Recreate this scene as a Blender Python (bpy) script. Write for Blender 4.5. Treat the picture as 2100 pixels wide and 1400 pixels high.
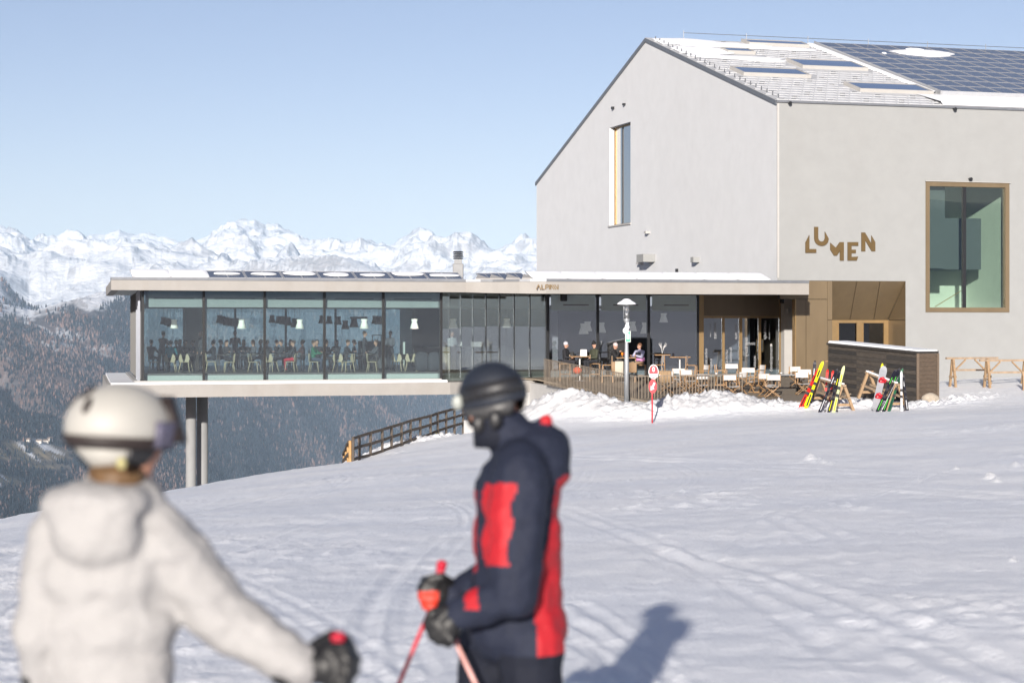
import bpy, bmesh, math, random
import numpy as np
from mathutils import Vector, Matrix, Quaternion

for o in list(bpy.data.objects): bpy.data.objects.remove(o)
SC = bpy.context.scene
COL = SC.collection

# ------------------------------------------------------------------ camera, sky, sun, exposure
F = 4083.0; HV = 665.0                      # focal length in photo pixels (70 mm), horizon row
cam = bpy.data.cameras.new('camera'); camo = bpy.data.objects.new('camera', cam); COL.objects.link(camo)
cam.lens = 70.0; cam.sensor_width = 36.0; cam.sensor_fit = 'HORIZONTAL'
cam.shift_y = -35.0 / 2100.0
cam.clip_start = 0.1; cam.clip_end = 120000
camo.location = (0, 0, 0); camo.rotation_euler = (math.pi / 2, 0, 0)
cam.dof.use_dof = True; cam.dof.focus_distance = 84.0; cam.dof.aperture_fstop = 2.8
SC.camera = camo

SUN_EL = math.radians(14.0); SUN_HEAD = math.radians(9.0)     # light travels towards +Y, a little to +X
world = bpy.data.worlds.new('World'); SC.world = world; world.use_nodes = True
wn = world.node_tree
sky = wn.nodes.new('ShaderNodeTexSky'); sky.sky_type = 'NISHITA'; sky.sun_disc = False
sky.sun_elevation = SUN_EL
sky.sun_rotation = math.pi + SUN_HEAD
sky.altitude = 3000; sky.air_density = 1.0; sky.dust_density = 7.0; sky.ozone_density = 0.6
wb = wn.nodes.new('ShaderNodeMix'); wb.data_type = 'RGBA'; wb.blend_type = 'MULTIPLY'; wb.inputs[0].default_value = 1.0     # the photograph's white balance, the same over the whole sky
wb.inputs[7].default_value = (1.10, 0.975, 1.07, 1)
wn.links.new(sky.outputs[0], wb.inputs[6]); wn.links.new(wb.outputs[2], wn.nodes['Background'].inputs[0])
wn.nodes['Background'].inputs[1].default_value = 0.059

sun = bpy.data.lights.new('sun', 'SUN'); sun.energy = 4.6; sun.angle = math.radians(0.9); sun.color = (1.0, 0.93, 0.84)
suno = bpy.data.objects.new('sun', sun); COL.objects.link(suno)
ldir = Vector((math.sin(SUN_HEAD) * math.cos(SUN_EL), math.cos(SUN_HEAD) * math.cos(SUN_EL), -math.sin(SUN_EL)))
suno.rotation_euler = ldir.to_track_quat('-Z', 'Y').to_euler(); suno.location = (-20, -60, 40)

SC.view_settings.view_transform = 'Standard'; SC.view_settings.look = 'None'
SC.view_settings.gamma = 1.0; SC.view_settings.exposure = 0.76
SC.view_settings.use_curve_mapping = False
SC.render.engine = 'CYCLES'
cy = SC.cycles
cy.use_denoising = True
try: cy.denoiser = 'OPENIMAGEDENOISE'
except Exception: pass
cy.max_bounces = 10; cy.diffuse_bounces = 3; cy.glossy_bounces = 4; cy.transmission_bounces = 4
cy.transparent_max_bounces = 24; cy.volume_bounces = 0
cy.sample_clamp_indirect = 6.0; cy.caustics_reflective = False; cy.caustics_refractive = False

# ------------------------------------------------------------------ helpers
R = math.radians
rng = random.Random(7)
def P(u, v, d):                       # a point seen at photo pixel (u, v) at depth d
    return Vector(((u - 1050.0) / F * d, d, (HV - v) / F * d))
def PZ(u, d, z): return Vector(((u - 1050.0) / F * d, d, z))
HD = R(73.5)
E1 = Vector((math.sin(HD), math.cos(HD), 0)); E2 = Vector((-math.cos(HD), math.sin(HD), 0)); EZ = Vector((0, 0, 1))
def ray_plane(u, v, p0, n):
    d = Vector(((u - 1050.0) / F, 1.0, (HV - v) / F)); t = (p0 - Vector((0, 0, 0))).dot(n) / d.dot(n)
    return d * t
def on_line(u, p0, e):                # point of the vertical plane p0 + t*e that stands at photo column u: returns (t, point)
    k = (u - 1050.0) / F
    t = (k * p0.y - p0.x) / (e.x - k * e.y)
    return t, p0 + e * t

def tag(o, label=None, cat=None, group=None, kind=None):
    if label: o['label'] = label
    if cat: o['category'] = cat
    if group: o['group'] = group
    if kind: o['kind'] = kind
    return o
def empty(name, loc=(0, 0, 0), rz=0.0):
    o = bpy.data.objects.new(name, None); COL.objects.link(o); o.location = loc; o.rotation_euler = (0, 0, rz)
    o.empty_display_size = 0.2
    return o
def thing(name, label, cat, loc=(0, 0, 0), rz=0.0, group=None):
    return tag(empty(name, loc, rz), label, cat, group)

class MB:
    """collects faces and links them as one mesh object"""
    def __init__(s): s.v = []; s.f = []; s.m = []
    def add(s, vs, fs, m=0):
        b = len(s.v); s.v += [tuple(p) for p in vs]
        for f in fs: s.f.append(tuple(i + b for i in f)); s.m.append(m)
        return s
    def hexa(s, p, m=0):              # 8 points: bottom loop 0-3, top loop 4-7
        return s.add(p, [(3, 2, 1, 0), (4, 5, 6, 7), (0, 1, 5, 4), (1, 2, 6, 5), (2, 3, 7, 6), (3, 0, 4, 7)], m)
    def box(s, c, sz, M=None, m=0):
        x, y, z = sz[0] / 2, sz[1] / 2, sz[2] / 2
        p = [Vector(q) for q in ((-x, -y, -z), (x, -y, -z), (x, y, -z), (-x, y, -z), (-x, -y, z), (x, -y, z), (x, y, z), (-x, y, z))]
        if M is not None: p = [M @ q for q in p]
        c = Vector(c)
        return s.hexa([q + c for q in p], m)
    def bbox(s, c, sz, bev=0.01, M=None, m=0):   # box with chamfered vertical and top edges
        x, y, z = sz[0] / 2, sz[1] / 2, sz[2] / 2; b = min(bev, x * .9, y * .9, z * .9)
        def ring(zz, i):
            return [(-x + i, -y + b + i * 0, zz), (-x + b + i * 0, -y + i, zz), (x - b, -y + i, zz), (x - i, -y + b, zz), (x - i, y - b, zz), (x - b, y - i, zz), (-x + b, y - i, zz), (-x + i, y - b, zz)]
        rings = [ring(-z, b * .6), ring(-z + b, 0), ring(z - b, 0), ring(z, b * .6)]
        vs = [Vector(q) for r in rings for q in r]
        if M is not None: vs = [M @ q for q in vs]
        c = Vector(c); vs = [q + c for q in vs]
        fs = [tuple(range(7, -1, -1)), tuple(range(24, 32))]
        for k in range(3):
            for i in range(8): j = (i + 1) % 8; fs.append((k * 8 + i, k * 8 + j, k * 8 + 8 + j, k * 8 + 8 + i))
        return s.add(vs, fs, m)
    def bar(s, a, b, w, h, up=(0, 0, 1), m=0):   # rectangular bar from a to b
        a = Vector(a); b = Vector(b); d = (b - a).normalized(); up = Vector(up)
        x = d.cross(up)
        if x.length < 1e-4: x = d.cross(Vector((1, 0, 0)))
        x.normalize(); y = x.cross(d).normalized(); x = x * w / 2; y = y * h / 2
        return s.hexa([a - x - y, a + x - y, a + x + y, a - x + y, b - x - y, b + x - y, b + x + y, b - x + y], m)
    def tube(s, pts, r, n=8, m=0, cap=True):
        pts = [Vector(p) for p in pts]; rs = r if isinstance(r, (list, tuple)) else [r] * len(pts)
        vs = []; px = None
        for i, p in enumerate(pts):
            d = (pts[min(i + 1, len(pts) - 1)] - pts[max(i - 1, 0)]).normalized()
            if px is None:
                px = d.cross(Vector((0, 0, 1)))
                if px.length < 1e-3: px = d.cross(Vector((1, 0, 0)))
            px = (px - d * px.dot(d)).normalized(); py = d.cross(px)
            for k in range(n):
                a = 2 * math.pi * k / n; vs.append(p + (px * math.cos(a) + py * math.sin(a)) * rs[i])
        fs = []
        for i in range(len(pts) - 1):
            for k in range(n):
                j = (k + 1) % n; fs.append((i * n + k, i * n + j, (i + 1) * n + j, (i + 1) * n + k))
        if cap: fs.append(tuple(range(n - 1, -1, -1))); fs.append(tuple(range((len(pts) - 1) * n, len(pts) * n)))
        return s.add(vs, fs, m)
    def lathe(s, prof, c=(0, 0, 0), n=14, m=0, M=None):   # profile [(r, z)]
        c = Vector(c); vs = []
        for (r, z) in prof:
            for k in range(n):
                a = 2 * math.pi * k / n; q = Vector((r * math.cos(a), r * math.sin(a), z))
                if M is not None: q = M @ q
                vs.append(q + c)
        fs = []
        for i in range(len(prof) - 1):
            for k in range(n):
                j = (k + 1) % n; fs.append((i * n + k, i * n + j, (i + 1) * n + j, (i + 1) * n + k))
        fs.append(tuple(range(n - 1, -1, -1))); fs.append(tuple(range((len(prof) - 1) * n, len(prof) * n)))
        return s.add(vs, fs, m)
    def ell(s, c, r, n=12, k=8, M=None, m=0):
        c = Vector(c); vs = []; fs = []
        for i in range(k + 1):
            th = math.pi * i / k
            for j in range(n):
                a = 2 * math.pi * j / n; q = Vector((r[0] * math.sin(th) * math.cos(a), r[1] * math.sin(th) * math.sin(a), -r[2] * math.cos(th)))
                if M is not None: q = M @ q
                vs.append(q + c)
        for i in range(k):
            for j in range(n):
                l = (j + 1) % n; fs.append((i * n + j, i * n + l, (i + 1) * n + l, (i + 1) * n + j))
        return s.add(vs, fs, m)
    def prism(s, poly, vec, m=0):    # planar polygon of 3-D points swept along vec
        n = len(poly); poly = [Vector(p) for p in poly]; vec = Vector(vec)
        vs = poly + [p + vec for p in poly]
        fs = [tuple(range(n - 1, -1, -1)), tuple(range(n, 2 * n))] + [(i, (i + 1) % n, n + (i + 1) % n, n + i) for i in range(n)]
        return s.add(vs, fs, m)
    def build(s, name, mats, parent=None, smooth=False, org=None, tri_fix=True):
        me = bpy.data.meshes.new(name)
        o3 = Vector(org) if org is not None else None
        vs = s.v if o3 is None else [(p[0] - o3.x, p[1] - o3.y, p[2] - o3.z) for p in s.v]
        me.from_pydata(vs, [], s.f)
        if not isinstance(mats, (list, tuple)): mats = [mats]
        for m in mats: me.materials.append(m)
        if len(mats) > 1: me.polygons.foreach_set('material_index', s.m)
        if tri_fix:
            bm = bmesh.new(); bm.from_mesh(me); bmesh.ops.recalc_face_normals(bm, faces=bm.faces); bm.to_mesh(me); bm.free()
        if smooth: me.polygons.foreach_set('use_smooth', [True] * len(me.polygons))
        me.update()
        o = bpy.data.objects.new(name, me); COL.objects.link(o)
        if parent is not None: o.parent = parent
        return o
def inst(src, name, parent=None, loc=None, rot=None, scale=None):     # a copy that shares mesh data
    o = bpy.data.objects.new(name, src.data); COL.objects.link(o)
    if parent is not None: o.parent = parent
    if loc is not None: o.location = loc
    if rot is not None: o.rotation_euler = rot
    if scale is not None: o.scale = scale
    return o
def copy_tree(o, parent=None):
    c = o.copy(); COL.objects.link(c); c.parent = parent
    for ch in list(o.children): copy_tree(ch, c)
    return c
ORD = ['first', 'second', 'third', 'fourth', 'fifth', 'sixth', 'seventh', 'eighth', 'ninth', 'tenth', 'eleventh', 'twelfth', 'thirteenth', 'fourteenth', 'fifteenth', 'sixteenth', 'seventeenth', 'eighteenth', 'nineteenth', 'twentieth']
def nth(i): return ORD[i]

# ------------------------------------------------------------------ materials
def srgb(r, g, b):
    f = lambda c: (c / 255 / 12.92) if c / 255 <= 0.04045 else ((c / 255 + 0.055) / 1.055) ** 2.4
    return (f(r), f(g), f(b))
def mat(name, col, rough=0.6, metal=0.0, var=0.12, vscale=3.0, bump=0.0, bscale=40.0, spec=0.5, stretch=None, stain=None):
    """principled material whose base colour is broken up by noise; optional bump and streaks"""
    m = bpy.data.materials.new(name); m.use_nodes = True; nt = m.node_tree; N = nt.nodes; L = nt.links
    b = N['Principled BSDF']; b.inputs['Roughness'].default_value = rough; b.inputs['Metallic'].default_value = metal
    b.inputs['Specular IOR Level'].default_value = spec
    geo = N.new('ShaderNodeNewGeometry'); pos = geo.outputs['Position']
    if stretch:
        mp = N.new('ShaderNodeMapping'); mp.inputs['Scale'].default_value = stretch; L.new(pos, mp.inputs[0]); pos = mp.outputs[0]
    if var > 0:
        n = N.new('ShaderNodeTexNoise'); n.inputs['Scale'].default_value = vscale; n.inputs['Detail'].default_value = 6.0; n.inputs['Roughness'].default_value = 0.65
        L.new(pos, n.inputs['Vector'])
        r = N.new('ShaderNodeMapRange'); r.inputs[1].default_value = 0.3; r.inputs[2].default_value = 0.7
        r.inputs[3].default_value = 1 - var; r.inputs[4].default_value = 1 + var; L.new(n.outputs['Fac'], r.inputs[0])
        mx = N.new('ShaderNodeMix'); mx.data_type = 'RGBA'; mx.blend_type = 'MULTIPLY'; mx.inputs[0].default_value = 1.0
        mx.inputs[6].default_value = (*col, 1); L.new(r.outputs[0], mx.inputs[7]); out = mx.outputs[2]
        if stain:
            n2 = N.new('ShaderNodeTexNoise'); n2.inputs['Scale'].default_value = stain[1]; n2.inputs['Detail'].default_value = 5.0
            mp2 = N.new('ShaderNodeMapping'); mp2.inputs['Scale'].default_value = stain[3]; L.new(geo.outputs['Position'], mp2.inputs[0]); L.new(mp2.outputs[0], n2.inputs['Vector'])
            r2 = N.new('ShaderNodeMapRange'); r2.inputs[1].default_value = 0.5; r2.inputs[2].default_value = 0.75; r2.inputs[3].default_value = 0; r2.inputs[4].default_value = stain[2]
            L.new(n2.outputs['Fac'], r2.inputs[0])
            m2 = N.new('ShaderNodeMix'); m2.data_type = 'RGBA'; L.new(r2.outputs[0], m2.inputs[0]); L.new(out, m2.inputs[6]); m2.inputs[7].default_value = (*stain[0], 1); out = m2.outputs[2]
        L.new(out, b.inputs['Base Color'])
    else: b.inputs['Base Color'].default_value = (*col, 1)
    if bump > 0:
        n3 = N.new('ShaderNodeTexNoise'); n3.inputs['Scale'].default_value = bscale; n3.inputs['Detail'].default_value = 4.0; L.new(pos, n3.inputs['Vector'])
        bp = N.new('ShaderNodeBump'); bp.inputs['Strength'].default_value = bump; bp.inputs['Distance'].default_value = 0.02
        L.new(n3.outputs['Fac'], bp.inputs['Height']); L.new(bp.outputs[0], b.inputs['Normal'])
    return m
def glassmat(name, tint, refl=0.10, rough=0.0, refl_col=(1, 1, 1), ior=1.5, gain=1.0):
    """window pane: tinted see-through plus Fresnel mirror"""
    m = bpy.data.materials.new(name); m.use_nodes = True; nt = m.node_tree; N = nt.nodes; L = nt.links
    N.remove(N['Principled BSDF'])
    t = N.new('ShaderNodeBsdfTransparent'); t.inputs[0].default_value = (*tint, 1)
    g = N.new('ShaderNodeBsdfGlossy'); g.inputs['Roughness'].default_value = rough; g.inputs[0].default_value = (*refl_col, 1)
    fr = N.new('ShaderNodeFresnel'); fr.inputs[0].default_value = ior
    ma = N.new('ShaderNodeMath'); ma.operation = 'MULTIPLY_ADD'; ma.inputs[1].default_value = gain; ma.inputs[2].default_value = refl; ma.use_clamp = True
    L.new(fr.outputs[0], ma.inputs[0])
    mx = N.new('ShaderNodeMixShader'); L.new(ma.outputs[0], mx.inputs[0]); L.new(t.outputs[0], mx.inputs[1]); L.new(g.outputs[0], mx.inputs[2])
    L.new(mx.outputs[0], N['Material Output'].inputs[0])
    return m
def vcolmat(name, attr, rough=0.9, var=0.15, vscale=1.0, bump=0.0, bscale=1.0, bdist=1.0, spec=0.2):
    m = bpy.data.materials.new(name); m.use_nodes = True; nt = m.node_tree; N = nt.nodes; L = nt.links
    b = N['Principled BSDF']; b.inputs['Roughness'].default_value = rough; b.inputs['Specular IOR Level'].default_value = spec
    a = N.new('ShaderNodeAttribute'); a.attribute_name = attr
    geo = N.new('ShaderNodeNewGeometry')
    n = N.new('ShaderNodeTexNoise'); n.inputs['Scale'].default_value = vscale; n.inputs['Detail'].default_value = 5; L.new(geo.outputs['Position'], n.inputs['Vector'])
    r = N.new('ShaderNodeMapRange'); r.inputs[1].default_value = 0.3; r.inputs[2].default_value = 0.7; r.inputs[3].default_value = 1 - var; r.inputs[4].default_value = 1 + var * .5; L.new(n.outputs['Fac'], r.inputs[0])
    mx = N.new('ShaderNodeMix'); mx.data_type = 'RGBA'; mx.blend_type = 'MULTIPLY'; mx.inputs[0].default_value = 1.0
    L.new(a.outputs['Color'], mx.inputs[6]); L.new(r.outputs[0], mx.inputs[7]); L.new(mx.outputs[2], b.inputs['Base Color'])
    if bump > 0:
        n3 = N.new('ShaderNodeTexNoise'); n3.inputs['Scale'].default_value = bscale; n3.inputs['Detail'].default_value = 6.0; L.new(geo.outputs['Position'], n3.inputs['Vector'])
        bp = N.new('ShaderNodeBump'); bp.inputs['Strength'].default_value = bump; bp.inputs['Distance'].default_value = bdist
        L.new(n3.outputs['Fac'], bp.inputs['Height']); L.new(bp.outputs[0], b.inputs['Normal'])
    return m

# ------------------------------------------------------------------ numpy noise
def _hash(ix, iy, seed):
    h = (ix.astype(np.int64) * 374761393 + iy.astype(np.int64) * 668265263 + seed * 974634777) & 0xFFFFFFFF
    h = ((h ^ (h >> 13)) * 1274126177) & 0xFFFFFFFF
    return ((h ^ (h >> 16)) & 0xFFFFFF) / float(0xFFFFFF)
def pnoise(x, y, seed=0):             # gradient noise, about -0.7 .. 0.7
    x0 = np.floor(x); y0 = np.floor(y); fx = x - x0; fy = y - y0
    ux = fx * fx * fx * (fx * (fx * 6 - 15) + 10); uy = fy * fy * fy * (fy * (fy * 6 - 15) + 10)
    def g(ix, iy, dx, dy):
        a = _hash(ix, iy, seed) * 2 * np.pi; return np.cos(a) * dx + np.sin(a) * dy
    n00 = g(x0, y0, fx, fy); n10 = g(x0 + 1, y0, fx - 1, fy); n01 = g(x0, y0 + 1, fx, fy - 1); n11 = g(x0 + 1, y0 + 1, fx - 1, fy - 1)
    return (n00 * (1 - ux) + n10 * ux) * (1 - uy) + (n01 * (1 - ux) + n11 * ux) * uy
def fbm(x, y, oct=5, seed=0, gain=0.5, lac=2.03):
    a = 1.0; s = np.zeros_like(x); f = 1.0
    for k in range(oct): s = s + a * pnoise(x * f + k * 17.3, y * f - k * 9.1, seed + k); a *= gain; f *= lac
    return s
def ridged(x, y, oct=5, seed=0, gain=0.5, lac=2.03):
    a = 1.0; s = np.zeros_like(x); f = 1.0; w = np.ones_like(x)
    for k in range(oct):
        n = 1 - np.abs(pnoise(x * f + k * 11.7, y * f + k * 5.3, seed + k)) * 1.9; n = np.clip(n, 0, 1) ** 2
        s = s + a * n * w; w = np.clip(n * 1.6, 0, 1); a *= gain; f *= lac
    return s
def grid_mesh(name, X, Y, Z, mats, col=None, attr='col', smooth=True):
    nr, nc = X.shape
    me = bpy.data.meshes.new(name)
    vs = np.stack([X, Y, Z], -1).reshape(-1, 3).astype(np.float32)
    i = np.arange(nr * nc).reshape(nr, nc)
    q = np.stack([i[:-1, :-1], i[:-1, 1:], i[1:, 1:], i[1:, :-1]], -1).reshape(-1, 4).astype(np.int32)
    me.vertices.add(len(vs)); me.vertices.foreach_set('co', vs.ravel())
    me.loops.add(q.size); me.loops.foreach_set('vertex_index', q.ravel())
    me.polygons.add(len(q)); me.polygons.foreach_set('loop_start', np.arange(0, q.size, 4, dtype=np.int32))
    me.polygons.foreach_set('use_smooth', np.full(len(q), smooth))
    if col is not None:
        a = me.color_attributes.new(attr, 'FLOAT_COLOR', 'POINT')
        c4 = np.concatenate([col.reshape(-1, 3), np.ones((len(vs), 1))], 1).astype(np.float32); a.data.foreach_set('color', c4.ravel())
    me.update(calc_edges=True); me.validate()
    for m in (mats if isinstance(mats, (list, tuple)) else [mats]): me.materials.append(m)
    o = bpy.data.objects.new(name, me); COL.objects.link(o)
    return o
# ================================================================== GROUND
GC = [(-600, 5, -2.05), (1050, 5, -1.98), (2700, 5, -1.95), (-400, 11, -2.2), (300, 11, -2.07), (1050, 11, -2.02), (1800, 11, -1.98), (2500, 11, -1.95),
      (-300, 22, -2.75), (0, 20, -2.55), (525, 20, -2.45), (1050, 20, -2.35), (1600, 20, -2.28), (2200, 20, -2.2),
      (-200, 34, -3.9), (0, 32, -3.35), (400, 34, -3.2), (800, 34, -3.0), (1300, 34, -2.8), (2100, 34, -2.55),
      (0, 45, -4.41), (400, 45, -3.95), (800, 48, -3.6), (400, 58, -4.72), (560, 64, -4.76), (715, 71, -4.96), (850, 60, -4.05), (850, 79, -4.72), (950, 82, -4.75),
      (1050, 50, -3.55), (1080, 66, -3.75), (1110, 78, -3.75), (1300, 50, -3.2), (1300, 66, -3.55), (1337, 74, -3.68), (1284, 80, -3.42),
      (1500, 50, -3.05), (1500, 70, -3.45), (1700, 50, -2.95), (1700, 66, -3.1), (1700, 75, -3.27), (1850, 75, -3.25), (2000, 50, -2.75), (2100, 66, -2.8),
      (2100, 80, -2.68), (1990, 85, -2.55), (2100, 95, -2.55), (1930, 92, -2.6), (1300, 90, -3.5), (1600, 92, -3.4), (1000, 95, -5.0), (1950, 76, -3.05)]
_gp = np.array([[(u - 1050) / F * d, d] for u, d, z in GC]); _gz = np.array([z for *_, z in GC])
def _tps(r2): return np.where(r2 > 1e-9, r2 * np.log(np.maximum(r2, 1e-9)), 0.0)
TPSN = len(_gp); _d2 = ((_gp[:, None] - _gp[None]) ** 2).sum(-1)
_A = np.zeros((TPSN + 3, TPSN + 3)); _A[:TPSN, :TPSN] = _tps(_d2) + np.eye(TPSN) * 3.0; _A[:TPSN, TPSN] = 1; _A[:TPSN, TPSN + 1:] = _gp; _A[TPSN:, :TPSN] = _A[:TPSN, TPSN:].T
TPSW = np.linalg.solve(_A, np.concatenate([_gz, np.zeros(3)]))
CREST = [(-120.0, -300.0), (-60.0, -150.0), (-28.0, -40.0), (-19.0, 0.0), (-15.5, 22.0)] + [((u - 1050) / F * d, d) for u, d in ((-120, 39), (0, 45), (200, 51), (400, 58), (560, 64), (715, 71), (800, 76.5), (870, 81.5), (945, 87), (1000, 93), (1040, 104), (1070, 134), (1200, 150), (1600, 160), (2600, 220), (4000, 400))]
def crest_dist(x, y):                 # > 0 on the valley side
    best = np.full(x.shape, 1e9); sg = np.zeros(x.shape)
    for (ax, ay), (bx, by) in zip(CREST[:-1], CREST[1:]):
        dx, dy = bx - ax, by - ay; t = np.clip(((x - ax) * dx + (y - ay) * dy) / (dx * dx + dy * dy), 0, 1)
        d = np.hypot(x - ax - t * dx, y - ay - t * dy); side = np.sign(dx * (y - ay) - dy * (x - ax))
        m = d < best; best = np.where(m, d, best); sg = np.where(m, side, sg)
    return best * sg
def sstep(a, b, x): t = np.clip((x - a) / (b - a), 0, 1); return t * t * (3 - 2 * t)
# snow banks heaped up in front of the terrace: (photo column, depth, crest height, width)
BANKS = [[(1072, 81, -3.5, 1.3), (1105, 80.6, -3.0, 1.4), (1150, 80, -2.58, 1.4), (1190, 79.6, -2.66, 1.5), (1240, 78.6, -2.84, 1.4), (1290, 77.6, -3.07, 1.4), (1330, 77.4, -3.03, 1.5), (1370, 77.8, -2.82, 1.6),
          (1430, 77.8, -2.68, 1.9), (1470, 77.6, -2.58, 2.0), (1515, 77.4, -2.7, 1.8), (1560, 77.2, -2.9, 1.6), (1610, 76.9, -3.0, 1.3), (1665, 76.8, -3.0, 1.0), (1740, 77.2, -2.96, .9), (1770, 77.4, -2.86, .9), (1800, 77.0, -3.1, .9), (1870, 76.2, -3.05, 1.0), (1900, 76.4, -2.95, 1.1), (1960, 77.5, -2.85, 1.2), (2060, 80, -2.8, 1.3)],
         [(770, 76, -4.95, .8), (820, 78.5, -4.6, .9), (850, 79, -4.5, .9), (880, 79.4, -4.42, 1.0), (915, 80, -4.38, 1.0), (945, 80.4, -4.45, 1.0), (985, 80.8, -4.35, 1.1), (1030, 81, -4.0, 1.2), (1072, 81, -3.55, 1.3)]]
def bank_lift(x, y, zb):
    z = zb.copy()
    for bk in BANKS:
        pts = [((u - 1050) / F * d, d, h, w) for u, d, h, w in bk]
        best = np.full(x.shape, 1e9); H = np.zeros(x.shape); W = np.ones(x.shape)
        for a, b in zip(pts[:-1], pts[1:]):
            dx, dy = b[0] - a[0], b[1] - a[1]; t = np.clip(((x - a[0]) * dx + (y - a[1]) * dy) / (dx * dx + dy * dy), 0, 1)
            d = np.hypot(x - a[0] - t * dx, y - a[1] - t * dy); m = d < best
            best = np.where(m, d, best); H = np.where(m, a[2] + (b[2] - a[2]) * t, H); W = np.where(m, a[3] + (b[3] - a[3]) * t, W)
        lump = 1 + .25 * fbm(x * .9, y * .9, 3, 51)
        k = np.exp(-(best / (W * lump)) ** 2)
        ch = fbm(x * 1.7, y * 1.7, 4, 77) * .17 + fbm(x * 4.2, y * 4.2, 4, 83, .6) * .20 - .05
        z = np.where(k > .004, np.maximum(z, z + (H - z) * k + ch * k), z)
    return z
# ski tracks: each a curved pair of grooves
_tr = random.Random(12); TRACKS = []
for i in range(70):
    x0 = _tr.uniform(-7, 10); y0 = _tr.uniform(7, 50); a = _tr.choice([R(_tr.uniform(20, 75)), R(_tr.uniform(105, 160)), R(_tr.uniform(-25, 25)), R(_tr.uniform(55, 125))]); c = _tr.uniform(-.05, .05); L = _tr.uniform(8, 26)
    pts = []; x, y = x0, y0
    for k in range(25): pts.append((x, y)); x += math.cos(a) * L / 24; y += math.sin(a) * L / 24; a += c * L / 24
    TRACKS.append((pts, _tr.uniform(.003, .008), _tr.uniform(.03, .05), _tr.uniform(.12, .3)))
def px_ground(u, v):
    lo, hi = 6.0, 90.0
    for _ in range(40):
        d = (lo + hi) / 2; z = gz(np.array([[(u - 1050) / F * d]]), np.array([[d]]), False)[0, 0]
        if (HV - v) / F * d > z: lo = d
        else: hi = d
    return ((u - 1050) / F * lo, lo)
MARKS = [([(1385, 1135), (1640, 1215), (1860, 1300), (2120, 1410)], .012, .10, .34), ([(1350, 1118), (1700, 1262), (2000, 1400)], .008, .16, .5), ([(1150, 1040), (1390, 1135), (1640, 1260), (1840, 1390)], .008, .07, .3), ([(1400, 1130), (1370, 1210), (1310, 1400)], .010, .10, .4),
         ([(1160, 1236), (1250, 1300), (1330, 1370)], .014, .06, .25), ([(1160, 1275), (1280, 1350), (1350, 1400)], .014, .06, .22), ([(1480, 1150), (1550, 1080), (1610, 1050)], .010, .09, .3), ([(1600, 1060), (1700, 1110), (1740, 1160)], .010, .09, .35), ([(1850, 1200), (1875, 1120), (1850, 1060)], .010, .12, .3),
         ([(1150, 935), (1350, 944), (1640, 948)], .022, .14, .6), ([(1200, 962), (1500, 960), (1900, 975)], .016, .12, .7), ([(1560, 1055), (1800, 1050)], .014, .09, .3), ([(880, 1120), (810, 1210), (770, 1300), (790, 1400)], .010, .06, .28), ([(930, 1090), (830, 1200), (800, 1290), (830, 1380)], .009, .06, .3),
         ([(420, 1190), (620, 1110), (880, 1060)], .012, .09, .4), ([(330, 1060), (600, 1010), (900, 985)], .014, .10, .5), ([(480, 1140), (700, 1060), (930, 1030)], .010, .08, .3), ([(700, 1360), (860, 1300), (1000, 1290)], .010, .07, .3), ([(0, 1190), (60, 1180), (140, 1200)], .012, .08, .3), ([(1400, 1010), (1750, 1000), (2100, 1020)], .012, .12, .8), ([(1700, 1330), (1900, 1260), (2100, 1230)], .007, .10, .4), ([(1650, 900), (1900, 890), (2100, 880)], .015, .2, .9)]
def add_marks():
    for pts, dep, wid, gap in MARKS:
        w = [px_ground(*q) for q in pts]; out = []
        for i in range(len(w) - 1):            # smooth the polyline
            p0, p1, p2, p3 = w[max(i - 1, 0)], w[i], w[i + 1], w[min(i + 2, len(w) - 1)]
            for k in range(10):
                t = k / 10; out.append(tuple(.5 * (2 * p1[j] + (p2[j] - p0[j]) * t + (2 * p0[j] - 5 * p1[j] + 4 * p2[j] - p3[j]) * t * t + (3 * p1[j] - p0[j] - 3 * p2[j] + p3[j]) * t ** 3) for j in (0, 1)))
        out.append(w[-1]); TRACKS.append((out, dep, wid, gap))
CLODS = []
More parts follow.
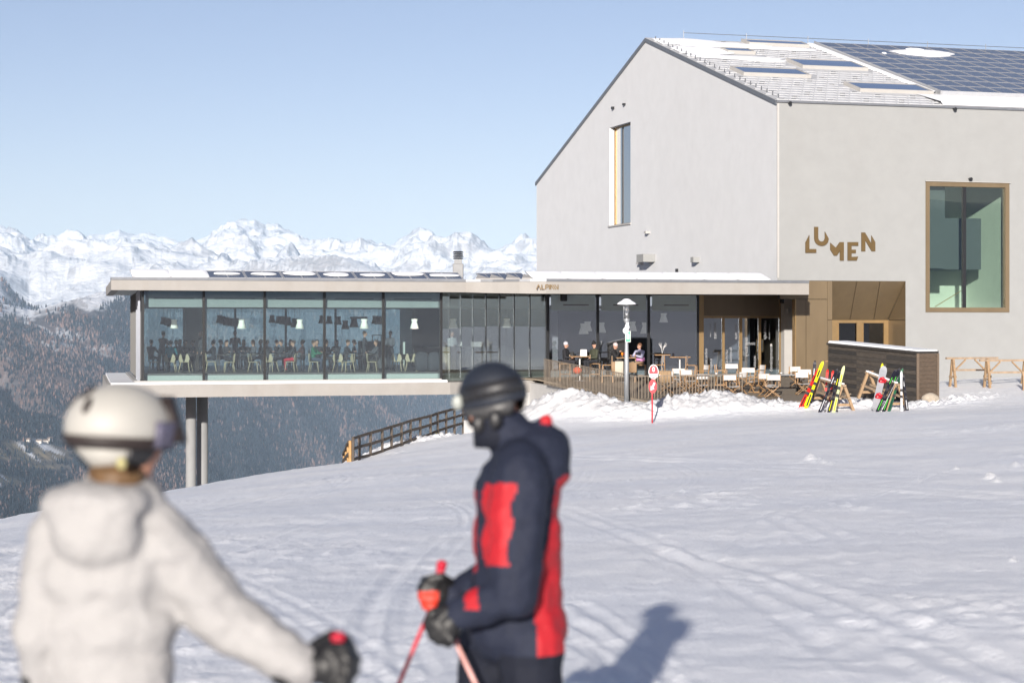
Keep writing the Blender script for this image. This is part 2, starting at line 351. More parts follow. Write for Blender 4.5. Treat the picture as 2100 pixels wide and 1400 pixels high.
def gz(x, y, detail=True):
    x = np.asarray(x, float); y = np.asarray(y, float)
    sh = x.shape; xf = x.ravel(); yf = y.ravel()
    z = np.empty_like(xf)
    for s in range(0, len(xf), 60000):
        xs, ys = xf[s:s + 60000], yf[s:s + 60000]
        xc = np.clip(xs, -30, 32); yc = np.clip(ys, 0, 100)
        d2 = (xc[:, None] - _gp[None, :, 0]) ** 2 + (yc[:, None] - _gp[None, :, 1]) ** 2
        z[s:s + 60000] = _tps(d2) @ TPSW[:TPSN] + TPSW[TPSN] + TPSW[TPSN + 1] * xc + TPSW[TPSN + 2] * yc
    z = z.reshape(sh)
    pl = -2.0 + np.where(y > 0, -.006 * np.clip(y, 0, 300), 0) + .006 * np.clip(x, -200, 200)
    pl = pl - 4.0 * (1 - sstep(2, 12, x)) * sstep(50, 90, y)
    out = np.maximum(np.maximum(np.abs(x - 1) - 24, y - 96), -y - 0.0)
    z = z + (pl - z) * sstep(0, 12, out)
    # the rise behind the photographer
    z = z + 46 * sstep(180, 420, -y) * (1 + .25 * pnoise(x * .006, y * .006, 5)) + 5 * sstep(60, 200, -y)
    cd = crest_dist(x, y)
    dr = np.clip(cd, 0, None); z = z - .66 * dr * dr / (dr + 6.0)
    if detail:
        near = np.exp(-np.clip(np.hypot(x, y) - 60, 0, None) / 40)
        z = bank_lift(x, y, z)
        wig = sstep(0, 1, np.ones_like(x))
        z = z + near * (.05 * fbm(x * .16, y * .13, 3, 3) + .026 * fbm(x * .55, y * .5, 3, 9) + .014 * fbm(x * 2.2, y * 1.6, 3, 21))
        rough = sstep(.05, .45, fbm(x * .13 + 3.1, y * .10, 3, 31))
        z = z + near * rough * .06 * np.maximum(0, fbm(x * 3.0, y * 2.0, 3, 41))
        m = (np.abs(x) < 18) & (y > 5) & (y < 75); xi = x[m]; yi = y[m]; acc = np.zeros_like(xi)
        for pts, dep, wid, gap in TRACKS:
            best = np.full(xi.shape, 1e9); sgn = np.zeros_like(xi)
            bx0 = min(p[0] for p in pts) - 1; bx1 = max(p[0] for p in pts) + 1; by0 = min(p[1] for p in pts) - 1; by1 = max(p[1] for p in pts) + 1
            k = (xi > bx0) & (xi < bx1) & (yi > by0) & (yi < by1); a = xi[k]; b = yi[k]; bb = best[k]; ss = sgn[k]
            for p, q in zip(pts[:-1], pts[1:]):
                dx, dy = q[0] - p[0], q[1] - p[1]; l2 = dx * dx + dy * dy; t = np.clip(((a - p[0]) * dx + (b - p[1]) * dy) / l2, 0, 1)
                d = np.hypot(a - p[0] - t * dx, b - p[1] - t * dy); s_ = np.sign(dx * (b - p[1]) - dy * (a - p[0])); mm = d < bb
                bb = np.where(mm, d, bb); ss = np.where(mm, s_, ss)
            sd = bb * ss
            for off in (-gap / 2, gap / 2):
                e = (sd - off) / wid; acc[k] += -dep * np.exp(-e * e) + .55 * dep * np.exp(-((np.abs(e) - 1.7) / .6) ** 2)
        for cx_, cy_, cr in CLODS: acc += np.maximum(0, cr * (1 - ((xi - cx_) ** 2 + (yi - cy_) ** 2) / (cr * cr))) * .9
        z[m] += acc
    return z
def gz1(x, y): return float(gz(np.array([[x]]), np.array([[y]]))[0, 0])

add_marks()
for _u, _v, _k in ((1662, 942, .16), (1672, 946, .10), (1690, 948, .12), (1704, 950, .08), (1680, 940, .07), (1640, 960, .07), (2030, 980, .14), (2044, 985, .09), (1960, 960, .08), (1880, 985, .07), (2080, 955, .10), (1180, 1000, .06), (850, 985, .06), (700, 1010, .06), (2076, 1150, .05), (1290, 985, .06)):
    CLODS.append((*px_ground(_u, _v), _k))
ang = np.concatenate([np.linspace(-180, -24, 44)[:-1], np.linspace(-24, -15.4, 30)[:-1], np.linspace(-15.4, 15.4, 560), np.linspace(15.4, 24, 30)[1:], np.linspace(24, 180, 44)[1:]])
rad = np.concatenate([[0.05, 1.0, 2.0, 3.2, 4.4, 5.6], np.geomspace(6.8, 70, 380), np.linspace(70.15, 84, 110), np.geomspace(85, 130, 40), np.geomspace(138, 900, 26)])
A, RR = np.meshgrid(np.radians(ang), rad)
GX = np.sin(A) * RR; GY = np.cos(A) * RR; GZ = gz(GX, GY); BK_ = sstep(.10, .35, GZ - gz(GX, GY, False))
def snow_material():
    m = bpy.data.materials.new('piste_snow'); m.use_nodes = True; nt = m.node_tree; N = nt.nodes; L = nt.links
    b = N['Principled BSDF']; b.inputs['Roughness'].default_value = 0.55; b.inputs['Specular IOR Level'].default_value = 0.25
    geo = N.new('ShaderNodeNewGeometry')
    n = N.new('ShaderNodeTexNoise'); n.inputs['Scale'].default_value = .35; n.inputs['Detail'].default_value = 6; L.new(geo.outputs['Position'], n.inputs['Vector'])
    cr = N.new('ShaderNodeMix'); cr.data_type = 'RGBA'; cr.inputs[6].default_value = (.86, .88, .92, 1); cr.inputs[7].default_value = (.95, .955, .965, 1)
    mr = N.new('ShaderNodeMapRange'); mr.inputs[1].default_value = .35; mr.inputs[2].default_value = .65; L.new(n.outputs['Fac'], mr.inputs[0]); L.new(mr.outputs[0], cr.inputs[0])
    at = N.new('ShaderNodeAttribute'); at.attribute_name = 'bank_dim'           # greyish bank snow, colour darkened further against the sun's glare on it
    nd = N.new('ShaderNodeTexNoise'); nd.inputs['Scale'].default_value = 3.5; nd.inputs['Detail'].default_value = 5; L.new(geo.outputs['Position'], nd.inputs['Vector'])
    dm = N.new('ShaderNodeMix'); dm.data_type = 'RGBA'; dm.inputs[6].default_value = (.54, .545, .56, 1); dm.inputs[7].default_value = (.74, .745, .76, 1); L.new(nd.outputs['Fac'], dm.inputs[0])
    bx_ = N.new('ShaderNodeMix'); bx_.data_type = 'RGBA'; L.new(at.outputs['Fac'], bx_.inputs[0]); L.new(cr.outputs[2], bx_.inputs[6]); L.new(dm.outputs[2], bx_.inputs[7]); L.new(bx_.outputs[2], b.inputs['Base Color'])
    n1 = N.new('ShaderNodeTexNoise'); n1.inputs['Scale'].default_value = 26; n1.inputs['Detail'].default_value = 5; L.new(geo.outputs['Position'], n1.inputs['Vector'])
    mp = N.new('ShaderNodeMapping'); mp.inputs['Rotation'].default_value = (0, 0, R(24)); mp.inputs['Scale'].default_value = (1.0, 2.6, 1.0); L.new(geo.outputs['Position'], mp.inputs[0])
    n2 = N.new('ShaderNodeTexNoise'); n2.inputs['Scale'].default_value = 2.2; n2.inputs['Detail'].default_value = 7; n2.inputs['Roughness'].default_value = .7; L.new(mp.outputs[0], n2.inputs['Vector'])
    ad = N.new('ShaderNodeMath'); ad.operation = 'MULTIPLY_ADD'; ad.inputs[1].default_value = .75; L.new(n1.outputs['Fac'], ad.inputs[0]); L.new(n2.outputs['Fac'], ad.inputs[2])
    bp = N.new('ShaderNodeBump'); bp.inputs['Strength'].default_value = .55; bp.inputs['Distance'].default_value = .035; L.new(ad.outputs[0], bp.inputs['Height']); L.new(bp.outputs[0], b.inputs['Normal'])
    return m
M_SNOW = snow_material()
ground = grid_mesh('snow_ground', GX, GY, GZ, M_SNOW, np.repeat(BK_[..., None], 3, -1), 'bank_dim'); tag(ground, 'groomed snow slope with ski tracks falling away to the valley', None, None, 'structure')
M_PATCH = mat('settled_snow', (.86, .88, .92), .6, var=.04, vscale=6, bump=.35, bscale=14)

# ================================================================== MOUNTAINS
NU, NR = 880, 430
uu = np.concatenate([np.linspace(-420, -60, 50)[:-1], np.linspace(-60, 1130, NU - 90), np.linspace(1130, 2300, 42)[1:]]); NU = len(uu)
ss = np.linspace(0, 1, NR)
PK = [(-420, 505), (-200, 490), (-60, 500), (0, 485), (30, 491), (60, 504), (95, 505), (120, 497), (138, 487), (160, 499), (190, 490), (215, 494), (245, 481), (270, 491), (300, 490), (340, 503), (385, 516), (420, 505), (460, 482), (490, 473), (520, 474), (545, 487), (570, 485), (600, 499), (635, 510), (660, 497), (690, 496), (715, 505), (745, 499), (770, 509), (800, 515), (830, 500), (862, 482), (885, 491), (910, 514), (950, 535), (985, 545), (1010, 541), (1060, 525), (1100, 512), (1200, 500), (1500, 520), (2300, 500)]
Vp = np.interp(uu, [p[0] for p in PK], [p[1] for p in PK])
VF = [(-420, 640), (0, 668), (55, 664), (140, 640), (270, 612), (400, 604), (700, 600), (900, 610), (1100, 620), (2300, 620)]
Vf = np.interp(uu, [p[0] for p in VF], [p[1] for p in VF])
Vs = np.interp(uu, [-420, 0, 60, 140, 250, 500, 800, 1100, 2300], [560, 560, 585, 575, 562, 556, 552, 562, 560])
R0 = np.interp(uu, [-420, 0, 500, 950, 2300], [3600, 3900, 6000, 9300, 10500]); R1 = np.interp(uu, [-420, 0, 500, 950, 2300], [7600, 8200, 10400, 14500, 15000])
R2 = np.full(NU, 19000.0); R3 = np.full(NU, 27500.0); R4 = np.full(NU, 36000.0)
kn_s = [0, .50, .68, .93, 1.0]
rk = np.stack([R0, R1, R2, R3, R4]); vk = np.stack([np.full(NU, 1180.0), Vf, Vs, Vp, Vp + 70])
TR_ = np.empty((NR, NU)); TV = np.empty((NR, NU))
for j in range(NU):
    TR_[:, j] = np.exp(np.interp(ss, kn_s, np.log(rk[:, j]))); TV[:, j] = np.interp(ss, kn_s, vk[:, j])
U2 = np.repeat(uu[None], NR, 0); S2 = np.repeat(ss[:, None], NU, 1)
TX = (U2 - 1050) / F * TR_; TY = TR_
TZ = (HV - TV) / F * TR_
# gullies and spurs
lo = np.exp(-((S2 - .28) / .22) ** 2)
gul = ridged(TX / 1500 + .25 * fbm(TX / 2500, TY / 2500, 2, 90), TY / 3200, 5, 4) - .75
TZ = TZ + gul * np.clip(TR_ / 9000, .5, 1.3) * 120 * sstep(.0, .10, S2) * (1 - sstep(.45, .58, S2)) + 22 * fbm(TX / 420, TY / 500, 4, 61) * (1 - sstep(.5, .62, S2))
TZ = TZ + 200 * np.exp(-((U2 + 8) / 58) ** 2) * np.exp(-((S2 - .565) / .032) ** 2)
# a side valley cut at the left
vx = (U2 - (-30 + (TV - 770) * 1.35)) / 26.0
TZ = TZ - 150 * np.exp(-vx * vx) * sstep(700, 800, TV) * (1 - sstep(960, 1080, TV)) * (U2 < 420)
far = sstep(.5, .66, S2)
rd = ridged(TX / 5200 + .35 * fbm(TX / 6000, TY / 6000, 3, 8), TY / 6500, 6, 15, .52) - .95
peak = np.exp(-((S2 - .93) / .035) ** 2)
TZ = TZ + far * rd * 340 * (1 - peak * .9) * (1 - .4 * sstep(.93, 1, S2)) + far * 120 * (ridged(TX / 1500 + .3 * fbm(TX / 900, TY / 900, 2, 12), TY / 1900, 5, 25) - .85) * (1 - .55 * peak) + far * 42 * fbm(TX / 300, TY / 300, 3, 35)
TZ = TZ + sstep(.9, .93, S2) * (1 - sstep(.93, .96, S2)) * 55 * fbm(TX / 260, TX * 0 + 3.3, 4, 66)
PV = HV - TZ / TR_ * F               # where each vertex lands in elevation
# colours
dzr = np.gradient(TZ, axis=0) / np.maximum(np.gradient(TR_, axis=0), 1e-3); dzu = np.gradient(TZ, axis=1) / np.gradient(TX, axis=1)
steep = np.hypot(dzr, dzu)
nz = fbm(TX / 700, TY / 900, 5, 44); nz2 = fbm(TX / 160, TY / 220, 4, 46)
def mixc(a, b, t): return a + (np.asarray(b)[None, None] - a) * t[..., None]
C = np.zeros((NR, NU, 3)) + np.array((.085, .082, .088))
C = mixc(C, (.15, .105, .09), sstep(-.1, .35, nz) * .7)
C = mixc(C, (.04, .045, .055), sstep(.0, .3, nz2) * .6)
sn = sstep(.50, .54, S2 + nz * .05 + nz2 * .02)                       # snow above the tree line
FE = [(-420, 610), (-90, 615), (0, 628), (30, 645), (52, 668), (62, 664), (100, 640), (140, 622), (165, 632), (185, 642), (205, 636), (240, 612), (272, 596), (400, 596), (900, 600), (1130, 606)]
edge2 = np.interp(U2, [e[0] for e in FE], [e[1] for e in FE])
sn = np.maximum(sn, sstep(-4, 10, edge2 - PV + nz2 * 24))
C = mixc(C, (.80, .815, .84), sn)
rock = sstep(.62, 1.2, steep + nz * .55 + nz2 * .6) * sn
C = mixc(C, (.25, .24, .25), rock * .75)
lowsnow = sstep(.22, .34, nz2 + nz * .6) * sstep(.36, .52, S2) * (1 - sn)
C = mixc(C, (.8, .82, .86), lowsnow * .7)
# meadows round the hamlet, lower left
mead = ((sstep(0, 1, 1.35 - np.hypot((U2 - 45) / 78, (PV - 925) / 22) - nz2 * .9)) + sstep(0, 1, 1.2 - np.hypot((U2 - 10) / 60, (PV - 985) / 12) - nz2 * .8) + .8 * sstep(0, 1, 1.1 - np.hypot((U2 - 85) / 60, (PV - 958) / 7) - nz2 * .8)).clip(0, 1)
mead = mead * (PV > 860)
C = mixc(C, (.27, .22, .14), mead)
C = mixc(C, (.82, .84, .88), mead * sstep(.25, .3, fbm(TX / 120, TY / 90, 3, 92)))
M_TERR = vcolmat('mountain_ground', 'col', .95, .22, .012, .9, .02, 18.0, .1)
terr = grid_mesh('mountains', TX, TY, TZ, M_TERR, C); tag(terr, 'snow covered mountain chain above forested valley slopes', None, None, 'structure')

# forest on the valley slopes: one mass of small conifers
nt_ = np.random.default_rng(5)
NT = 66000
fi = nt_.uniform(0, 1, NT * 3) ** .9 * .60; fu = nt_.uniform(-90, 1180, NT * 3)
ri = fi * (NR - 1); ci = np.interp(fu, uu, np.arange(NU))
r0 = ri.astype(int).clip(0, NR - 2); c0 = ci.astype(int).clip(0, NU - 2); fr = ri - r0; fc = ci - c0
def bil(Mx): return (Mx[r0, c0] * (1 - fr) * (1 - fc) + Mx[r0 + 1, c0] * fr * (1 - fc) + Mx[r0, c0 + 1] * (1 - fr) * fc + Mx[r0 + 1, c0 + 1] * fr * fc)
tx, ty, tz, tv, tm = bil(TX), bil(TY), bil(TZ), bil(PV), bil(mead); tn = bil(nz); tn2 = bil(nz2)
FE = [(-420, 610), (-90, 615), (0, 628), (30, 645), (52, 668), (62, 664), (100, 640), (140, 622), (165, 632), (185, 642), (205, 636), (240, 612), (272, 596), (400, 596), (900, 600), (1130, 606)]
edge = np.interp(fu, [e[0] for e in FE], [e[1] for e in FE])
gap = (fu > 70) & (fu < 120) & (np.abs(tv - (668 + (fu - 85) * .35)) < 7)
dens = sstep(0, 26, tv - edge + tn2 * 26) * (tm < .2) * (1 - .65 * sstep(.18, .42, tn)) + (.10 + .35 * sstep(0, .25, tn2)) * sstep(-95, -30, tv - edge) * (fu < 100)
keep = (nt_.uniform(0, 1, NT * 3) < dens) & (tv < 1075) & (tv > 540) & ~gap
k = np.nonzero(keep)[0][:NT]
tx, ty, tz, tn, tn2 = tx[k], ty[k], tz[k], tn[k], tn2[k]; n = len(k)
hgt = nt_.uniform(11, 31, n) * (ty / 9000) ** .85; wid = hgt * nt_.uniform(.15, .22, n)
larch = nt_.uniform(0, 1, n) < (.10 + .55 * sstep(-.05, .25, tn + .5 * fbm(tx / 300, ty / 420, 3, 71)))
vl = np.abs(bil(vx))[k] < .75
larch = larch & ~vl
hgt = np.where(larch, hgt * .85, hgt)
S5 = 5; aa = np.linspace(0, 2 * np.pi, S5, endpoint=False)
rings = [(.0, .95), (.42, .62), (.40, .80), (1.0, 0.0)]
base = []
for zf, rf in rings[:-1]:
    for a in aa: base.append((math.cos(a) * rf, math.sin(a) * rf, zf))
base.append((0, 0, 1.0)); base = np.array(base)
fcs = []
for i in range(S5):
    j = (i + 1) % S5; fcs += [(i, j, S5 + j), (i, S5 + j, S5 + i), (2 * S5 + i, 2 * S5 + j, 3 * S5)]
fcs = np.array(fcs); nb = len(base)
rot = nt_.uniform(0, 6.28, n); cx, sx = np.cos(rot)[:, None], np.sin(rot)[:, None]
VX = tx[:, None] + (base[None, :, 0] * cx - base[None, :, 1] * sx) * wid[:, None]
VY = ty[:, None] + (base[None, :, 0] * sx + base[None, :, 1] * cx) * wid[:, None]
VZ = tz[:, None] - 1.0 + base[None, :, 2] * hgt[:, None]
vs = np.stack([VX, VY, VZ], -1).reshape(-1, 3).astype(np.float32)
tri = (fcs[None] + (np.arange(n) * nb)[:, None, None]).reshape(-1, 3).astype(np.int32)
sp = np.array([.011, .018, .026]); la = np.array([.165, .105, .088]); la2 = np.array([.115, .088, .084])
tc = np.where(larch[:, None], la + (la2 - la) * nt_.uniform(0, 1, n)[:, None], sp) * nt_.uniform(.65, 1.45, n)[:, None]
me = bpy.data.meshes.new('forest'); me.vertices.add(len(vs)); me.vertices.foreach_set('co', vs.ravel())
me.loops.add(tri.size); me.loops.foreach_set('vertex_index', tri.ravel()); me.polygons.add(len(tri)); me.polygons.foreach_set('loop_start', np.arange(0, tri.size, 3, dtype=np.int32))
ca = me.color_attributes.new('col', 'FLOAT_COLOR', 'POINT'); ca.data.foreach_set('color', np.concatenate([np.repeat(tc, nb, 0), np.ones((len(vs), 1))], 1).astype(np.float32).ravel())
me.update(calc_edges=True); me.materials.append(vcolmat('conifers', 'col', .9, .1, .05))
forest = bpy.data.objects.new('forest', me); COL.objects.link(forest); tag(forest, 'dark conifer forest with bare brown larches across the valley', 'forest', None, 'stuff')
# hamlet in the clearing
M_HW = mat('hamlet_wall', (.62, .58, .52), .8, var=.1); M_HR = mat('hamlet_roof', (.22, .17, .14), .8, var=.1)
def terr_at(u, v):
    j = int(np.argmin(np.abs(uu - u))); col = PV[:, j]; i = int(np.argmin(np.abs(col[:int(NR * .5)] - v))); return Vector((TX[i, j], TY[i, j], TZ[i, j]))
HAM = [(57, 905), (66, 908), (73, 903), (80, 907), (86, 904), (94, 908), (103, 906)]
for i, (u, v) in enumerate(HAM):
    p = terr_at(u, v); a = rng.uniform(-.5, .5); w, dpt, h = rng.uniform(12, 17), rng.uniform(10, 14), rng.uniform(7, 10)
    h_ = thing('farmhouse', 'tiny pale farmhouse in the valley clearing, %s from the left of seven' % nth(i), 'house', p - Vector((0, 0, 1)), a, 'houses of the hamlet across the valley')
    MB().box((0, 0, h / 2), (w, dpt, h)).build('wall', M_HW, h_)
    MB().prism([(-w / 2 - 1, -dpt / 2 - 1, h), (-w / 2 - 1, dpt / 2 + 1, h), (-w / 2 - 1, 0, h + 4.5)], (w + 2, 0, 0)).build('roof', M_HR, h_)
# ================================================================== MUSEUM BUILDING
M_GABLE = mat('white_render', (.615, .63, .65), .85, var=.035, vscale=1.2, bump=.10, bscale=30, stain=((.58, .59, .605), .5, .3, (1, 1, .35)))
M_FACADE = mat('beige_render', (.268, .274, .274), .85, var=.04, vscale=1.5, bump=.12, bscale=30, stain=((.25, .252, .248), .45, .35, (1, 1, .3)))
M_TRIM = mat('light_metal_trim', (.40, .39, .375), .5, var=.05)
M_BRONZE = mat('bronze_sheet', (.165, .122, .072), .45, .2, var=.10, vscale=1.6, stretch=(1, 1, .25))
M_BRONZE2 = mat('bronze_frame', (.30, .20, .095), .38, .45, var=.08, vscale=3)
M_BRONZED = mat('bronze_letter', (.125, .08, .030), .5, .3, var=.08)
M_DARK = mat('black_frame', (.012, .013, .015), .45, var=.1)
M_GREYMET = mat('grey_flashing', (.20, .21, .23), .45, .5, var=.1)
M_ROOF = mat('pale_roof_sheet', (.55, .56, .575), .5, .15, var=.08, vscale=2, stretch=(1, .5, 1))
M_SHING = mat('pale_shingle', (.62, .63, .645), .5, .1, var=.10, vscale=5)
M_PV = mat('solar_cell', (.10, .118, .16), .2, .0, var=.08, vscale=.6, spec=1.0)
M_PVF = mat('solar_frame', (.46, .47, .49), .4, .4, var=.05)
M_RSNOW = mat('roof_snow', (.88, .90, .935), .65, var=.03, vscale=4, bump=.3, bscale=9)
M_GW = glassmat('museum_glass', (.84, .92, .88), .05, gain=.9)
M_GSKY = glassmat('mirror_glass', (.25, .32, .34), .42, gain=1.0)
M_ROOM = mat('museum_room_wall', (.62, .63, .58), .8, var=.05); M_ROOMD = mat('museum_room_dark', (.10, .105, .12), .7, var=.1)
M_OAK = mat('oak', (.45, .28, .12), .5, var=.15, vscale=6)

CF = PZ(1594, 92.5, 0.0); ZB = -3.6                      # facade corner
Z_EAVE = (HV - 208) / F * 92.5; S_R = 17.47; Z_RIDGE = 15.65; S_L = 37.8; Z_LEAVE = 9.15; LEN = 34.0
def BP(t, s, z): return CF + E1 * t + E2 * s + EZ * z
bld = thing('museum_building', 'large white gabled museum building with gold letters and solar roof', 'building', (CF.x, CF.y, -2.6))
BO = (CF.x, CF.y, -2.6)
# --- gable wall with its window opening, notched above the restaurant roof
tA, pA = on_line(1293, CF, E2); tB, pB = on_line(1250, CF, E2)
wz1 = (HV - 250) / F * pA.y; wz0 = (HV - 458) / F * pA.y; sA, sB = tA, tB
Z_CUT = 1.86
def roof_z(s): return Z_EAVE + (Z_RIDGE - Z_EAVE) * s / S_R if s <= S_R else Z_RIDGE + (Z_LEAVE - Z_RIDGE) * (s - S_R) / (S_L - S_R)
g = MB()
def gq(m, a, b):                                         # quads on the gable plane
    m.add([BP(0, s, z) for s, z in a], [tuple(range(len(a)))])
gq(g, [(3.2, ZB), (sA, ZB), (sA, roof_z(sA)), (S_R, Z_RIDGE), (0, Z_EAVE), (0, Z_CUT), (3.2, Z_CUT)], 0)
gq(g, [(sA, ZB), (sB, ZB), (sB, wz0), (sA, wz0)], 0)
gq(g, [(sA, wz1), (sB, wz1), (sB, roof_z(sB)), (sA, roof_z(sA))], 0)
gq(g, [(sB, ZB), (S_L, ZB), (S_L, Z_LEAVE), (sB, roof_z(sB))], 0)
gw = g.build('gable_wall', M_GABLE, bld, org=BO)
# window: reveal, frame, panes
DP = .40
rv = MB()
for (a0, z0), (a1, z1) in (((sA, wz0), (sB, wz0)), ((sB, wz0), (sB, wz1)), ((sB, wz1), (sA, wz1)), ((sA, wz1), (sA, wz0))):
    rv.add([BP(0, a0, z0), BP(0, a1, z1), BP(DP, a1, z1), BP(DP, a0, z0)], [(0, 1, 2, 3)])
win = rv.build('gable_window', M_GABLE, bld, org=BO); win['label'] = 'tall narrow window sunk deep in the white gable'
fr = MB(); w_ = .09
for a0, a1, z0, z1 in ((sA, sA + w_, wz0, wz1), (sB - w_ * 1.6, sB, wz0, wz1), (sA, sB, wz0, wz0 + w_), (sA, sB, wz1 - w_, wz1)):
    fr.hexa([BP(DP - .12, a0, z0), BP(DP - .12, a1, z0), BP(DP - .02, a1, z0), BP(DP - .02, a0, z0), BP(DP - .12, a0, z1), BP(DP - .12, a1, z1), BP(DP - .02, a1, z1), BP(DP - .02, a0, z1)])
fr.build('frame', M_BRONZE2, win, org=BO)
sm = sA + (sB - sA) * .62
for a0, a1 in ((sA + w_, sm - .03), (sm + .03, sB - w_ * 1.6)):
    MB().hexa([BP(DP - .06, a0, wz0 + w_), BP(DP - .06, a1, wz0 + w_), BP(DP - .04, a1, wz0 + w_), BP(DP - .04, a0, wz0 + w_), BP(DP - .06, a0, wz1 - w_), BP(DP - .06, a1, wz1 - w_), BP(DP - .04, a1, wz1 - w_), BP(DP - .04, a0, wz1 - w_)]).build('pane', M_GSKY, win, org=BO)
MB().hexa([BP(DP - .1, sm - .03, wz0), BP(DP - .1, sm + .03, wz0), BP(DP - .02, sm + .03, wz0), BP(DP - .02, sm - .03, wz0), BP(DP - .1, sm - .03, wz1), BP(DP - .1, sm + .03, wz1), BP(DP - .02, sm + .03, wz1), BP(DP - .02, sm - .03, wz1)]).build('mullion', M_DARK, win, org=BO)
sl = MB(); sl.hexa([BP(-.08, sA - .1, wz0 - .06), BP(-.08, sB + .1, wz0 - .06), BP(DP, sB + .0, wz0 - .06), BP(DP, sA + .0, wz0 - .06), BP(-.08, sA - .1, wz0 + .02), BP(-.08, sB + .1, wz0 + .02), BP(DP, sB, wz0 + .02), BP(DP, sA, wz0 + .02)])
sl.build('sill', M_TRIM, win, org=BO)
rb = MB(); rb.add([BP(DP + 2.2, sA - 2, wz0 - 1), BP(DP + 2.2, sB + 2, wz0 - 1), BP(DP + 2.2, sB + 2, wz1 + .3), BP(DP + 2.2, sA - 2, wz1 + .3)], [(0, 1, 2, 3)])
rb.build('curtain', M_ROOM, win, org=BO)
# --- entrance facade with openings: alcove and big window
def TF(u): return on_line(u, CF, E1)[0]
def zf_at(u, v): t, p = on_line(u, CF, E1); return (HV - v) / F * p.y
tX0, tX1 = TF(1600), TF(1857); zX = zf_at(1700, 575.5)          # bronze entrance zone
tW0, tW1 = TF(1898), TF(2069); zW1 = zf_at(1980, 374); zW0 = zf_at(1980, 640)
f = MB()
def fq(t0, t1, z0, z1): f.add([BP(t0, 0, z0), BP(t1, 0, z0), BP(t1, 0, z1), BP(t0, 0, z1)], [(0, 1, 2, 3)])
fq(0, tX1, zX, Z_EAVE); fq(tX1, tW0, ZB, Z_EAVE); fq(tW0, tW1, ZB, zW0); fq(tW0, tW1, zW1, Z_EAVE); fq(tW1, LEN, ZB, Z_EAVE)
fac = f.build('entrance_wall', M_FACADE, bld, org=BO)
cst = MB(); cst.hexa([BP(-.004, -.012, Z_CUT + .3), BP(.09, -.012, Z_CUT + .3), BP(.09, .05, Z_CUT + .3), BP(-.004, .05, Z_CUT + .3), BP(-.004, -.012, Z_EAVE - .1), BP(.09, -.012, Z_EAVE - .1), BP(.09, .05, Z_EAVE - .1), BP(-.004, .05, Z_EAVE - .1)])
cst.build('corner_bead', M_TRIM, bld, org=BO)
# back walls so that the house is closed
bw = MB(); bw.add([BP(LEN, 0, ZB), BP(LEN, S_L, ZB), BP(LEN, S_L, Z_LEAVE), BP(LEN, S_R, Z_RIDGE), BP(LEN, 0, Z_EAVE)], [(0, 1, 2, 3, 4)])
bw.add([BP(0, S_L, ZB), BP(LEN, S_L, ZB), BP(LEN, S_L, Z_LEAVE), BP(0, S_L, Z_LEAVE)], [(0, 1, 2, 3)])
bw.build('rear_wall', M_GABLE, bld, org=BO)
# --- big window
bwn = MB()
for t0, t1, z0, z1 in ((tW0, tW0 + .2, zW0, zW1), (tW1 - .2, tW1, zW0, zW1), (tW0 + .2, tW1 - .2, zW1 - .22, zW1), (tW0 + .2, tW1 - .2, zW0, zW0 + .22)):
    bwn.hexa([BP(t0, -.05, z0), BP(t1, -.05, z0), BP(t1, .22, z0), BP(t0, .22, z0), BP(t0, -.05, z1), BP(t1, -.05, z1), BP(t1, .22, z1), BP(t0, .22, z1)])
bigw = bwn.build('facade_window', M_BRONZE, bld, org=BO); bigw['label'] = 'big bronze framed window with a staircase behind'
tm_ = TF(1979)
for t0, t1 in ((tW0 + .2, tm_ - .09), (tm_ + .09, tW1 - .2)):
    MB().hexa([BP(t0, .09, zW0 + .22), BP(t1, .09, zW0 + .22), BP(t1, .12, zW0 + .22), BP(t0, .12, zW0 + .22), BP(t0, .09, zW1 - .22), BP(t1, .09, zW1 - .22), BP(t1, .12, zW1 - .22), BP(t0, .12, zW1 - .22)]).build('pane', M_GW, bigw, org=BO)
MB().hexa([BP(tm_ - .085, .04, zW0 + .22), BP(tm_ + .085, .04, zW0 + .22), BP(tm_ + .085, .2, zW0 + .22), BP(tm_ - .085, .2, zW0 + .22), BP(tm_ - .085, .04, zW1 - .22), BP(tm_ + .085, .04, zW1 - .22), BP(tm_ + .085, .2, zW1 - .22), BP(tm_ - .085, .2, zW1 - .22)]).build('mullion', M_DARK, bigw, org=BO)
MB().hexa([BP(tW0 - .04, -.12, zW1 + .002), BP(tW1 + .04, -.12, zW1 + .002), BP(tW1 + .04, -.002, zW1 + .002), BP(tW0 - .04, -.002, zW1 + .002), BP(tW0 - .04, -.12, zW1 + .03), BP(tW1 + .04, -.12, zW1 + .03), BP(tW1 + .04, -.002, zW1 + .03), BP(tW0 - .04, -.002, zW1 + .03)]).build('drip_cap', M_TRIM, bigw, org=BO)
# the stair hall seen through it
def rbox(m, t0, t1, s0, s1, z0, z1): m.hexa([BP(t0, s0, z0), BP(t1, s0, z0), BP(t1, s1, z0), BP(t0, s1, z0), BP(t0, s0, z1), BP(t1, s0, z1), BP(t1, s1, z1), BP(t0, s1, z1)])
rm = MB(); rbox(rm, tW0 - .8, tW1 + .5, 4.6, 4.8, zW0 - .4, zW1 + .8); rbox(rm, tW1 + .28, tW1 + .48, .3, 4.6, zW0 - .4, zW1 + .8); rbox(rm, tW0 - .8, tW0 - .6, .3, 4.6, zW0 - .4, zW1 + .8)
rbox(rm, tW0 - .6, tW1 + .3, .3, 4.6, zW0 - .45, zW0 - .25); rbox(rm, tW0 - .6, tW1 + .3, .3, 4.6, zW1 + .3, zW1 + .5)
rbox(rm, tW0 + .75, tW0 + 1.0, 1.6, 1.85, zW0 - .25, zW0 + 2.1)
hall = rm.build('stair_hall', M_ROOM, bld, org=BO)
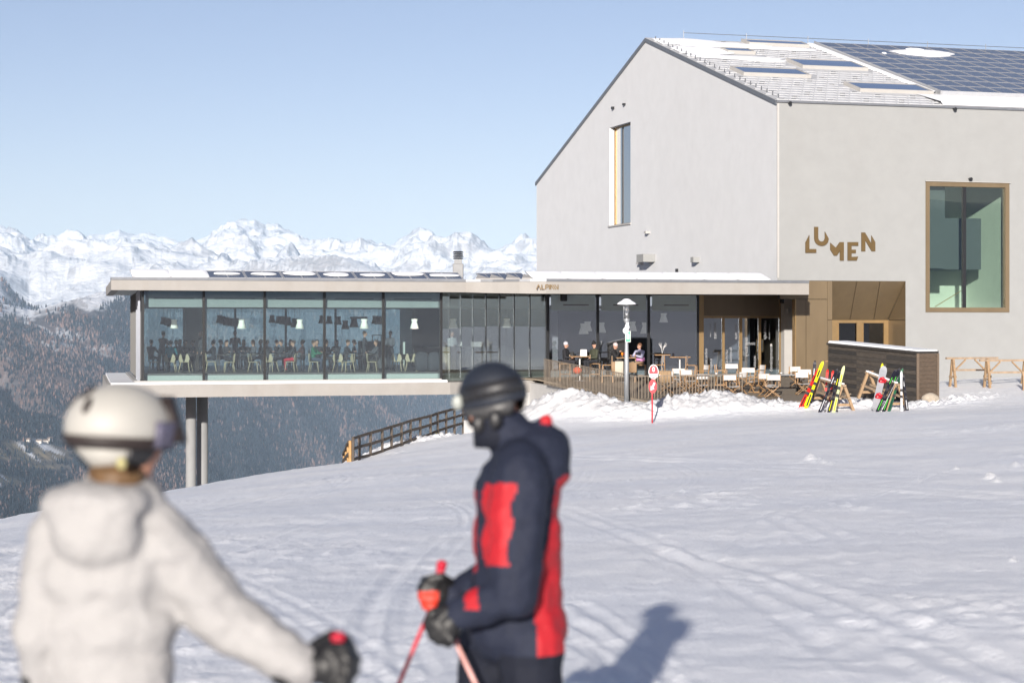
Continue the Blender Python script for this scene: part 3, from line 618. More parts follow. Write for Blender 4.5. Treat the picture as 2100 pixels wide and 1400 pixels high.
rm = MB(); rbox(rm, tW0 - .6, tW1 - .42, 1.9, 4.5, zW0 + 2.1, zW0 + 4.6); rbox(rm, tW0 - .6, tW0 + 1.3, .5, 1.88, zW0 + 2.1, zW1 + .2)
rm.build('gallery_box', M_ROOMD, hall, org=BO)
rl = MB(); z0 = zW0 + .22
for pts in ([BP(tW0 + .1, .9, z0 + 1.05), BP(tW0 + .55, .9, z0 + .8), BP(tW0 + .55, .9, z0 - .4)], [BP(tW0 + 1.0, .9, z0 + .05), BP(tm_ + .35, .9, z0 + .85), BP(tm_ + .35, .9, z0 - .4)]):
    rl.tube(pts, .022, 6)
rl.build('handrail', M_OAK, hall, org=BO)
# --- entrance: bronze cladding panels flush in the facade, then the alcove
zJ = zf_at(1660, 613.5); tP = [TF(1600), TF(1653.5), TF(1697.5)]
def panel(t0, t1, z0, z1, name='cladding_panel', s0=.03, s1=.10, m=M_BRONZE, gap=.012, par=None):
    return (lambda q: q.build(name, m, par or bld, org=BO))(MB().hexa([BP(t0 + gap, s0, z0 + gap), BP(t1 - gap, s0, z0 + gap), BP(t1 - gap, s1, z0 + gap), BP(t0 + gap, s1, z0 + gap), BP(t0 + gap, s0, z1 - gap), BP(t1 - gap, s0, z1 - gap), BP(t1 - gap, s1, z1 - gap), BP(t0 + gap, s1, z1 - gap)]))
panel(tP[0], tP[2], zJ, zX); tPa = TF(1631)
panel(tPa, tP[1], ZB, zJ); panel(tP[1], tP[2], ZB, zJ)
MB().hexa([BP(tPa, .02, ZB), BP(tPa + .05, .02, ZB), BP(tPa + .05, .34, ZB), BP(tPa, .34, ZB), BP(tPa, .02, zJ), BP(tPa + .05, .02, zJ), BP(tPa + .05, .34, zJ), BP(tPa, .34, zJ)]).build('cladding_panel', M_BRONZE2, bld, org=BO)
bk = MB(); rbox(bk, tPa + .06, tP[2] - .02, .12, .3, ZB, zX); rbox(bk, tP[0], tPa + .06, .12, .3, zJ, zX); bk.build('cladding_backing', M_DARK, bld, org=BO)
tq = TF(1708); zH = zf_at(1760, 656)
panel(tP[2], tq, zH, zX, s0=.05, s1=.12); panel(tP[2], tq, ZB, zH, s0=.05, s1=.12)
D2 = 1.9
# sloping soffit panels from the facade top edge back down to the door head
pR = BP(tX1, D2, zH)
tl = [tq, TF(1757.5), TF(1805), tX1]                       # joints along the top edge
tdr = on_line(1820, CF + E2 * D2, E1)[0]
bl = [tq - .55, on_line(1743, CF + E2 * D2, E1)[0], on_line(1792, CF + E2 * D2, E1)[0], tdr]
for i in range(3):
    gp = .014
    a, b, c, d = BP(tl[i] + gp, .02, zX - .01), BP(tl[i + 1] - gp, .02, zX - .01), BP(bl[i + 1] - gp, D2, zH), BP(bl[i] + gp, D2, zH)
    MB().prism([a, b, c, d], Vector((0, .05, .05))).build('soffit_panel', M_BRONZE, bld, org=BO)
nrm = Vector((.04, .05, 0))
MB().prism([BP(tX1 - .01, .02, zX - .02), BP(tX1 - .01, .02, zH + .012), BP(tdr + .02, D2, zH + .012)], nrm).build('cheek_panel', M_BRONZE, bld, org=BO)
MB().prism([BP(tX1 - .01, .02, zH - .012), BP(tX1 - .01, .02, ZB), BP(tdr + .02, D2, ZB), BP(tdr + .02, D2, zH - .012)], nrm).build('cheek_panel', M_BRONZE, bld, org=BO)
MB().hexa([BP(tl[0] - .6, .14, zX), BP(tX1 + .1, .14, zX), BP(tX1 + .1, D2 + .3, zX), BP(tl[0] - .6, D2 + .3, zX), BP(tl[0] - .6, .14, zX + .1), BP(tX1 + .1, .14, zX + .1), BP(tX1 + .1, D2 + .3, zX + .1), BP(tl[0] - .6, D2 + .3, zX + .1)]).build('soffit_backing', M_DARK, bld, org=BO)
tC = bl[0]
MB().hexa([BP(tC - .05, .1, ZB), BP(tC, .1, ZB), BP(tC, D2 + .1, ZB), BP(tC - .05, D2 + .1, ZB), BP(tC - .05, .1, zX), BP(tC, .1, zX), BP(tC, D2 + .1, zX), BP(tC - .05, D2 + .1, zX)]).build('cheek_panel', M_BRONZE, bld, org=BO)
# entrance door: frame and two leaves of dark glass
M_GDK = glassmat('entrance_glass', (.10, .11, .12), .03, gain=.8)
tds = [on_line(u, CF + E2 * D2, E1)[0] for u in (1709, 1716.5, 1757.5, 1767, 1817, 1820)]
def dbox(m, t0, t1, s0, s1, z0, z1): rbox(m, t0, t1, D2 + s0, D2 + s1, z0, z1)
dm = MB(); dbox(dm, tds[0] - .5, tds[1], -.06, .08, ZB, zH); dbox(dm, tds[2], tds[3], -.06, .08, ZB, zH - .14); dbox(dm, tds[4] - .14, tdr + .02, -.06, .08, ZB, zH); dbox(dm, tds[1], tds[4] - .14, -.06, .08, zH - .14, zH)
dm2 = MB(); dbox(dm2, tds[1], tds[1] + .06, -.09, -.02, ZB, zH - .15); dbox(dm2, tds[2] - .06, tds[2] + .0, -.09, -.062, ZB, zH - .15); dbox(dm2, tds[3], tds[3] + .06, -.09, -.02, ZB, zH - .15)
door = dm.build('entrance_door', M_BRONZE2, bld, org=BO); dm2.build('leaf_frame', M_BRONZE2, door, org=BO)
for a, b in ((tds[1] + .05, tds[2] - .05), (tds[3] + .05, tds[4] - .16)):
    q = MB(); dbox(q, a, b, .0, .03, ZB, zH - .14); q.build('pane', M_GDK, door, org=BO)
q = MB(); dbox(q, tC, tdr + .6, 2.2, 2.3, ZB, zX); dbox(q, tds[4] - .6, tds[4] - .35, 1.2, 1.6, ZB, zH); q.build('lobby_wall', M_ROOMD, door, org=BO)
# --- LUMEN
def fpx(x, y): return (1560 + x / 3.0426, 420 + y / 3.0426)
LET = {'letter_l': [(277, 300), (277, 235), (301, 189), (301, 276), (344, 276), (344, 300)],
       'letter_u': [(332, 138), (356, 138), (356, 206), (359, 218), (367, 227), (378, 230), (388, 227), (395, 219), (398, 208), (398, 168), (421, 210), (421, 216), (417, 233), (406, 247), (392, 255), (376, 257), (358, 253), (344, 243), (335, 228), (332, 210)],
       'letter_m': [(432, 237), (466, 268), (491, 233), (516, 233), (516, 348), (492, 348), (492, 287), (472, 317), (455, 317), (432, 281)],
       'letter_e': [(540, 233), (606, 233), (606, 256), (564, 256), (564, 280), (591, 280), (591, 302), (564, 302), (564, 325), (605, 323), (596, 348), (540, 348)],
       'letter_n': [(626, 173), (648, 173), (688, 243), (688, 192), (712, 233), (712, 290), (690, 290), (650, 222), (650, 290), (626, 290)]}
for nm, poly in LET.items():
    pts = []
    for x, y in poly:
        u, v = fpx(x, y); t, p = on_line(u, CF, E1); pts.append(BP(t, -.06, (HV - v) / F * p.y))
    m = MB(); m.prism(pts, E2 * .05); m.build(nm, M_BRONZED, bld, org=BO)
# --- roofs
def roofpt(t, s, h=0.0):                                   # front slope, h above it
    n = (E2 * -(Z_RIDGE - Z_EAVE) + EZ * S_R).normalized(); return BP(t, s, roof_z(min(s, S_R))) + n * h
def roofxy(u, v):                                          # photo pixel on the front slope -> (t, s)
    n = (E2 * -(Z_RIDGE - Z_EAVE) + EZ * S_R).normalized(); p = ray_plane(u, v, BP(0, 0, Z_EAVE), n); q = p - CF; return q.dot(E1), q.dot(E2)
def slab(m, t0, t1, s0, s1, h0, h1):
    m.hexa([roofpt(t0, s0, h0), roofpt(t1, s0, h0), roofpt(t1, s1, h0), roofpt(t0, s1, h0), roofpt(t0, s0, h1), roofpt(t1, s0, h1), roofpt(t1, s1, h1), roofpt(t0, s1, h1)])
m = MB(); slab(m, -.06, LEN + .1, -.06, S_R, .0, .07); roof = m.build('roof', M_ROOF, bld, org=BO)
m = MB(); m.hexa([BP(-.06, S_R, Z_RIDGE), BP(LEN, S_R, Z_RIDGE), BP(LEN, S_L + .1, Z_LEAVE - .03), BP(-.06, S_L + .1, Z_LEAVE - .03), BP(-.06, S_R, Z_RIDGE + .07), BP(LEN, S_R, Z_RIDGE + .07), BP(LEN, S_L + .1, Z_LEAVE + .04), BP(-.06, S_L + .1, Z_LEAVE + .04)])
m.build('rear_roof_slope', M_ROOF, bld, org=BO)
m = MB()
for a, b in (((0, Z_EAVE), (S_R, Z_RIDGE)), ((S_R, Z_RIDGE), (S_L + .1, Z_LEAVE - .03))):
    m.hexa([BP(-.075, a[0], a[1] - .16), BP(-.005, a[0], a[1] - .16), BP(-.005, b[0], b[1] - .16), BP(-.075, b[0], b[1] - .16), BP(-.075, a[0], a[1] + .05), BP(-.005, a[0], a[1] + .05), BP(-.005, b[0], b[1] + .05), BP(-.075, b[0], b[1] + .05)])
m.build('verge_flashing', M_GREYMET, roof, org=BO)
m = MB(); m.hexa([BP(-.06, -.09, Z_EAVE - .05), BP(LEN, -.09, Z_EAVE - .05), BP(LEN, -.004, Z_EAVE - .05), BP(-.06, -.004, Z_EAVE - .05), BP(-.06, -.09, Z_EAVE + .05), BP(LEN, -.09, Z_EAVE + .05), BP(LEN, -.004, Z_EAVE + .05), BP(-.06, -.004, Z_EAVE + .05)])
m.build('eaves_flashing', M_GREYMET, roof, org=BO)
# solar array
tS0, sS1 = roofxy(1668, 96); tS0b, sS0 = roofxy(1929, 198)
tS0 = (tS0 + tS0b) / 2; NROW = 9; ph = (sS1 - sS0) / NROW; pw = 1.13
# skylights from their pixel corners
SKY = [((1519, 88.5), (1660, 101)), ((1476, 105.5), (1549, 115)), ((1496, 145), (1663, 163.5)), ((1611, 128.6), (1780, 148.6)), ((1729, 177), (1914, 197))]
SKB = []
for i, (a, b) in enumerate(SKY):
    t0, s1 = roofxy(*a); t1, s0 = roofxy(*b); SKB.append((t0, t1, s0, s1))
    m = MB(); w = .10
    for q in ((t0, t1, s0, s0 + w), (t0, t1, s1 - w, s1), (t0, t0 + w, s0 + w, s1 - w), (t1 - w, t1, s0 + w, s1 - w)): slab(m, *q, .07, .24)
    sk = m.build('skylight', M_TRIM, roof, org=BO)
    m = MB(); slab(m, t0 + w, t1 - w, s0 + w, s1 - w, .20, .225); m.build('pane', M_GSKY, sk, org=BO)
# shingles with their raised lower lips: one small tile per course and column, and the snow guards standing on them
m = MB(); g2 = MB(); r2 = random.Random(3)
cs, ct = .62, .62
s_ = .1; row = 0
while s_ < S_R - .3:
    t_ = -.02 + (row % 2) * ct / 2
    while t_ < tS0 + (0.2 if s_ > sS0 - .4 else LEN):
        if t_ > 14.5 and s_ < sS0: break
        if t_ + ct > tS0 + .05 and s_ > sS0 - .3: break
        blk = any(a[0] - ct < t_ < a[1] and a[2] - cs < s_ < a[3] for a in SKB)
        if not blk:
            gp = .012; h = .07
            m.add([roofpt(t_ + gp, s_, h + .022), roofpt(t_ + ct - gp, s_, h + .022), roofpt(t_ + ct - gp, s_ + cs * .98, h + .004), roofpt(t_ + gp, s_ + cs * .98, h + .004), roofpt(t_ + gp, s_, h), roofpt(t_ + ct - gp, s_, h)], [(0, 1, 2, 3), (4, 5, 1, 0)])
            if (int(t_ / ct) + row * 2) % 3 == 0 and r2.random() < .93:
                a = t_ + ct * .3; g2.hexa([roofpt(a, s_ + .1, h), roofpt(a + .26, s_ + .1, h), roofpt(a + .26, s_ + .13, h), roofpt(a, s_ + .13, h), roofpt(a, s_ + .09, h + .055), roofpt(a + .26, s_ + .09, h + .055), roofpt(a + .26, s_ + .11, h + .055), roofpt(a, s_ + .11, h + .055)])
        t_ += ct
    s_ += cs; row += 1
o = m.build('roof_shingles', M_SHING, roof, org=BO, tri_fix=False); o['kind'] = 'stuff'
o = g2.build('snow_guards', M_GREYMET, roof, org=BO); o['kind'] = 'stuff'
# panels
proto = None; nI = (E2 * -(Z_RIDGE - Z_EAVE) + EZ * S_R).normalized(); sv = (BP(0, 1, roof_z(1)) - BP(0, 0, roof_z(0)))
k_ = sv.length; sv.normalize()
fl = MB(); L_ = ph * k_ - .05; W_ = pw - .05
def lp(a, b, h): return E1 * a + sv * b + nI * h
for q in ((0, W_, 0, .05), (0, W_, L_ - .05, L_), (0, .05, .05, L_ - .05), (W_ - .05, W_, .05, L_ - .05)):
    fl.hexa([lp(q[0], q[2], 0), lp(q[1], q[2], 0), lp(q[1], q[3], 0), lp(q[0], q[3], 0), lp(q[0], q[2], .05), lp(q[1], q[2], .05), lp(q[1], q[3], .05), lp(q[0], q[3], .05)], 1)
fl.hexa([lp(.05, .05, .0), lp(W_ - .05, .05, .0), lp(W_ - .05, L_ - .05, .0), lp(.05, L_ - .05, .0), lp(.05, .05, .044), lp(W_ - .05, .05, .044), lp(W_ - .05, L_ - .05, .044), lp(.05, L_ - .05, .044)], 0)
NC = 17
for r in range(NROW):
    for c in range(NC):
        p = roofpt(tS0 + .06 + c * pw, sS0 + r * ph, .22) - Vector(BO)
        if proto is None: proto = fl.build('solar_panel', [M_PV, M_PVF], roof); proto.location = p
        else: inst(proto, 'solar_panel', roof, p)
m = MB(); slab(m, tS0 - .02, tS0 + .05, sS0 - .05, sS1 + .05, .07, .30); slab(m, tS0 + .05, LEN, sS0 - .09, sS0 - .04, .07, .30); m.build('array_edge', M_PVF, roof, org=BO)
# snow left on the roof: lens patch on the panels, band under the array, dusting near the ridge
def blob(cx, cy, rx, ry, base, th, seed, name, n=26, par=None):
    rr = random.Random(seed); m = MB(); vs = []; nrg = 5
    ph_ = [rr.uniform(0, 6.28) for _ in range(4)]
    for k in range(nrg + 1):
        f_ = 1 - k / nrg
        for j in range(n):
            a = 2 * math.pi * j / n; w = 1 + .10 * math.sin(2 * a + ph_[0]) + .08 * math.sin(3 * a + ph_[1]) + .06 * math.sin(7 * a + ph_[2]) + .04 * math.sin(11 * a + ph_[3])
            vs.append(roofpt(max(cx + rx * w * f_ * math.cos(a), .12), min(cy + ry * w * f_ * math.sin(a), S_R - .02), base + th * (1 - f_ * f_) ** .5))
    fs = [tuple(k * n + q for q in (j, (j + 1) % n)) + tuple((k + 1) * n + q for q in ((j + 1) % n, j)) for k in range(nrg) for j in range(n)]
    m.add(vs, fs); return m.build(name, M_RSNOW, par or roof, True, org=BO)
t_, s_ = roofxy(1893, 119.5); blob(t_, s_, 1.95, 1.05, .268, .12, 2, 'snow_patch')
t_, s_ = roofxy(1876, 111.5); blob(t_, s_, .6, .22, .268, .07, 5, 'snow_patch')
t_, s_ = roofxy(1812, 119.3); blob(t_, s_, .15, .14, .268, .05, 6, 'snow_patch')
for i, (u, v, rx, ry) in enumerate(((1400, 90, 2.6, 1.2), (1480, 97, 3.2, 1.0), (1440, 108, 2.0, 1.4), (1500, 122, 3.0, .55), (1600, 104, 2.6, .5), (1555, 127, 1.6, .5))):
    t_, s_ = roofxy(u, v); blob(t_, s_, rx, ry, .10, .06, 20 + i, 'snow_patch')
m = MB(); rr = random.Random(9); n = 60; vs = []
for i in range(n + 1):
    t_ = TF(1935) + (LEN - TF(1935)) * i / n; w = .95 + .12 * math.sin(i * 1.7) + rr.uniform(-.08, .08)
    if i == 0: w *= .3
    vs += [roofpt(t_, .05, .1), roofpt(t_, .3, .2), roofpt(t_, w, .22), roofpt(t_, sS0 - .1, .1)]
m.add(vs, [(i * 4 + k, i * 4 + 4 + k, i * 4 + 5 + k, i * 4 + 1 + k) for i in range(n) for k in range(3)]); m.build('snow_band', M_RSNOW, roof, True, org=BO)
m = MB(); n = 40; vs = []
for i in range(n + 1):
    s_ = sS0 + .3 + (sS1 - sS0 - .3) * i / n; w = .28 + .25 * i / n + rr.uniform(-.08, .1); vs += [roofpt(tS0 - .04, s_, .12), roofpt(tS0 - .06, s_, .2), roofpt(tS0 - w * .6, s_, .2), roofpt(tS0 - w, s_, .1)]
m.add(vs, [(i * 4 + k, i * 4 + 4 + k, i * 4 + 5 + k, i * 4 + 1 + k) for i in range(n) for k in range(3)]); m.build('snow_band', M_RSNOW, roof, True, org=BO)
# lightning wire on the ridge
m = MB(); pts = [BP(t, S_R, Z_RIDGE + .42) for t in np.linspace(2.2, LEN, 18)]
m.tube(pts, .018, 5)
for i in range(0, 18, 2): m.tube([BP(np.linspace(2.2, LEN, 18)[i], S_R, Z_RIDGE + .05), pts[i] + EZ * .12], .02, 5)
m.build('lightning_wire', M_GREYMET, roof, org=BO)
m = MB()
for i in range(26): s_ = .5 + i * .65; m.tube([roofpt(.25, s_, .08), roofpt(.25, s_, .26)], .03, 5)
m.build('verge_studs', M_GREYMET, roof, org=BO)
# small fittings on the walls
def gpt(u, v, out=0.0): t, p = on_line(u, CF, E2); return BP(-out, t, (HV - v) / F * p.y)
def gbox(u0, u1, v0, v1, out, name, mt):
    a, b = on_line(u0, CF, E2), on_line(u1, CF, E2); z1 = (HV - v0) / F * a[1].y; z0 = (HV - v1) / F * a[1].y
    m = MB(); m.hexa([BP(-out, a[0], z0), BP(-out, b[0], z0), BP(0, b[0], z0), BP(0, a[0], z0), BP(-out, a[0], z1), BP(-out, b[0], z1), BP(0, b[0], z1), BP(0, a[0], z1)]); return m.build(name, mt, bld, org=BO)
gbox(1344, 1330, 521, 537, .7, 'vent_hood', M_FACADE); gbox(1435, 1429, 527, 538, .35, 'vent_hood', M_FACADE)
gbox(1333, 1329, 474, 479, .25, 'security_camera', M_TRIM); gbox(1319, 1313, 538, 542, .25, 'wall_light', M_TRIM); gbox(1391, 1389, 551, 558, .12, 'wall_socket', M_DARK)
gbox(1260, 1258, 219, 224, .15, 'wall_hook', M_DARK); gbox(1283, 1281, 212, 216, .15, 'wall_hook', M_DARK)
for u, v in ((1617, 211.5), (1955, 224), (1987, 367)):
    t, p = on_line(u, CF, E1); z = (HV - v) / F * p.y; q = MB(); q.tube([BP(t, -.02, z), BP(t, -.22, z - .03)], [.05, .09], 8); q.build('spotlight', M_DARK, bld, org=BO)
# ================================================================== RESTAURANT
M_CONC = mat('pale_concrete', (.293, .28, .265), .8, var=.05, vscale=1.6, bump=.1, bscale=25, stain=((.25, .225, .20), 1.1, .45, (1, 1, .12)))
M_CONCG = mat('grey_concrete', (.42, .42, .42), .8, var=.07, vscale=2, bump=.1, bscale=25, stain=((.33, .33, .34), .8, .4, (1, 1, .15)))
M_GL = glassmat('restaurant_glass', (.87, .94, .945), .06, gain=.8)
M_GLC = glassmat('curved_glass', (.90, .95, .95), .09, gain=.55)
M_GL2 = glassmat('side_glass', (.78, .84, .86), .10, gain=1.0)
M_GT = glassmat('terrace_glass', (.82, .86, .90), .085, gain=1.1)
M_FLOOR = mat('dark_parquet', (.11, .10, .095), .5, var=.15, vscale=3)
M_CEIL = mat('plaster_ceiling', (.46, .48, .47), .8, var=.04)
M_BULK = mat('bulkhead_board', (.25, .275, .27), .8, var=.05)
M_UPST = mat('floor_edge', (.40, .43, .405), .6, var=.03)
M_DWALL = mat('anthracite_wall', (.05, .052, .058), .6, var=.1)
M_STEEL = mat('brushed_steel', (.45, .46, .47), .35, .8, var=.08, vscale=4, stretch=(1, 1, .2))
M_COLM = mat('column_concrete', (.24, .245, .25), .75, var=.06, vscale=2, bump=.08, bscale=20)
M_WHITE = mat('white_paint', (.38, .37, .36), .6, var=.03)
M_REFL_FIN = mat('blue_grey_reflection_fin', (.10, .11, .135), .3, .3, var=.1)
G0 = PZ(291, 84, 0); EB = Vector((-.2119, .9773, 0)).normalized(); WB = 16.4
def W(a, b, z): return G0 + E1 * a + EB * b + EZ * z
A5 = on_line(905, G0, E1)[0]
RZ = 1.897
rest = thing('restaurant_building', 'low glazed restaurant wing jutting over the valley on concrete columns', 'building', (G0.x, G0.y, -3.05)); RO = (G0.x, G0.y, -3.05)
# roof edge path (photo column, depth, underside height)
EDGE = [(228, 82.65, 1.425), (290, 83.0, 1.421), (600, 84.75, 1.41), (905, 86.45, 1.40), (955, 86.7, 1.395), (985, 86.72, 1.375), (1010, 86.55, 1.36), (1040, 86.25, 1.345), (1065, 86.0, 1.335), (1087, 85.88, 1.325), (1120, 85.8, 1.32), (1360, 87.4, 1.325), (1659, 89.35, 1.33)]
ept = [(PZ(u, d, 0), zb) for u, d, zb in EDGE]
def inner(i, off):                                        # offset of the edge path towards the house
    return ept[i][0] + E2 * off
m = MB(); mc = MB(); msf = MB()
n = len(ept)
for i in range(n - 1):
    (p, zp), (q, zq) = ept[i], ept[i + 1]
    pi, qi = inner(i, .35), inner(i + 1, .35)
    m.hexa([p + EZ * zp, q + EZ * zq, qi + EZ * zq, pi + EZ * zp, p + EZ * (RZ - .055), q + EZ * (RZ - .055), qi + EZ * (RZ - .055), pi + EZ * (RZ - .055)])
    po, qo = p - E2 * .03, q - E2 * .03
    mc.hexa([po + EZ * (RZ - .05), qo + EZ * (RZ - .05), qi + EZ * (RZ - .05), pi + EZ * (RZ - .05), po + EZ * (RZ + .06), qo + EZ * (RZ + .06), qi + EZ * (RZ + .06), pi + EZ * (RZ + .06)])
    b0, b1 = (W(-2.0 if i == 0 else 0, WB + .8, 0), None)
fas = m.build('roof_fascia', M_CONC, rest, org=RO)
mc.build('coping', M_GREYMET, fas, org=RO)
# left end of the fascia, the roof deck and the soffit
L0 = ept[0][0]; LB = L0 + (W(0, WB, 0) - W(0, 0, 0)) * 1.06
m = MB(); lo_ = L0 + E1 * .35; lob = LB + E1 * .35
m.hexa([L0 + E2 * .002 + EZ * 1.425, lo_ + E2 * .352 + EZ * 1.425, lob + EZ * 1.425, LB + EZ * 1.425, L0 + E2 * .002 + EZ * (RZ - .055), lo_ + E2 * .352 + EZ * (RZ - .055), lob + EZ * (RZ - .055), LB + EZ * (RZ - .055)])
m.build('end_fascia', M_CONC, rest, org=RO)
deck = [inner(i, .30) for i in range(n)] + [CF + E1 * 1.6 + E2 * .02, CF - E2 * .0, CF + E2 * 12, LB + E1 * 24 + E2 * 1.0, lob]
m = MB(); m.prism([p + EZ * (1.46) for p in deck], EZ * .36); rdeck = m.build('roof_deck', M_CEIL, rest, org=RO)
m = MB(); m.prism([p + EZ * 1.83 for p in [inner(i, .33) for i in range(n)] + deck[n:]], EZ * .03); m.build('roof_membrane', M_GREYMET, rdeck, org=RO)
# lower slab with sill
SLT, SLB = -2.52, -3.05
sl_f = [W(-1.45, -1.1, 0), W(A5 + .2, -1.1, 0), W(A5 + 1.3, -.7, 0), W(A5 + 2.2, .5, 0), W(A5 + 4.6, .9, 0)]
sl_b = [W(A5 + 5.5, 6.0, 0), W(A5 + 5.5, WB + .6, 0), W(-1.45, WB + .2, 0)]
m = MB(); m.prism([p + EZ * SLB for p in sl_f + sl_b], EZ * (SLT - SLB)); slabo = m.build('floor_slab', M_CONC, rest, org=RO)
M_SLABT = M_RSNOW
m = MB(); inn = [W(-1.3, -.95, 0), W(A5 + .1, -.95, 0), W(A5 + .1, -.12, 0), W(-.35, -.12, 0), W(-.35, WB, 0), W(-1.3, WB, 0)]
m.prism([p + EZ * (SLT + .004) for p in inn], EZ * .09); m.build('ledge_snow', M_RSNOW, slabo, org=RO)
m = MB(); m.prism([p + EZ * (SLT + .002) for p in [W(-.32, -.1, 0), W(A5, -.1, 0), W(A5, .18, 0), W(-.1, .18, 0), W(-.1, WB, 0), W(-.32, WB, 0)]], EZ * .135); m.build('sill', M_TRIM, slabo, org=RO)
# interior floor, ceiling bulkhead
FZ = -2.10; ZC = .73
CURV = [(905, 87.7), (923, 88.15), (946, 88.68), (971, 89.22), (997, 89.78), (1025, 90.36), (1055, 90.98), (1087, 91.65), (1121, 92.4)]
cpt = [PZ(u, d, 0) for u, d in CURV]
T0 = cpt[-1]; TW = on_line(1608, T0, E1)[1]
fl_poly = [W(.25, .30, 0), W(A5 - .1, .30, 0)] + [p + Vector((-.15, .3, 0)) for p in cpt[1:]] + [TW + E2 * .3, TW + E2 * 7.5, W(A5 + 5, WB - .3, 0), W(.1, WB - .3, 0)]
m = MB(); m.prism([p + EZ * (FZ - .06) for p in fl_poly], EZ * .06); m.build('interior_floor', M_FLOOR, rest, org=RO)
m = MB(); m.prism([p + EZ * (SLT + .01) for p in fl_poly], EZ * (FZ - .07 - SLT - .01)); m.build('floor_edge', M_UPST, rest, org=RO)
# bulkhead just inside the glass
blk_o = [W(.3, .22, 0), W(A5 - .1, .22, 0)] + [p + Vector((-.1, .25, 0)) for p in cpt[1:]]
blk_i = [p + E2 * 1.4 for p in blk_o]
m = MB()
for i in range(len(blk_o) - 1):
    a, b, c, d = blk_o[i], blk_o[i + 1], blk_i[i + 1], blk_i[i]
    m.hexa([a + EZ * ZC, b + EZ * ZC, c + EZ * ZC, d + EZ * ZC, a + EZ * 1.455, b + EZ * 1.455, c + EZ * 1.455, d + EZ * 1.455])
m.build('ceiling_bulkhead', M_BULK, rest, org=RO)
m = MB(); m.prism([p + EZ * (ZC + .06) for p in [q + E2 * 1.4 for q in blk_o] + [TW + E2 * 7.0, W(A5 + 5, WB - .3, 0), W(.1, WB - .3, 0)]], EZ * .12); m.build('ceiling', M_CEIL, rest, org=RO)
for i in range(5):
    a0 = i * A5 / 5 + .5; m = MB(); m.hexa([W(a0, .2, 1.08), W(a0 + 1.7, .2, 1.08), W(a0 + 1.7, .216, 1.08), W(a0, .216, 1.08), W(a0, .2, 1.13), W(a0 + 1.7, .2, 1.13), W(a0 + 1.7, .216, 1.13), W(a0, .216, 1.13)]); m.build('air_slot', M_DARK, rest, org=RO)
# front glazing: five panes and mullions
GB, GT = -2.385, 1.44
def pane(p, q, z0, z1, name, mt, th=.03, nrm=None, parent=rest):
    nn = (nrm or E2) * th; m = MB(); m.hexa([p + EZ * z0, q + EZ * z0, q + nn + EZ * z0, p + nn + EZ * z0, p + EZ * z1, q + EZ * z1, q + nn + EZ * z1, p + nn + EZ * z1]); return m.build(name, mt, parent, org=RO)
def post(p, w, d, z0, z1, name='mullion', mt=M_DARK):
    m = MB(); m.hexa([p - E1 * w / 2 + EZ * z0, p + E1 * w / 2 + EZ * z0, p + E1 * w / 2 + E2 * d + EZ * z0, p - E1 * w / 2 + E2 * d + EZ * z0, p - E1 * w / 2 + EZ * z1, p + E1 * w / 2 + EZ * z1, p + E1 * w / 2 + E2 * d + EZ * z1, p - E1 * w / 2 + E2 * d + EZ * z1]); return m.build(name, mt, rest, org=RO)
for i in range(5):
    pane(W(i * A5 / 5 + .05, 0, 0), W((i + 1) * A5 / 5 - .03, 0, 0), GB, GT, 'window_pane', M_GL)
for i in range(6):
    post(W(i * A5 / 5 + (.04 if i == 0 else 0), -.03, 0), .10 if i else .11, .16, GB - .02, GT)
for i in range(8):
    a, b = cpt[i], cpt[i + 1]; d = (b - a).normalized(); nn = Vector((-d.y, d.x, 0))
    pane(a + d * .02, b - d * .02, GB, GT - .02, 'curved_pane', M_GLC, .03, nn)
    if i in (3, 4, 5, 6): post(b, .05, .07, GB, GT)
# side glazing (towards the valley) with close vertical fins added for its ribbed reflection
for i in range(6):
    a, b = W(0, i * WB / 6 + .05, 0), W(0, (i + 1) * WB / 6 - .03, 0); pane(a, b, GB, GT, 'side_pane', M_GL2, .03, E1)
    m = MB(); p = W(0, (i + 1) * WB / 6, 0); m.box(p + EZ * ((GB + GT) / 2) - E1 * .02, (.12, .07, GT - GB)); m.build('mullion', M_DARK, rest, org=RO)
for i in range(5):
    m = MB(); p = W(0, .55 + i * .75, 0); m.box(p + EZ * ((GB + GT) / 2) - E1 * .10, (.10, .035, GT - GB)); m.build('reflection_fin', M_REFL_FIN, rest, org=RO)
# back glazing
for i in range(6):
    a, b = W(i * 2.6 + .05, WB, 0), W((i + 1) * 2.6 - .03, WB, 0); pane(a, b, GB, GT, 'rear_pane', M_GL, .03)
    post(W((i + 1) * 2.6, WB - .05, 0), .10, .16, GB, GT)
# core wall with the bar niche at the back
KA = on_line(845, W(0, 12.5, 0), E1)[0]
m = MB(); a0 = W(KA, 12.5, 0); m.hexa([a0 + EZ * FZ, W(A5 + 9, 12.5, FZ), W(A5 + 9, 12.9, FZ), a0 + EB * .4 + EZ * FZ, a0 + EZ * (ZC + .06), W(A5 + 9, 12.5, ZC + .06), W(A5 + 9, 12.9, ZC + .06), a0 + EB * .4 + EZ * (ZC + .06)])
core = m.build('core_wall', M_DWALL, rest, org=RO)
m = MB(); m.hexa([W(KA, 12.9, FZ), W(KA + .4, 12.9, FZ), W(KA + .4, WB, FZ), W(KA, WB, FZ), W(KA, 12.9, ZC + .06), W(KA + .4, 12.9, ZC + .06), W(KA + .4, WB, ZC + .06), W(KA, WB, ZC + .06)]); m.build('core_return', M_DWALL, rest, org=RO)
q = W(KA + 1.0, 12.3, 0)
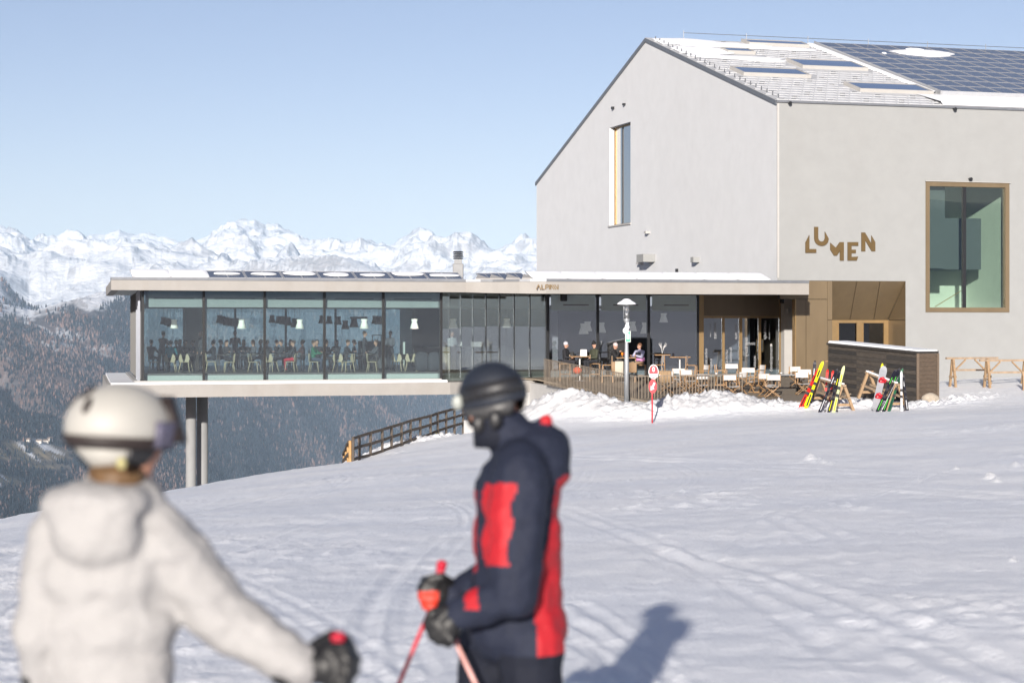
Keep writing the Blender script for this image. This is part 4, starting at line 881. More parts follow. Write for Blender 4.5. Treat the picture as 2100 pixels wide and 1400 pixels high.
m = MB(); m.hexa([W(KA + .6, 12.1, FZ + .9), W(KA + 6.5, 12.1, FZ + .9), W(KA + 6.5, 12.48, FZ + .9), W(KA + .6, 12.48, FZ + .9), W(KA + .6, 12.1, FZ + 1.0), W(KA + 6.5, 12.1, FZ + 1.0), W(KA + 6.5, 12.48, FZ + 1.0), W(KA + .6, 12.48, FZ + 1.0)]); m.build('bottle_shelf', M_WHITE, rest, org=RO)
# columns
cA = [(391.5, 87.6, .225), (414.8, 88.6, .25)]
for u, d, r in cA:
    c = PZ(u, d, 0); m = MB(); m.tube([c + EZ * -16, c + EZ * (SLB + .01)], r, 20); o = m.build('support_column', M_COLM, rest, True, org=RO)
c = on_line(402, W(0, 8.5, 0), E1)[1]; m = MB(); m.hexa([c + E1 * -.5 + EZ * FZ, c + E1 * .5 + EZ * FZ, c + E1 * .5 + E2 * .5 + EZ * FZ, c + E1 * -.5 + E2 * .5 + EZ * FZ, c + E1 * -.5 + EZ * (ZC + .06), c + E1 * .5 + EZ * (ZC + .06), c + E1 * .5 + E2 * .5 + EZ * (ZC + .06), c + E1 * -.5 + E2 * .5 + EZ * (ZC + .06)]); m.build('interior_column', M_CONCG, rest, org=RO)
# plinth under the curved corner and terrace
m = MB(); m.prism([p + EZ * -7 for p in [W(A5 + 3.4, .76, 0), W(A5 + 4.55, .92, 0), W(A5 + 4.6, 7, 0), W(A5 + 3.4, 7, 0)]], EZ * (7 + SLB - .004)); m.build('plinth', M_CONCG, rest, org=RO)
# --- terrace front: three big panes, blinds behind, then the bronze door wall
TZF = -2.45
M_BLIND = mat('grey_green_blind', (.60, .72, .76), .8, var=.04)
tu = [1123, 1226, 1330.5, 1432.5]; tp = [on_line(u, T0, E1)[1] for u in tu]
for i in range(3):
    pane(tp[i] + E1 * .06, tp[i + 1] - E1 * .05, TZF, GT - .06, 'terrace_pane', M_GT)
    post(tp[i], .14 if i else .18, .16, TZF, GT - .05)
    z0 = (HV - 637) / F * 93.5
    bb = MB(); a, b = tp[i] + E1 * .16 - E2 * .03, tp[i + 1] - E1 * .14 - E2 * .03
    bb.hexa([a + EZ * z0, b + EZ * z0, b + E2 * .02 + EZ * z0, a + E2 * .02 + EZ * z0, a + EZ * (GT - .07), b + EZ * (GT - .07), b + E2 * .02 + EZ * (GT - .07), a + E2 * .02 + EZ * (GT - .07)]); bl_ = bb.build('roller_blind', M_BLIND, rest, org=RO)
    bb = MB(); a, b = tp[i] + E1 * .75 - E2 * .036, tp[i] + E1 * 2.0 - E2 * .036; z1 = z0 + .24
    bb.hexa([a + EZ * z1, b + EZ * z1, b + E2 * .004 + EZ * z1, a + E2 * .004 + EZ * z1, a + EZ * (z1 + .05), b + EZ * (z1 + .05), b + E2 * .004 + EZ * (z1 + .05), a + E2 * .004 + EZ * (z1 + .05)]); bb.build('blind_slot', M_GREYMET, bl_, org=RO)
post(tp[3] - E1 * .02, .12, .16, TZF, GT - .05)
# pale timber column behind the first terrace pane
c = on_line(1137, T0 + E2 * .9, E1)[1]; m = MB(); m.hexa([c - E1 * .17 + EZ * FZ, c + E1 * .17 + EZ * FZ, c + E1 * .17 + E2 * .34 + EZ * FZ, c - E1 * .17 + E2 * .34 + EZ * FZ, c - E1 * .17 + EZ * (ZC), c + E1 * .17 + EZ * ZC, c + E1 * .17 + E2 * .34 + EZ * ZC, c - E1 * .17 + E2 * .34 + EZ * ZC]); m.build('interior_column', M_WHITE, rest, org=RO)
# door wall
def dpt(u): return on_line(u, T0, E1)[1]
zDT = (HV - 651) / F * 95.0; ZT = GT - .05
def wallbox(u0, u1, z0, z1, s0, s1, name, mt, par=rest):
    a, b = dpt(u0), dpt(u1); m = MB(); m.hexa([a + E2 * s0 + EZ * z0, b + E2 * s0 + EZ * z0, b + E2 * s1 + EZ * z0, a + E2 * s1 + EZ * z0, a + E2 * s0 + EZ * z1, b + E2 * s0 + EZ * z1, b + E2 * s1 + EZ * z1, a + E2 * s1 + EZ * z1]); return m.build(name, mt, par, org=RO)
wallbox(1443.2, 1598, zDT + .08, ZT, .02, .12, 'door_lintel_panel', M_BRONZE)
wallbox(1433.6, 1443, TZF, ZT, -.02, .14, 'door_jamb', M_BRONZE2); wallbox(1598.2, 1608.2, TZF, ZT, -.01, .14, 'door_jamb', M_BRONZE2)
wallbox(1443.2, 1598, zDT - .03, zDT + .075, -.02, .12, 'door_head', M_BRONZE2)
M_GD = glassmat('door_glass', (.72, .76, .80), .07, gain=1.0)
DOORS = [(1443.2, 1481), (1486.2, 1516), (1522.2, 1555.5), (1560.8, 1598)]
for i, (u0, u1) in enumerate(DOORS):
    d_ = wallbox(u0, u1, TZF + .02, zDT - .035, .03, .06, 'glass_door' if i in (1, 2) else 'side_light', M_GD)
    if i in (1, 2):
        hx = u1 - 1.6 if i == 1 else u0 + 1.6
        wallbox(hx - .4, hx + .4, TZF + .95, TZF + 1.2, -.05, .02, 'handle', M_STEEL, d_)
for u0, u1 in ((1481.2, 1486), (1516.2, 1518.8), (1519.4, 1522), (1555.7, 1560.6)): wallbox(u0, u1, TZF, zDT - .035, -.015, .1, 'door_post', M_BRONZE2)
# column and fittings beside the doors
c0, c1 = on_line(1608.4, T0 - E2 * .45, E1)[1], on_line(1624.5, T0 - E2 * .45, E1)[1]
m = MB(); m.hexa([c0 + EZ * TZF, c1 + EZ * TZF, c1 + E2 * .4 + EZ * TZF, c0 + E2 * .4 + EZ * TZF, c0 + EZ * 1.45, c1 + EZ * 1.45, c1 + E2 * .4 + EZ * 1.45, c0 + E2 * .4 + EZ * 1.45]); m.build('canopy_column', M_WHITE, rest, org=RO)
def small(u, v, w, h, dpth, off, name, mt):
    p = on_line(u, T0 + E2 * off, E1)[1]; z = (HV - v) / F * p.y; m = MB(); m.bbox(p + EZ * z, (w, dpth, h), .03, Matrix.Rotation(math.pi / 2 - HD, 3, 'Z')); return m.build(name, mt, rest, org=RO)
small(1604.5, 614.5, .2, .34, .25, -.3, 'loudspeaker', M_DARK); small(1156, 609.5, .28, .36, .25, -.3, 'loudspeaker', M_DARK)
small(1615.5, 637, .1, .2, .08, -.52, 'camera_box', M_WHITE); small(1605.5, 646.5, .1, .1, .14, -.1, 'security_camera', M_WHITE); small(1605.5, 720.5, .09, .09, .05, -.05, 'door_bell', M_DARK); small(1618, 764, .06, .1, .04, -.48, 'socket', M_OAK)
small(1581.5, 707, .1, .1, .012, .012, 'door_sticker', M_WHITE)
# words on the door glass
M_LETT = mat('white_lettering', (.34, .35, .37), .6, var=.0)
def text_mesh(txt, size, name, mt):
    cu = bpy.data.curves.new('t', 'FONT'); cu.body = txt; cu.size = size; cu.extrude = .0015; cu.resolution_u = 2
    to = bpy.data.objects.new('t', cu); COL.objects.link(to); dg = bpy.context.evaluated_depsgraph_get(); me = bpy.data.meshes.new_from_object(to.evaluated_get(dg)); bpy.data.objects.remove(to); bpy.data.curves.remove(cu)
    me.name = name; me.materials.clear(); me.materials.append(mt); o = bpy.data.objects.new(name, me); COL.objects.link(o); return o
def word(txt, u, v, size, rot, mirror=False, off=.018):
    o = text_mesh(txt, size, 'door_lettering', M_LETT); p = on_line(u, T0 + E2 * off, E1)[1]; z = (HV - v) / F * p.y
    B = Matrix(((E1.x, 0, -E2.x), (E1.y, 0, -E2.y), (0, 1, 0)))            # text x -> along wall, y -> up
    Mx = B @ Matrix.Rotation(rot, 3, 'Z') @ (Matrix.Diagonal((-1, 1, 1)) if mirror else Matrix.Identity(3))
    o.matrix_world = Matrix.Translation(p + EZ * z - Vector(RO)) @ Mx.to_4x4(); o.parent = rest
    return o
D90 = -math.pi / 2
word('seasons', 1464.5, 660, .26, D90); word('culture', 1507.5, 666, .24, D90); word('territory', 1533.5, 692, .26, -D90, True); word('research', 1566.5, 657, .26, D90); word('ethnic', 1528, 707, .22, 0)
word('development', 1584, 762, .24, -D90); word('experience', 1446.5, 714, .22, D90); word('mountain', 1488, 717, .24, D90); word('winter', 1546, 729, .22, D90); word('the alpine kitchen', 1456, 663, .09, D90); word('products', 1497, 712, .2, D90); word('sustainability and origin', 1577, 664, .08, D90); word('tradition', 1456.5, 735, .2, D90)
# interior poster behind the right light
wallbox(1560, 1574, (HV - 722) / F * 95, (HV - 696) / F * 95, .5, .53, 'framed_picture', M_OAK); wallbox(1561, 1572.6, (HV - 719.5) / F * 95, (HV - 698) / F * 95, .49, .499, 'picture_print', M_STEEL)
# dark rear walls so that the foyer behind the terrace glass reads deep
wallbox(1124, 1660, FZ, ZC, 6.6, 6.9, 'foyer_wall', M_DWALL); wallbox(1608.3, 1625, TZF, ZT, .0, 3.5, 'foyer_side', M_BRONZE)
# ALPINN lettering on the fascia
def fasc(u, v):
    p = on_line(u, ept[10][0], (ept[11][0] - ept[10][0]).normalized())[1]; return p - E2 * .03 + EZ * ((HV - v) / F * p.y)
def strokes(nm, segs, w=.034):
    m = MB()
    for a, b in segs: m.bar(fasc(*a), fasc(*b), .03, w, E2)
    m.build(nm, M_BRONZE2, rest, org=RO)
y0, y1 = 583.6, 593.2
strokes('letter_a', [((1099.5, y1), (1103.8, y0)), ((1103.8, y0), (1108, y1))])
strokes('letter_l', [((1110.5, y0), (1110.5, y1)), ((1110.5, y1 - .4), (1116, y1 - .4))])
strokes('letter_p', [((1118.5, y0), (1118.5, y1)), ((1118.5, y0 + .4), (1123.5, y0 + .4)), ((1123.5, y0), (1123.5, 589)), ((1118.5, 588.8), (1123.5, 588.8))])
strokes('letter_i', [((1126.5, y0), (1126.5, y1))])
strokes('letter_n', [((1129, y1), (1129, y0)), ((1129, y0), (1135.5, y1)), ((1133, y0), (1139.5, y1))])
strokes('letter_n', [((1137, y0), (1143.8, y1)), ((1143.8, y1), (1143.8, y0))])
# --- solar panels standing on the roof edge, most of them under snow
m = MB(); PWD = 1.6
m.hexa([Vector(q) for q in ((0, 0, 0), (PWD - .06, 0, 0), (PWD - .06, 1.15, .33), (0, 1.15, .33), (0, 0, .05), (PWD - .06, 0, .05), (PWD - .06, 1.15, .38), (0, 1.15, .38))], 0)
for a, b in (((0, 0), (PWD - .06, 0)), ((0, 1.15), (PWD - .06, 1.15)), ((0, 0), (0, 1.15)), ((PWD - .06, 0), (PWD - .06, 1.15)), ((PWD / 2, 0), (PWD / 2, 1.15))):
    m.bar((a[0], a[1], .052 + .287 * a[1]), (b[0], b[1], .052 + .287 * b[1]), .05, .02, (0, 0, 1), 1)
tri_ = MB(); tri_.prism([(0, 0, 0), (0, 1.15, 0), (0, 1.15, .38)], (.03, 0, 0))
pp = None; path = [(p, 0) for p, _ in ept]; plen = 0; rz0 = math.pi / 2 - HD
spots = []
t = 0.95
while t < 15.0: spots.append((ept[0][0] + E1 * t, 0)); t += PWD
tt = .2
e_b = (ept[12][0] - ept[10][0]).normalized()
p0 = on_line(1092, ept[10][0], e_b)[1]
while tt < 11.0: spots.append((p0 + e_b * tt, 1)); tt += PWD
rr = random.Random(4)
for i, (p, kind) in enumerate(spots):
    sq = Vector((0, 0, 0)); loc = p + E2 * .55 + EZ * (RZ + .03) - Vector(RO)
    if pp is None: pp = m.build('roof_solar_panel', [M_PV, M_PVF], rest); pp.location = loc; pp.rotation_euler = (0, 0, rz0); o = pp
    else: o = inst(pp, 'roof_solar_panel', rest, loc, (0, 0, rz0))
    full = (i < 2) or kind == 1
    sb = MB(); n_ = 14
    cxs = PWD / 2; rx, ry = (PWD / 2 + .02, .60) if full else (PWD * rr.uniform(.33, .46), rr.uniform(.2, .36)); cy = .575 if full else rr.uniform(.5, .85)
    if full: cy, ry = .575, .585
    vs = []
    for k in range(4):
        f_ = (1, .93, .75, 0)[k]; h = (0, .02, .028, .03)[k] * (1.2 if full else .8)
        for j in range(n_):
            a = 2 * math.pi * j / n_; ca, sa = math.cos(a), math.sin(a); pw_ = .16 if full else .8
            x = cxs + rx * f_ * math.copysign(abs(ca) ** pw_, ca) * (1 + (0 if full else .08 * math.sin(3 * a + i))); y = cy + ry * f_ * math.copysign(abs(sa) ** pw_, sa) * (1 + (.0 if full else .1 * math.sin(2 * a + i)))
            y = min(max(y, -.03), 1.17); vs.append((x, y, .068 + .287 * y + h))
    sb.add(vs, [tuple(k * n_ + q for q in (j, (j + 1) % n_)) + tuple((k + 1) * n_ + q for q in ((j + 1) % n_, j)) for k in range(3) for j in range(n_)])
    s_o = sb.build('snow_patch', M_RSNOW, o, True)
# triangular panel ends at the bend
for i, u in enumerate((990, 1018, 1052, 1085)):
    d = 87.3 - .9 * i / 3; p = PZ(u, d, RZ + .03) - Vector(RO)
    q = MB(); q.prism([(-.32, 0, .04), (.32, 0, .04), (0, .8, .24)], (0, 0, .05)); o = q.build('panel_gusset', M_WHITE, rest); o.location = p; o.rotation_euler = (0, 0, rz0)
    if i < 3:
        p2 = PZ(u + 15, d + .15, RZ + .03) - Vector(RO); o2 = inst(pp, 'roof_solar_panel', rest, p2 - E1 * .35, (0, 0, rz0), (.45, .9, .9))
# chimney
chp = PZ(939.5, 95, RZ - .05); zc = lambda v: (HV - v) / F * 95
m = MB(); m.bbox((0, 0, (zc(541) - chp.z) / 2), (.50, .5, zc(541) - chp.z), .02); M_CHIM = mat('dull_zinc', (.17, .175, .185), .5, .1, var=.08); ch = m.build('chimney', M_CHIM, rest); ch.location = chp - Vector(RO)
z = zc(541) - chp.z; m = MB(); m.box((0, 0, z + .1), (.36, .36, .2)); m.build('flue', M_CHIM, ch)
m = MB(); z += .2
for k in range(4): m.lathe([(.14, z + .02 + k * .1), (.24 + .02 * (k % 2), z + .03 + k * .1), (.22, z + .09 + k * .1), (.14, z + .1 + k * .1)], n=12)
m.build('flue_cap', M_DARK, ch)
# --- terrace deck (planks) and its ramped floor
def zfl(d): return TZF if d >= 89 else TZF - .05 * (89 - d)
M_DECK = mat('weathered_deck', (.20, .165, .125), .8, var=.2, vscale=4, bump=.2, bscale=30, stretch=(1, 6, 1))
deckt = tag(empty('terrace_deck', (P(1400, 800, 84).x, 84, -3.1)), 'sloping timber terrace deck in front of the restaurant doors', 'terrace', None); DO = deckt.location.copy()
pl_n = 0; XL = lambda d: (1118 - 1050) / F * 88 + (88 - d) * .38; s0 = 0
d = 77.9
while d < 93.5:
    d1 = min(d + .145, 94); mm = MB(); x0, x1 = XL(d), min(17.0, 12.3 + (d - 78) * .45)
    off = lambda x: x * .295                       # boards run parallel to the facade
    a = Vector((x0, d - .0, zfl(d))); 
    mm.hexa([Vector((x0, d + .006, zfl(d) - .05)), Vector((x1, d + .006, zfl(d) - .05)), Vector((x1, d1 - .006, zfl(d1) - .05)), Vector((x0, d1 - .006, zfl(d1) - .05)), Vector((x0, d + .006, zfl(d))), Vector((x1, d + .006, zfl(d))), Vector((x1, d1 - .006, zfl(d1))), Vector((x0, d1 - .006, zfl(d1)))])
    mm.build('plank', M_DECK, deckt, org=DO); d = d1
mm = MB(); mm.hexa([Vector((XL(77.9), 77.95, -3.9)), Vector((12.2, 77.95, -3.9)), Vector((17, 93, -3.9)), Vector((XL(93), 93, -3.9)), Vector((XL(77.9), 77.95, zfl(77.9) - .056)), Vector((12.2, 77.95, zfl(77.9) - .056)), Vector((17, 93, TZF - .056)), Vector((XL(93), 93, TZF - .056))]); mm.build('deck_base', M_CONCG, deckt, org=DO)
# ================================================================== TERRACE: fence, lamp, sign, furniture
M_SLAT = mat('larch_slat', (.20, .165, .13), .7, var=.25, vscale=7, stretch=(1, 1, .3))
M_WOOD = mat('pale_wood', (.29, .17, .08), .6, var=.2, vscale=8, stretch=(1, 1, .4))
M_WOODG = mat('weathered_wood', (.30, .22, .15), .75, var=.25, vscale=6, bump=.3, bscale=30, stretch=(1, 1, .4))
M_CANV = mat('white_canvas', (.52, .51, .50), .85, var=.05, vscale=6)
M_GALV = mat('galvanised_post', (.40, .42, .44), .4, .6, var=.12, vscale=5)
M_RED = mat('red_enamel', (.50, .015, .03), .35, var=.06); M_WHT = mat('white_enamel', (.62, .62, .62), .4, var=.04); M_GRN = mat('green_enamel', (.01, .30, .16), .4, var=.05)
M_BLK = mat('black_plastic', (.015, .015, .017), .45, var=.15); M_PINE = mat('fresh_pine', (.30, .20, .115), .65, var=.2, vscale=7, bump=.2, bscale=30)
def dfl(v): return min(93.0, 28173.0 / (v - 665 + 204.15))          # depth of the sloping terrace floor seen at photo row v
def on_floor(u, d): return PZ(u, d, zfl(d))
# --- slatted fence, two runs meeting at a corner
def fence(name, label, p0, p1, z0a, z1a, z0b, z1b, n, wob):
    f = thing(name, label, 'fence', (p0.x, p0.y, min(z0a, z0b))); O = f.location.copy()
    d = (p1 - p0); L = d.length; dn = d.normalized(); nn = Vector((-dn.y, dn.x, 0)); pr = None
    for i in range(n + 1):
        t = i / n; p = p0 + d * t; zb = z0a + (z0b - z0a) * t; zt = z1a + (z1b - z1a) * t
        if pr is None:
            mm = MB(); mm.bbox((0, 0, .5), (.032, .022, 1.0), .004, Matrix.Rotation(math.atan2(dn.y, dn.x), 3, 'Z')); pr = mm.build('slat', M_SLAT, f); o = pr
        else: o = inst(pr, 'slat', f)
        o.location = Vector((p.x, p.y, zb)) - O; o.scale = (1, 1, zt - zb)
    mm = MB(); a, b = p0 + EZ * (z1a - .02), p1 + EZ * (z1b - .02); mm.bar(a, b, .05, .03); mm.build('top_rail', M_SLAT, f, org=O)
    mm = MB(); a, b = p0 + EZ * (z0a + .08) + nn * .04, p1 + EZ * (z0b + .08) + nn * .04; mm.bar(a, b, .03, .05); mm.build('bottom_rail', M_SLAT, f, org=O)
fa, fb, fc = PZ(1116, 87, 0), PZ(1304, 79, 0), PZ(1522, 80.3, 0)
fence('slat_fence', 'long brown slatted fence sloping down beside the seated guests', fa, fb, -2.62, -1.49, -3.2, -2.03, 62, 0)
fence('slat_fence', 'short open slatted fence in front of the empty director chairs', fb + E1 * .12, fc, -3.2, -2.03, -3.15, -1.99, 33, 0)
# --- lamp post with snow cap and first aid plate
lp = PZ(1285, 79.0, 0); zb = gz1(lp.x, lp.y) - .2; zz = lambda v: (HV - v) / F * 79.0
lamp = thing('street_lamp', 'grey lamp post with a snow covered round hood and green plate', 'lamp', (lp.x, lp.y, zb))
MB().tube([(0, 0, 0), (0, 0, zz(740) - zb), (0, 0, zz(700) - zb), (0, 0, zz(664) - zb)], [.10, .095, .07, .06], 14).build('post', M_GALV, lamp, True)
z = zz(655) - zb; MB().lathe([(.07, z - .15), (.12, z - .05), (.13, z), (.13, z + .03)], n=14).build('lamp_collar', M_GALV, lamp, True)
g = MB(); g.lathe([(.115, z + .04), (.125, z + .5), (.115, z + .52)], n=14); g.build('lamp_glass', glassmat('lamp_glass', (.88, .9, .92), .12), lamp, True)
MB().lathe([(.06, z + .04), (.065, z + .24), (.05, z + .25)], n=10).build('bulb_holder', M_WHT, lamp, True)
mm = MB()
for k in range(4): a = k * math.pi / 2 + .4; mm.tube([(.125 * math.cos(a), .125 * math.sin(a), z + .02), (.128 * math.cos(a), .128 * math.sin(a), z + .56)], .012, 5)
mm.build('cage_bar', M_GALV, lamp)
MB().lathe([(.12, z + .54), (.34, z + .58), (.37, z + .60), (.33, z + .62), (.1, z + .66)], n=20).build('hood', M_GALV, lamp, True)
MB().lathe([(.385, z + .605), (.38, z + .63), (.30, z + .69), (.19, z + .75), (.14, z + .80), (.08, z + .82), (.01, z + .825)], n=18).build('snow_cap', M_RSNOW, lamp, True)
s_ = MB(); s_.ell((.02, -.05, zz(672) - zb), (.10, .12, .16)); s_.ell((-.03, -.08, zz(678) - zb), (.13, .12, .14)); s_.ell((.03, 0, zz(663) - zb), (.07, .08, .14)); s_.build('floodlight_snow', M_RSNOW, lamp, True)
MB().bbox((.0, -.1, zz(676) - zb), (.2, .1, .12), .02).build('floodlight', M_BLK, lamp)
pz = zz(690) - zb; MB().bbox((.05, -.105, pz), (.21, .012, .44), .004).build('first_aid_plate', M_WHT, lamp)
mm = MB()
for w, h, dx, dz in ((.17, .09, 0, .155), (.17, .09, 0, -.155), (.035, .24, -.068, 0), (.035, .24, .068, 0)): mm.box((.05 + dx, -.113, pz + dz), (w, .004, h))
mm.build('plate_print', M_GRN, lamp)
MB().ell((.05, -.113, pz), (.028, .003, .085), 10, 6).build('plate_figure', M_WHT, lamp)
# --- red slow sign with arrow disc
sp_ = PZ(1337.5, 74, 0); zb = gz1(sp_.x, sp_.y) - .15; zz = lambda v: (HV - v) / F * 74.0 - zb; MPX = 74.0 / F
sign = thing('piste_sign', 'red round warning sign above a red disc with a white arrow', 'sign', (sp_.x, sp_.y, zb))
MB().tube([(0, 0, 0), (0, 0, zz(752))], .028, 8).build('pole', M_RED, sign, True)
def disc(rx, rz_, cz, y, th, nm, mt, n=28, cx=0): 
    m = MB(); m.prism([(cx + rx * math.cos(2 * math.pi * k / n), y, cz + rz_ * math.sin(2 * math.pi * k / n)) for k in range(n)], (0, th, 0)); return m.build(nm, mt, sign)
cx = 2.5 * MPX; disc(10.3 * MPX, 15 * MPX, zz(762), -.05, .02, 'upper_disc', M_WHT, cx=cx)
disc(9.0 * MPX, 13.4 * MPX, zz(762), -.054, .003, 'upper_disc_red', M_RED, cx=cx)
m = MB(); m.hexa([Vector((cx + x * MPX, y, zz(v))) for v in (773.2, 766) for x, y in ((-8.2 if v > 770 else -9.2, -.058), (8.2 if v > 770 else 9.2, -.058), (8.2 if v > 770 else 9.2, -.0545), (-8.2 if v > 770 else -9.2, -.0545))]); m.build('white_band', M_WHT, sign)
o = text_mesh('SLOW', 4.6 * MPX, 'sign_lettering', M_RED); o.parent = sign; o.location = (cx - 6.4 * MPX, -.060, zz(771.4)); o.rotation_euler = (math.pi / 2, 0, 0)
m = MB(); 
for k in range(20):
    a0, a1 = 2 * math.pi * k / 20, 2 * math.pi * (k + 1) / 20
    m.hexa([Vector((cx + r * 2.7 * MPX * math.cos(a), y, zz(757) + r * 5.2 * MPX * math.sin(a))) for y in (-.058, -.0545) for r, a in ((1, a0), (1, a1), (.45, a1), (.45, a0))])
for dx in (-1.6, 1.6): m.box((cx + dx * MPX, -.056, zz(750.3)), (1.1 * MPX, .0035, 1.1 * MPX))
m.build('white_symbol', M_WHT, sign)
disc(8.4 * MPX, 14.2 * MPX, zz(792), -.05, .02, 'lower_disc', M_RED, cx=1 * MPX)
M2 = lambda x, v: (1 * MPX + x * MPX, -.056, zz(v))
m = MB(); m.prism([M2(*q) for q in ((-4.6, 800.5), (-4.2, 790.5), (-1.9, 792.4), (2.2, 783.0), (5.4, 785.2), (1.2, 794.5), (3.4, 797.0))], (0, .004, 0)); m.build('white_arrow', M_WHT, sign)
# --- director chairs
def director_chair(name, label, group, loc, rz):
    t = thing(name, label, 'chair', loc, rz, group)
    w, dp = .27, .24
    for sx in (-1, 1):
        mm = MB()
        mm.bar((sx * w, -dp, .02), (sx * w, dp, .02), .035, .03); mm.build('runner', M_WOOD, t); mm = MB()
        mm.bar((sx * w, -dp, .64), (sx * w, dp, .64), .05, .025); mm.build('armrest', M_WOOD, t)
        for sy in (-1, 1): mm = MB(); mm.bar((sx * w, sy * dp * .85, .44), (sx * w, sy * dp * .85, .64), .03, .03, (0, 1, 0)); mm.build('arm_post', M_WOOD, t)
        mm = MB(); mm.bar((sx * w, dp * .85, .44), (sx * w, dp * 1.05, .90), .03, .03, (0, 1, 0)); mm.build('back_post', M_WOOD, t)
        for sy in (-1, 1): mm = MB(); mm.bar((sx * w, sy * dp * .85, .03), (-sx * w, sy * dp * .85, .45), .022, .04, (0, 1, 0)); mm.build('leg', M_WOOD, t)
    mm = MB(); n = 6; vs = []
    for i in range(n + 1):
        x = -w + 2 * w * i / n; sag = .03 * (1 - (x / w) ** 2); vs += [(x, -dp, .455 - sag), (x, dp, .455 - sag), (x, -dp, .465 - sag), (x, dp, .465 - sag)]
    fs = []
    for i in range(n): a = i * 4; fs += [(a, a + 4, a + 5, a + 1), (a + 2, a + 3, a + 7, a + 6), (a, a + 2, a + 6, a + 4), (a + 1, a + 5, a + 7, a + 3)]
    mm.add(vs, fs); mm.build('seat', M_CANV, t)
    mm = MB(); vs = []
    for i in range(n + 1):
        x = -w - .015 + (2 * w + .03) * i / n; sag = .035 * (1 - (x / w) ** 2); vs += [(x, dp * .98 + sag, .69), (x, dp * 1.05 + sag, .89), (x, dp * .98 + sag + .012, .69), (x, dp * 1.05 + sag + .012, .89)]
    mm.add(vs, fs); mm.build('backrest', M_CANV, t)
    return t
# (photo column, row of the feet, turn in degrees: 0 faces the camera)
DCH = [(1395, 799, 160), (1412, 803, 20), (1436, 812, 200), (1438, 791, -70), (1479, 790, 75), (1499, 788, 180), (1500, 815, 10), (1514, 808, -60), (1534, 797, 175), (1551, 805, -75), (1553, 791, -70), (1573, 812, 25), (1585, 815, -15), (1636, 795, 20), (1650, 801, 170), (1647, 809, 5), (1364, 806, 190)]
proto = None
DCL = {}
for i, (u, v, a) in enumerate(sorted(DCH)):
    d = dfl(v); p = on_floor(u, d)
    lab = 'director chair with white canvas on the terrace, %s of seventeen from the left' % nth(i)
    if proto is None: proto = director_chair('director_chair', lab, 'director chairs on the terrace', p, R(a)); o = proto
    else: o = copy_tree(proto); o.location = p; o.rotation_euler = (0, 0, R(a)); o['label'] = lab
# --- high bar chairs with canvas backs
def bar_chair(label, loc, rz):
    t = thing('bar_chair', label, 'bar chair', loc, rz, 'high bar chairs on the terrace'); w, dp = .2, .2
    for sx in (-1, 1):
        for sy in (-1, 1): mm = MB(); mm.bar((sx * w * 1.15, sy * dp * 1.15, 0), (sx * w, sy * dp, .76 if sy < 0 else 1.16), .032, .032, (0, 1, 0)); mm.build('leg', M_WOOD, t)
        mm = MB(); mm.bar((sx * w * 1.1, -dp * 1.1, .3), (sx * w * 1.1, dp * 1.1, .3), .025, .03); mm.build('stretcher', M_WOOD, t)
    mm = MB(); mm.bbox((0, 0, .765), (.44, .42, .035), .012); mm.build('seat', M_WOOD, t)
    mm = MB(); mm.bar((-w * 1.1, -dp * 1.08, .32), (w * 1.1, -dp * 1.08, .32), .03, .03); mm.build('foot_bar', M_WOOD, t)
    mm = MB(); mm.bbox((0, dp * 1.03, 1.02), (.42, .025, .30), .01); mm.build('backrest', M_CANV, t)
    return t
def high_table(label, loc, w=.8, h=1.1, mt=M_WOOD):
    t = thing('high_table', label, 'table', loc, 0, 'high tables on the terrace')
    mm = MB(); mm.bbox((0, 0, h - .02), (w, .7, .04), .01); mm.build('tabletop', mt, t)
    mm = MB(); mm.tube([(0, 0, .02), (0, 0, h - .04)], .035, 10); mm.build('pedestal', M_WHT, t, True)
    mm = MB(); mm.lathe([(.26, 0), (.26, .015), (.05, .03)], n=18); mm.build('base', M_GALV, t)
    return t
HT = [('high wooden table between the two guests in woollen hats', 1189, 88.0, .85), ('high wooden table with drinks beside the woman in sunglasses', 1283, 87.2, .85), ('empty high wooden table by the dark terrace window', 1394, 87.6, .9), ('high table behind the first ski rack, a white bar chair at its side', 1712, 85.0, 1.0), ('high table behind the snowboard on the dark bar', 1805, 80.5, 1.0)]
for l, u, d, w in HT: high_table(l, on_floor(u, d) if u != 1805 else PZ(u, d, zfl(d) - .1), w)
bar_chair('high bar chair with white back left of the empty high table', on_floor(1351, 87.2), R(-80)); bar_chair('high bar chair with white back right of the empty high table', on_floor(1418, 87.0), R(75)); bar_chair('high bar chair with white back under the guest in the black coat', on_floor(1246, 87.2), R(-95))
bar_chair('high bar chair with white back against the dark wooden bar', on_floor(1732, 84.6), R(65)); bar_chair('high bar chair under the guest in the pale woollen hat', on_floor(1158, 88.0), R(-85)); bar_chair('high bar chair under the guest in the olive jacket', on_floor(1221, 88.0), R(80)); bar_chair('high bar chair under the woman in lilac and pink', on_floor(1314, 87.2), R(80))
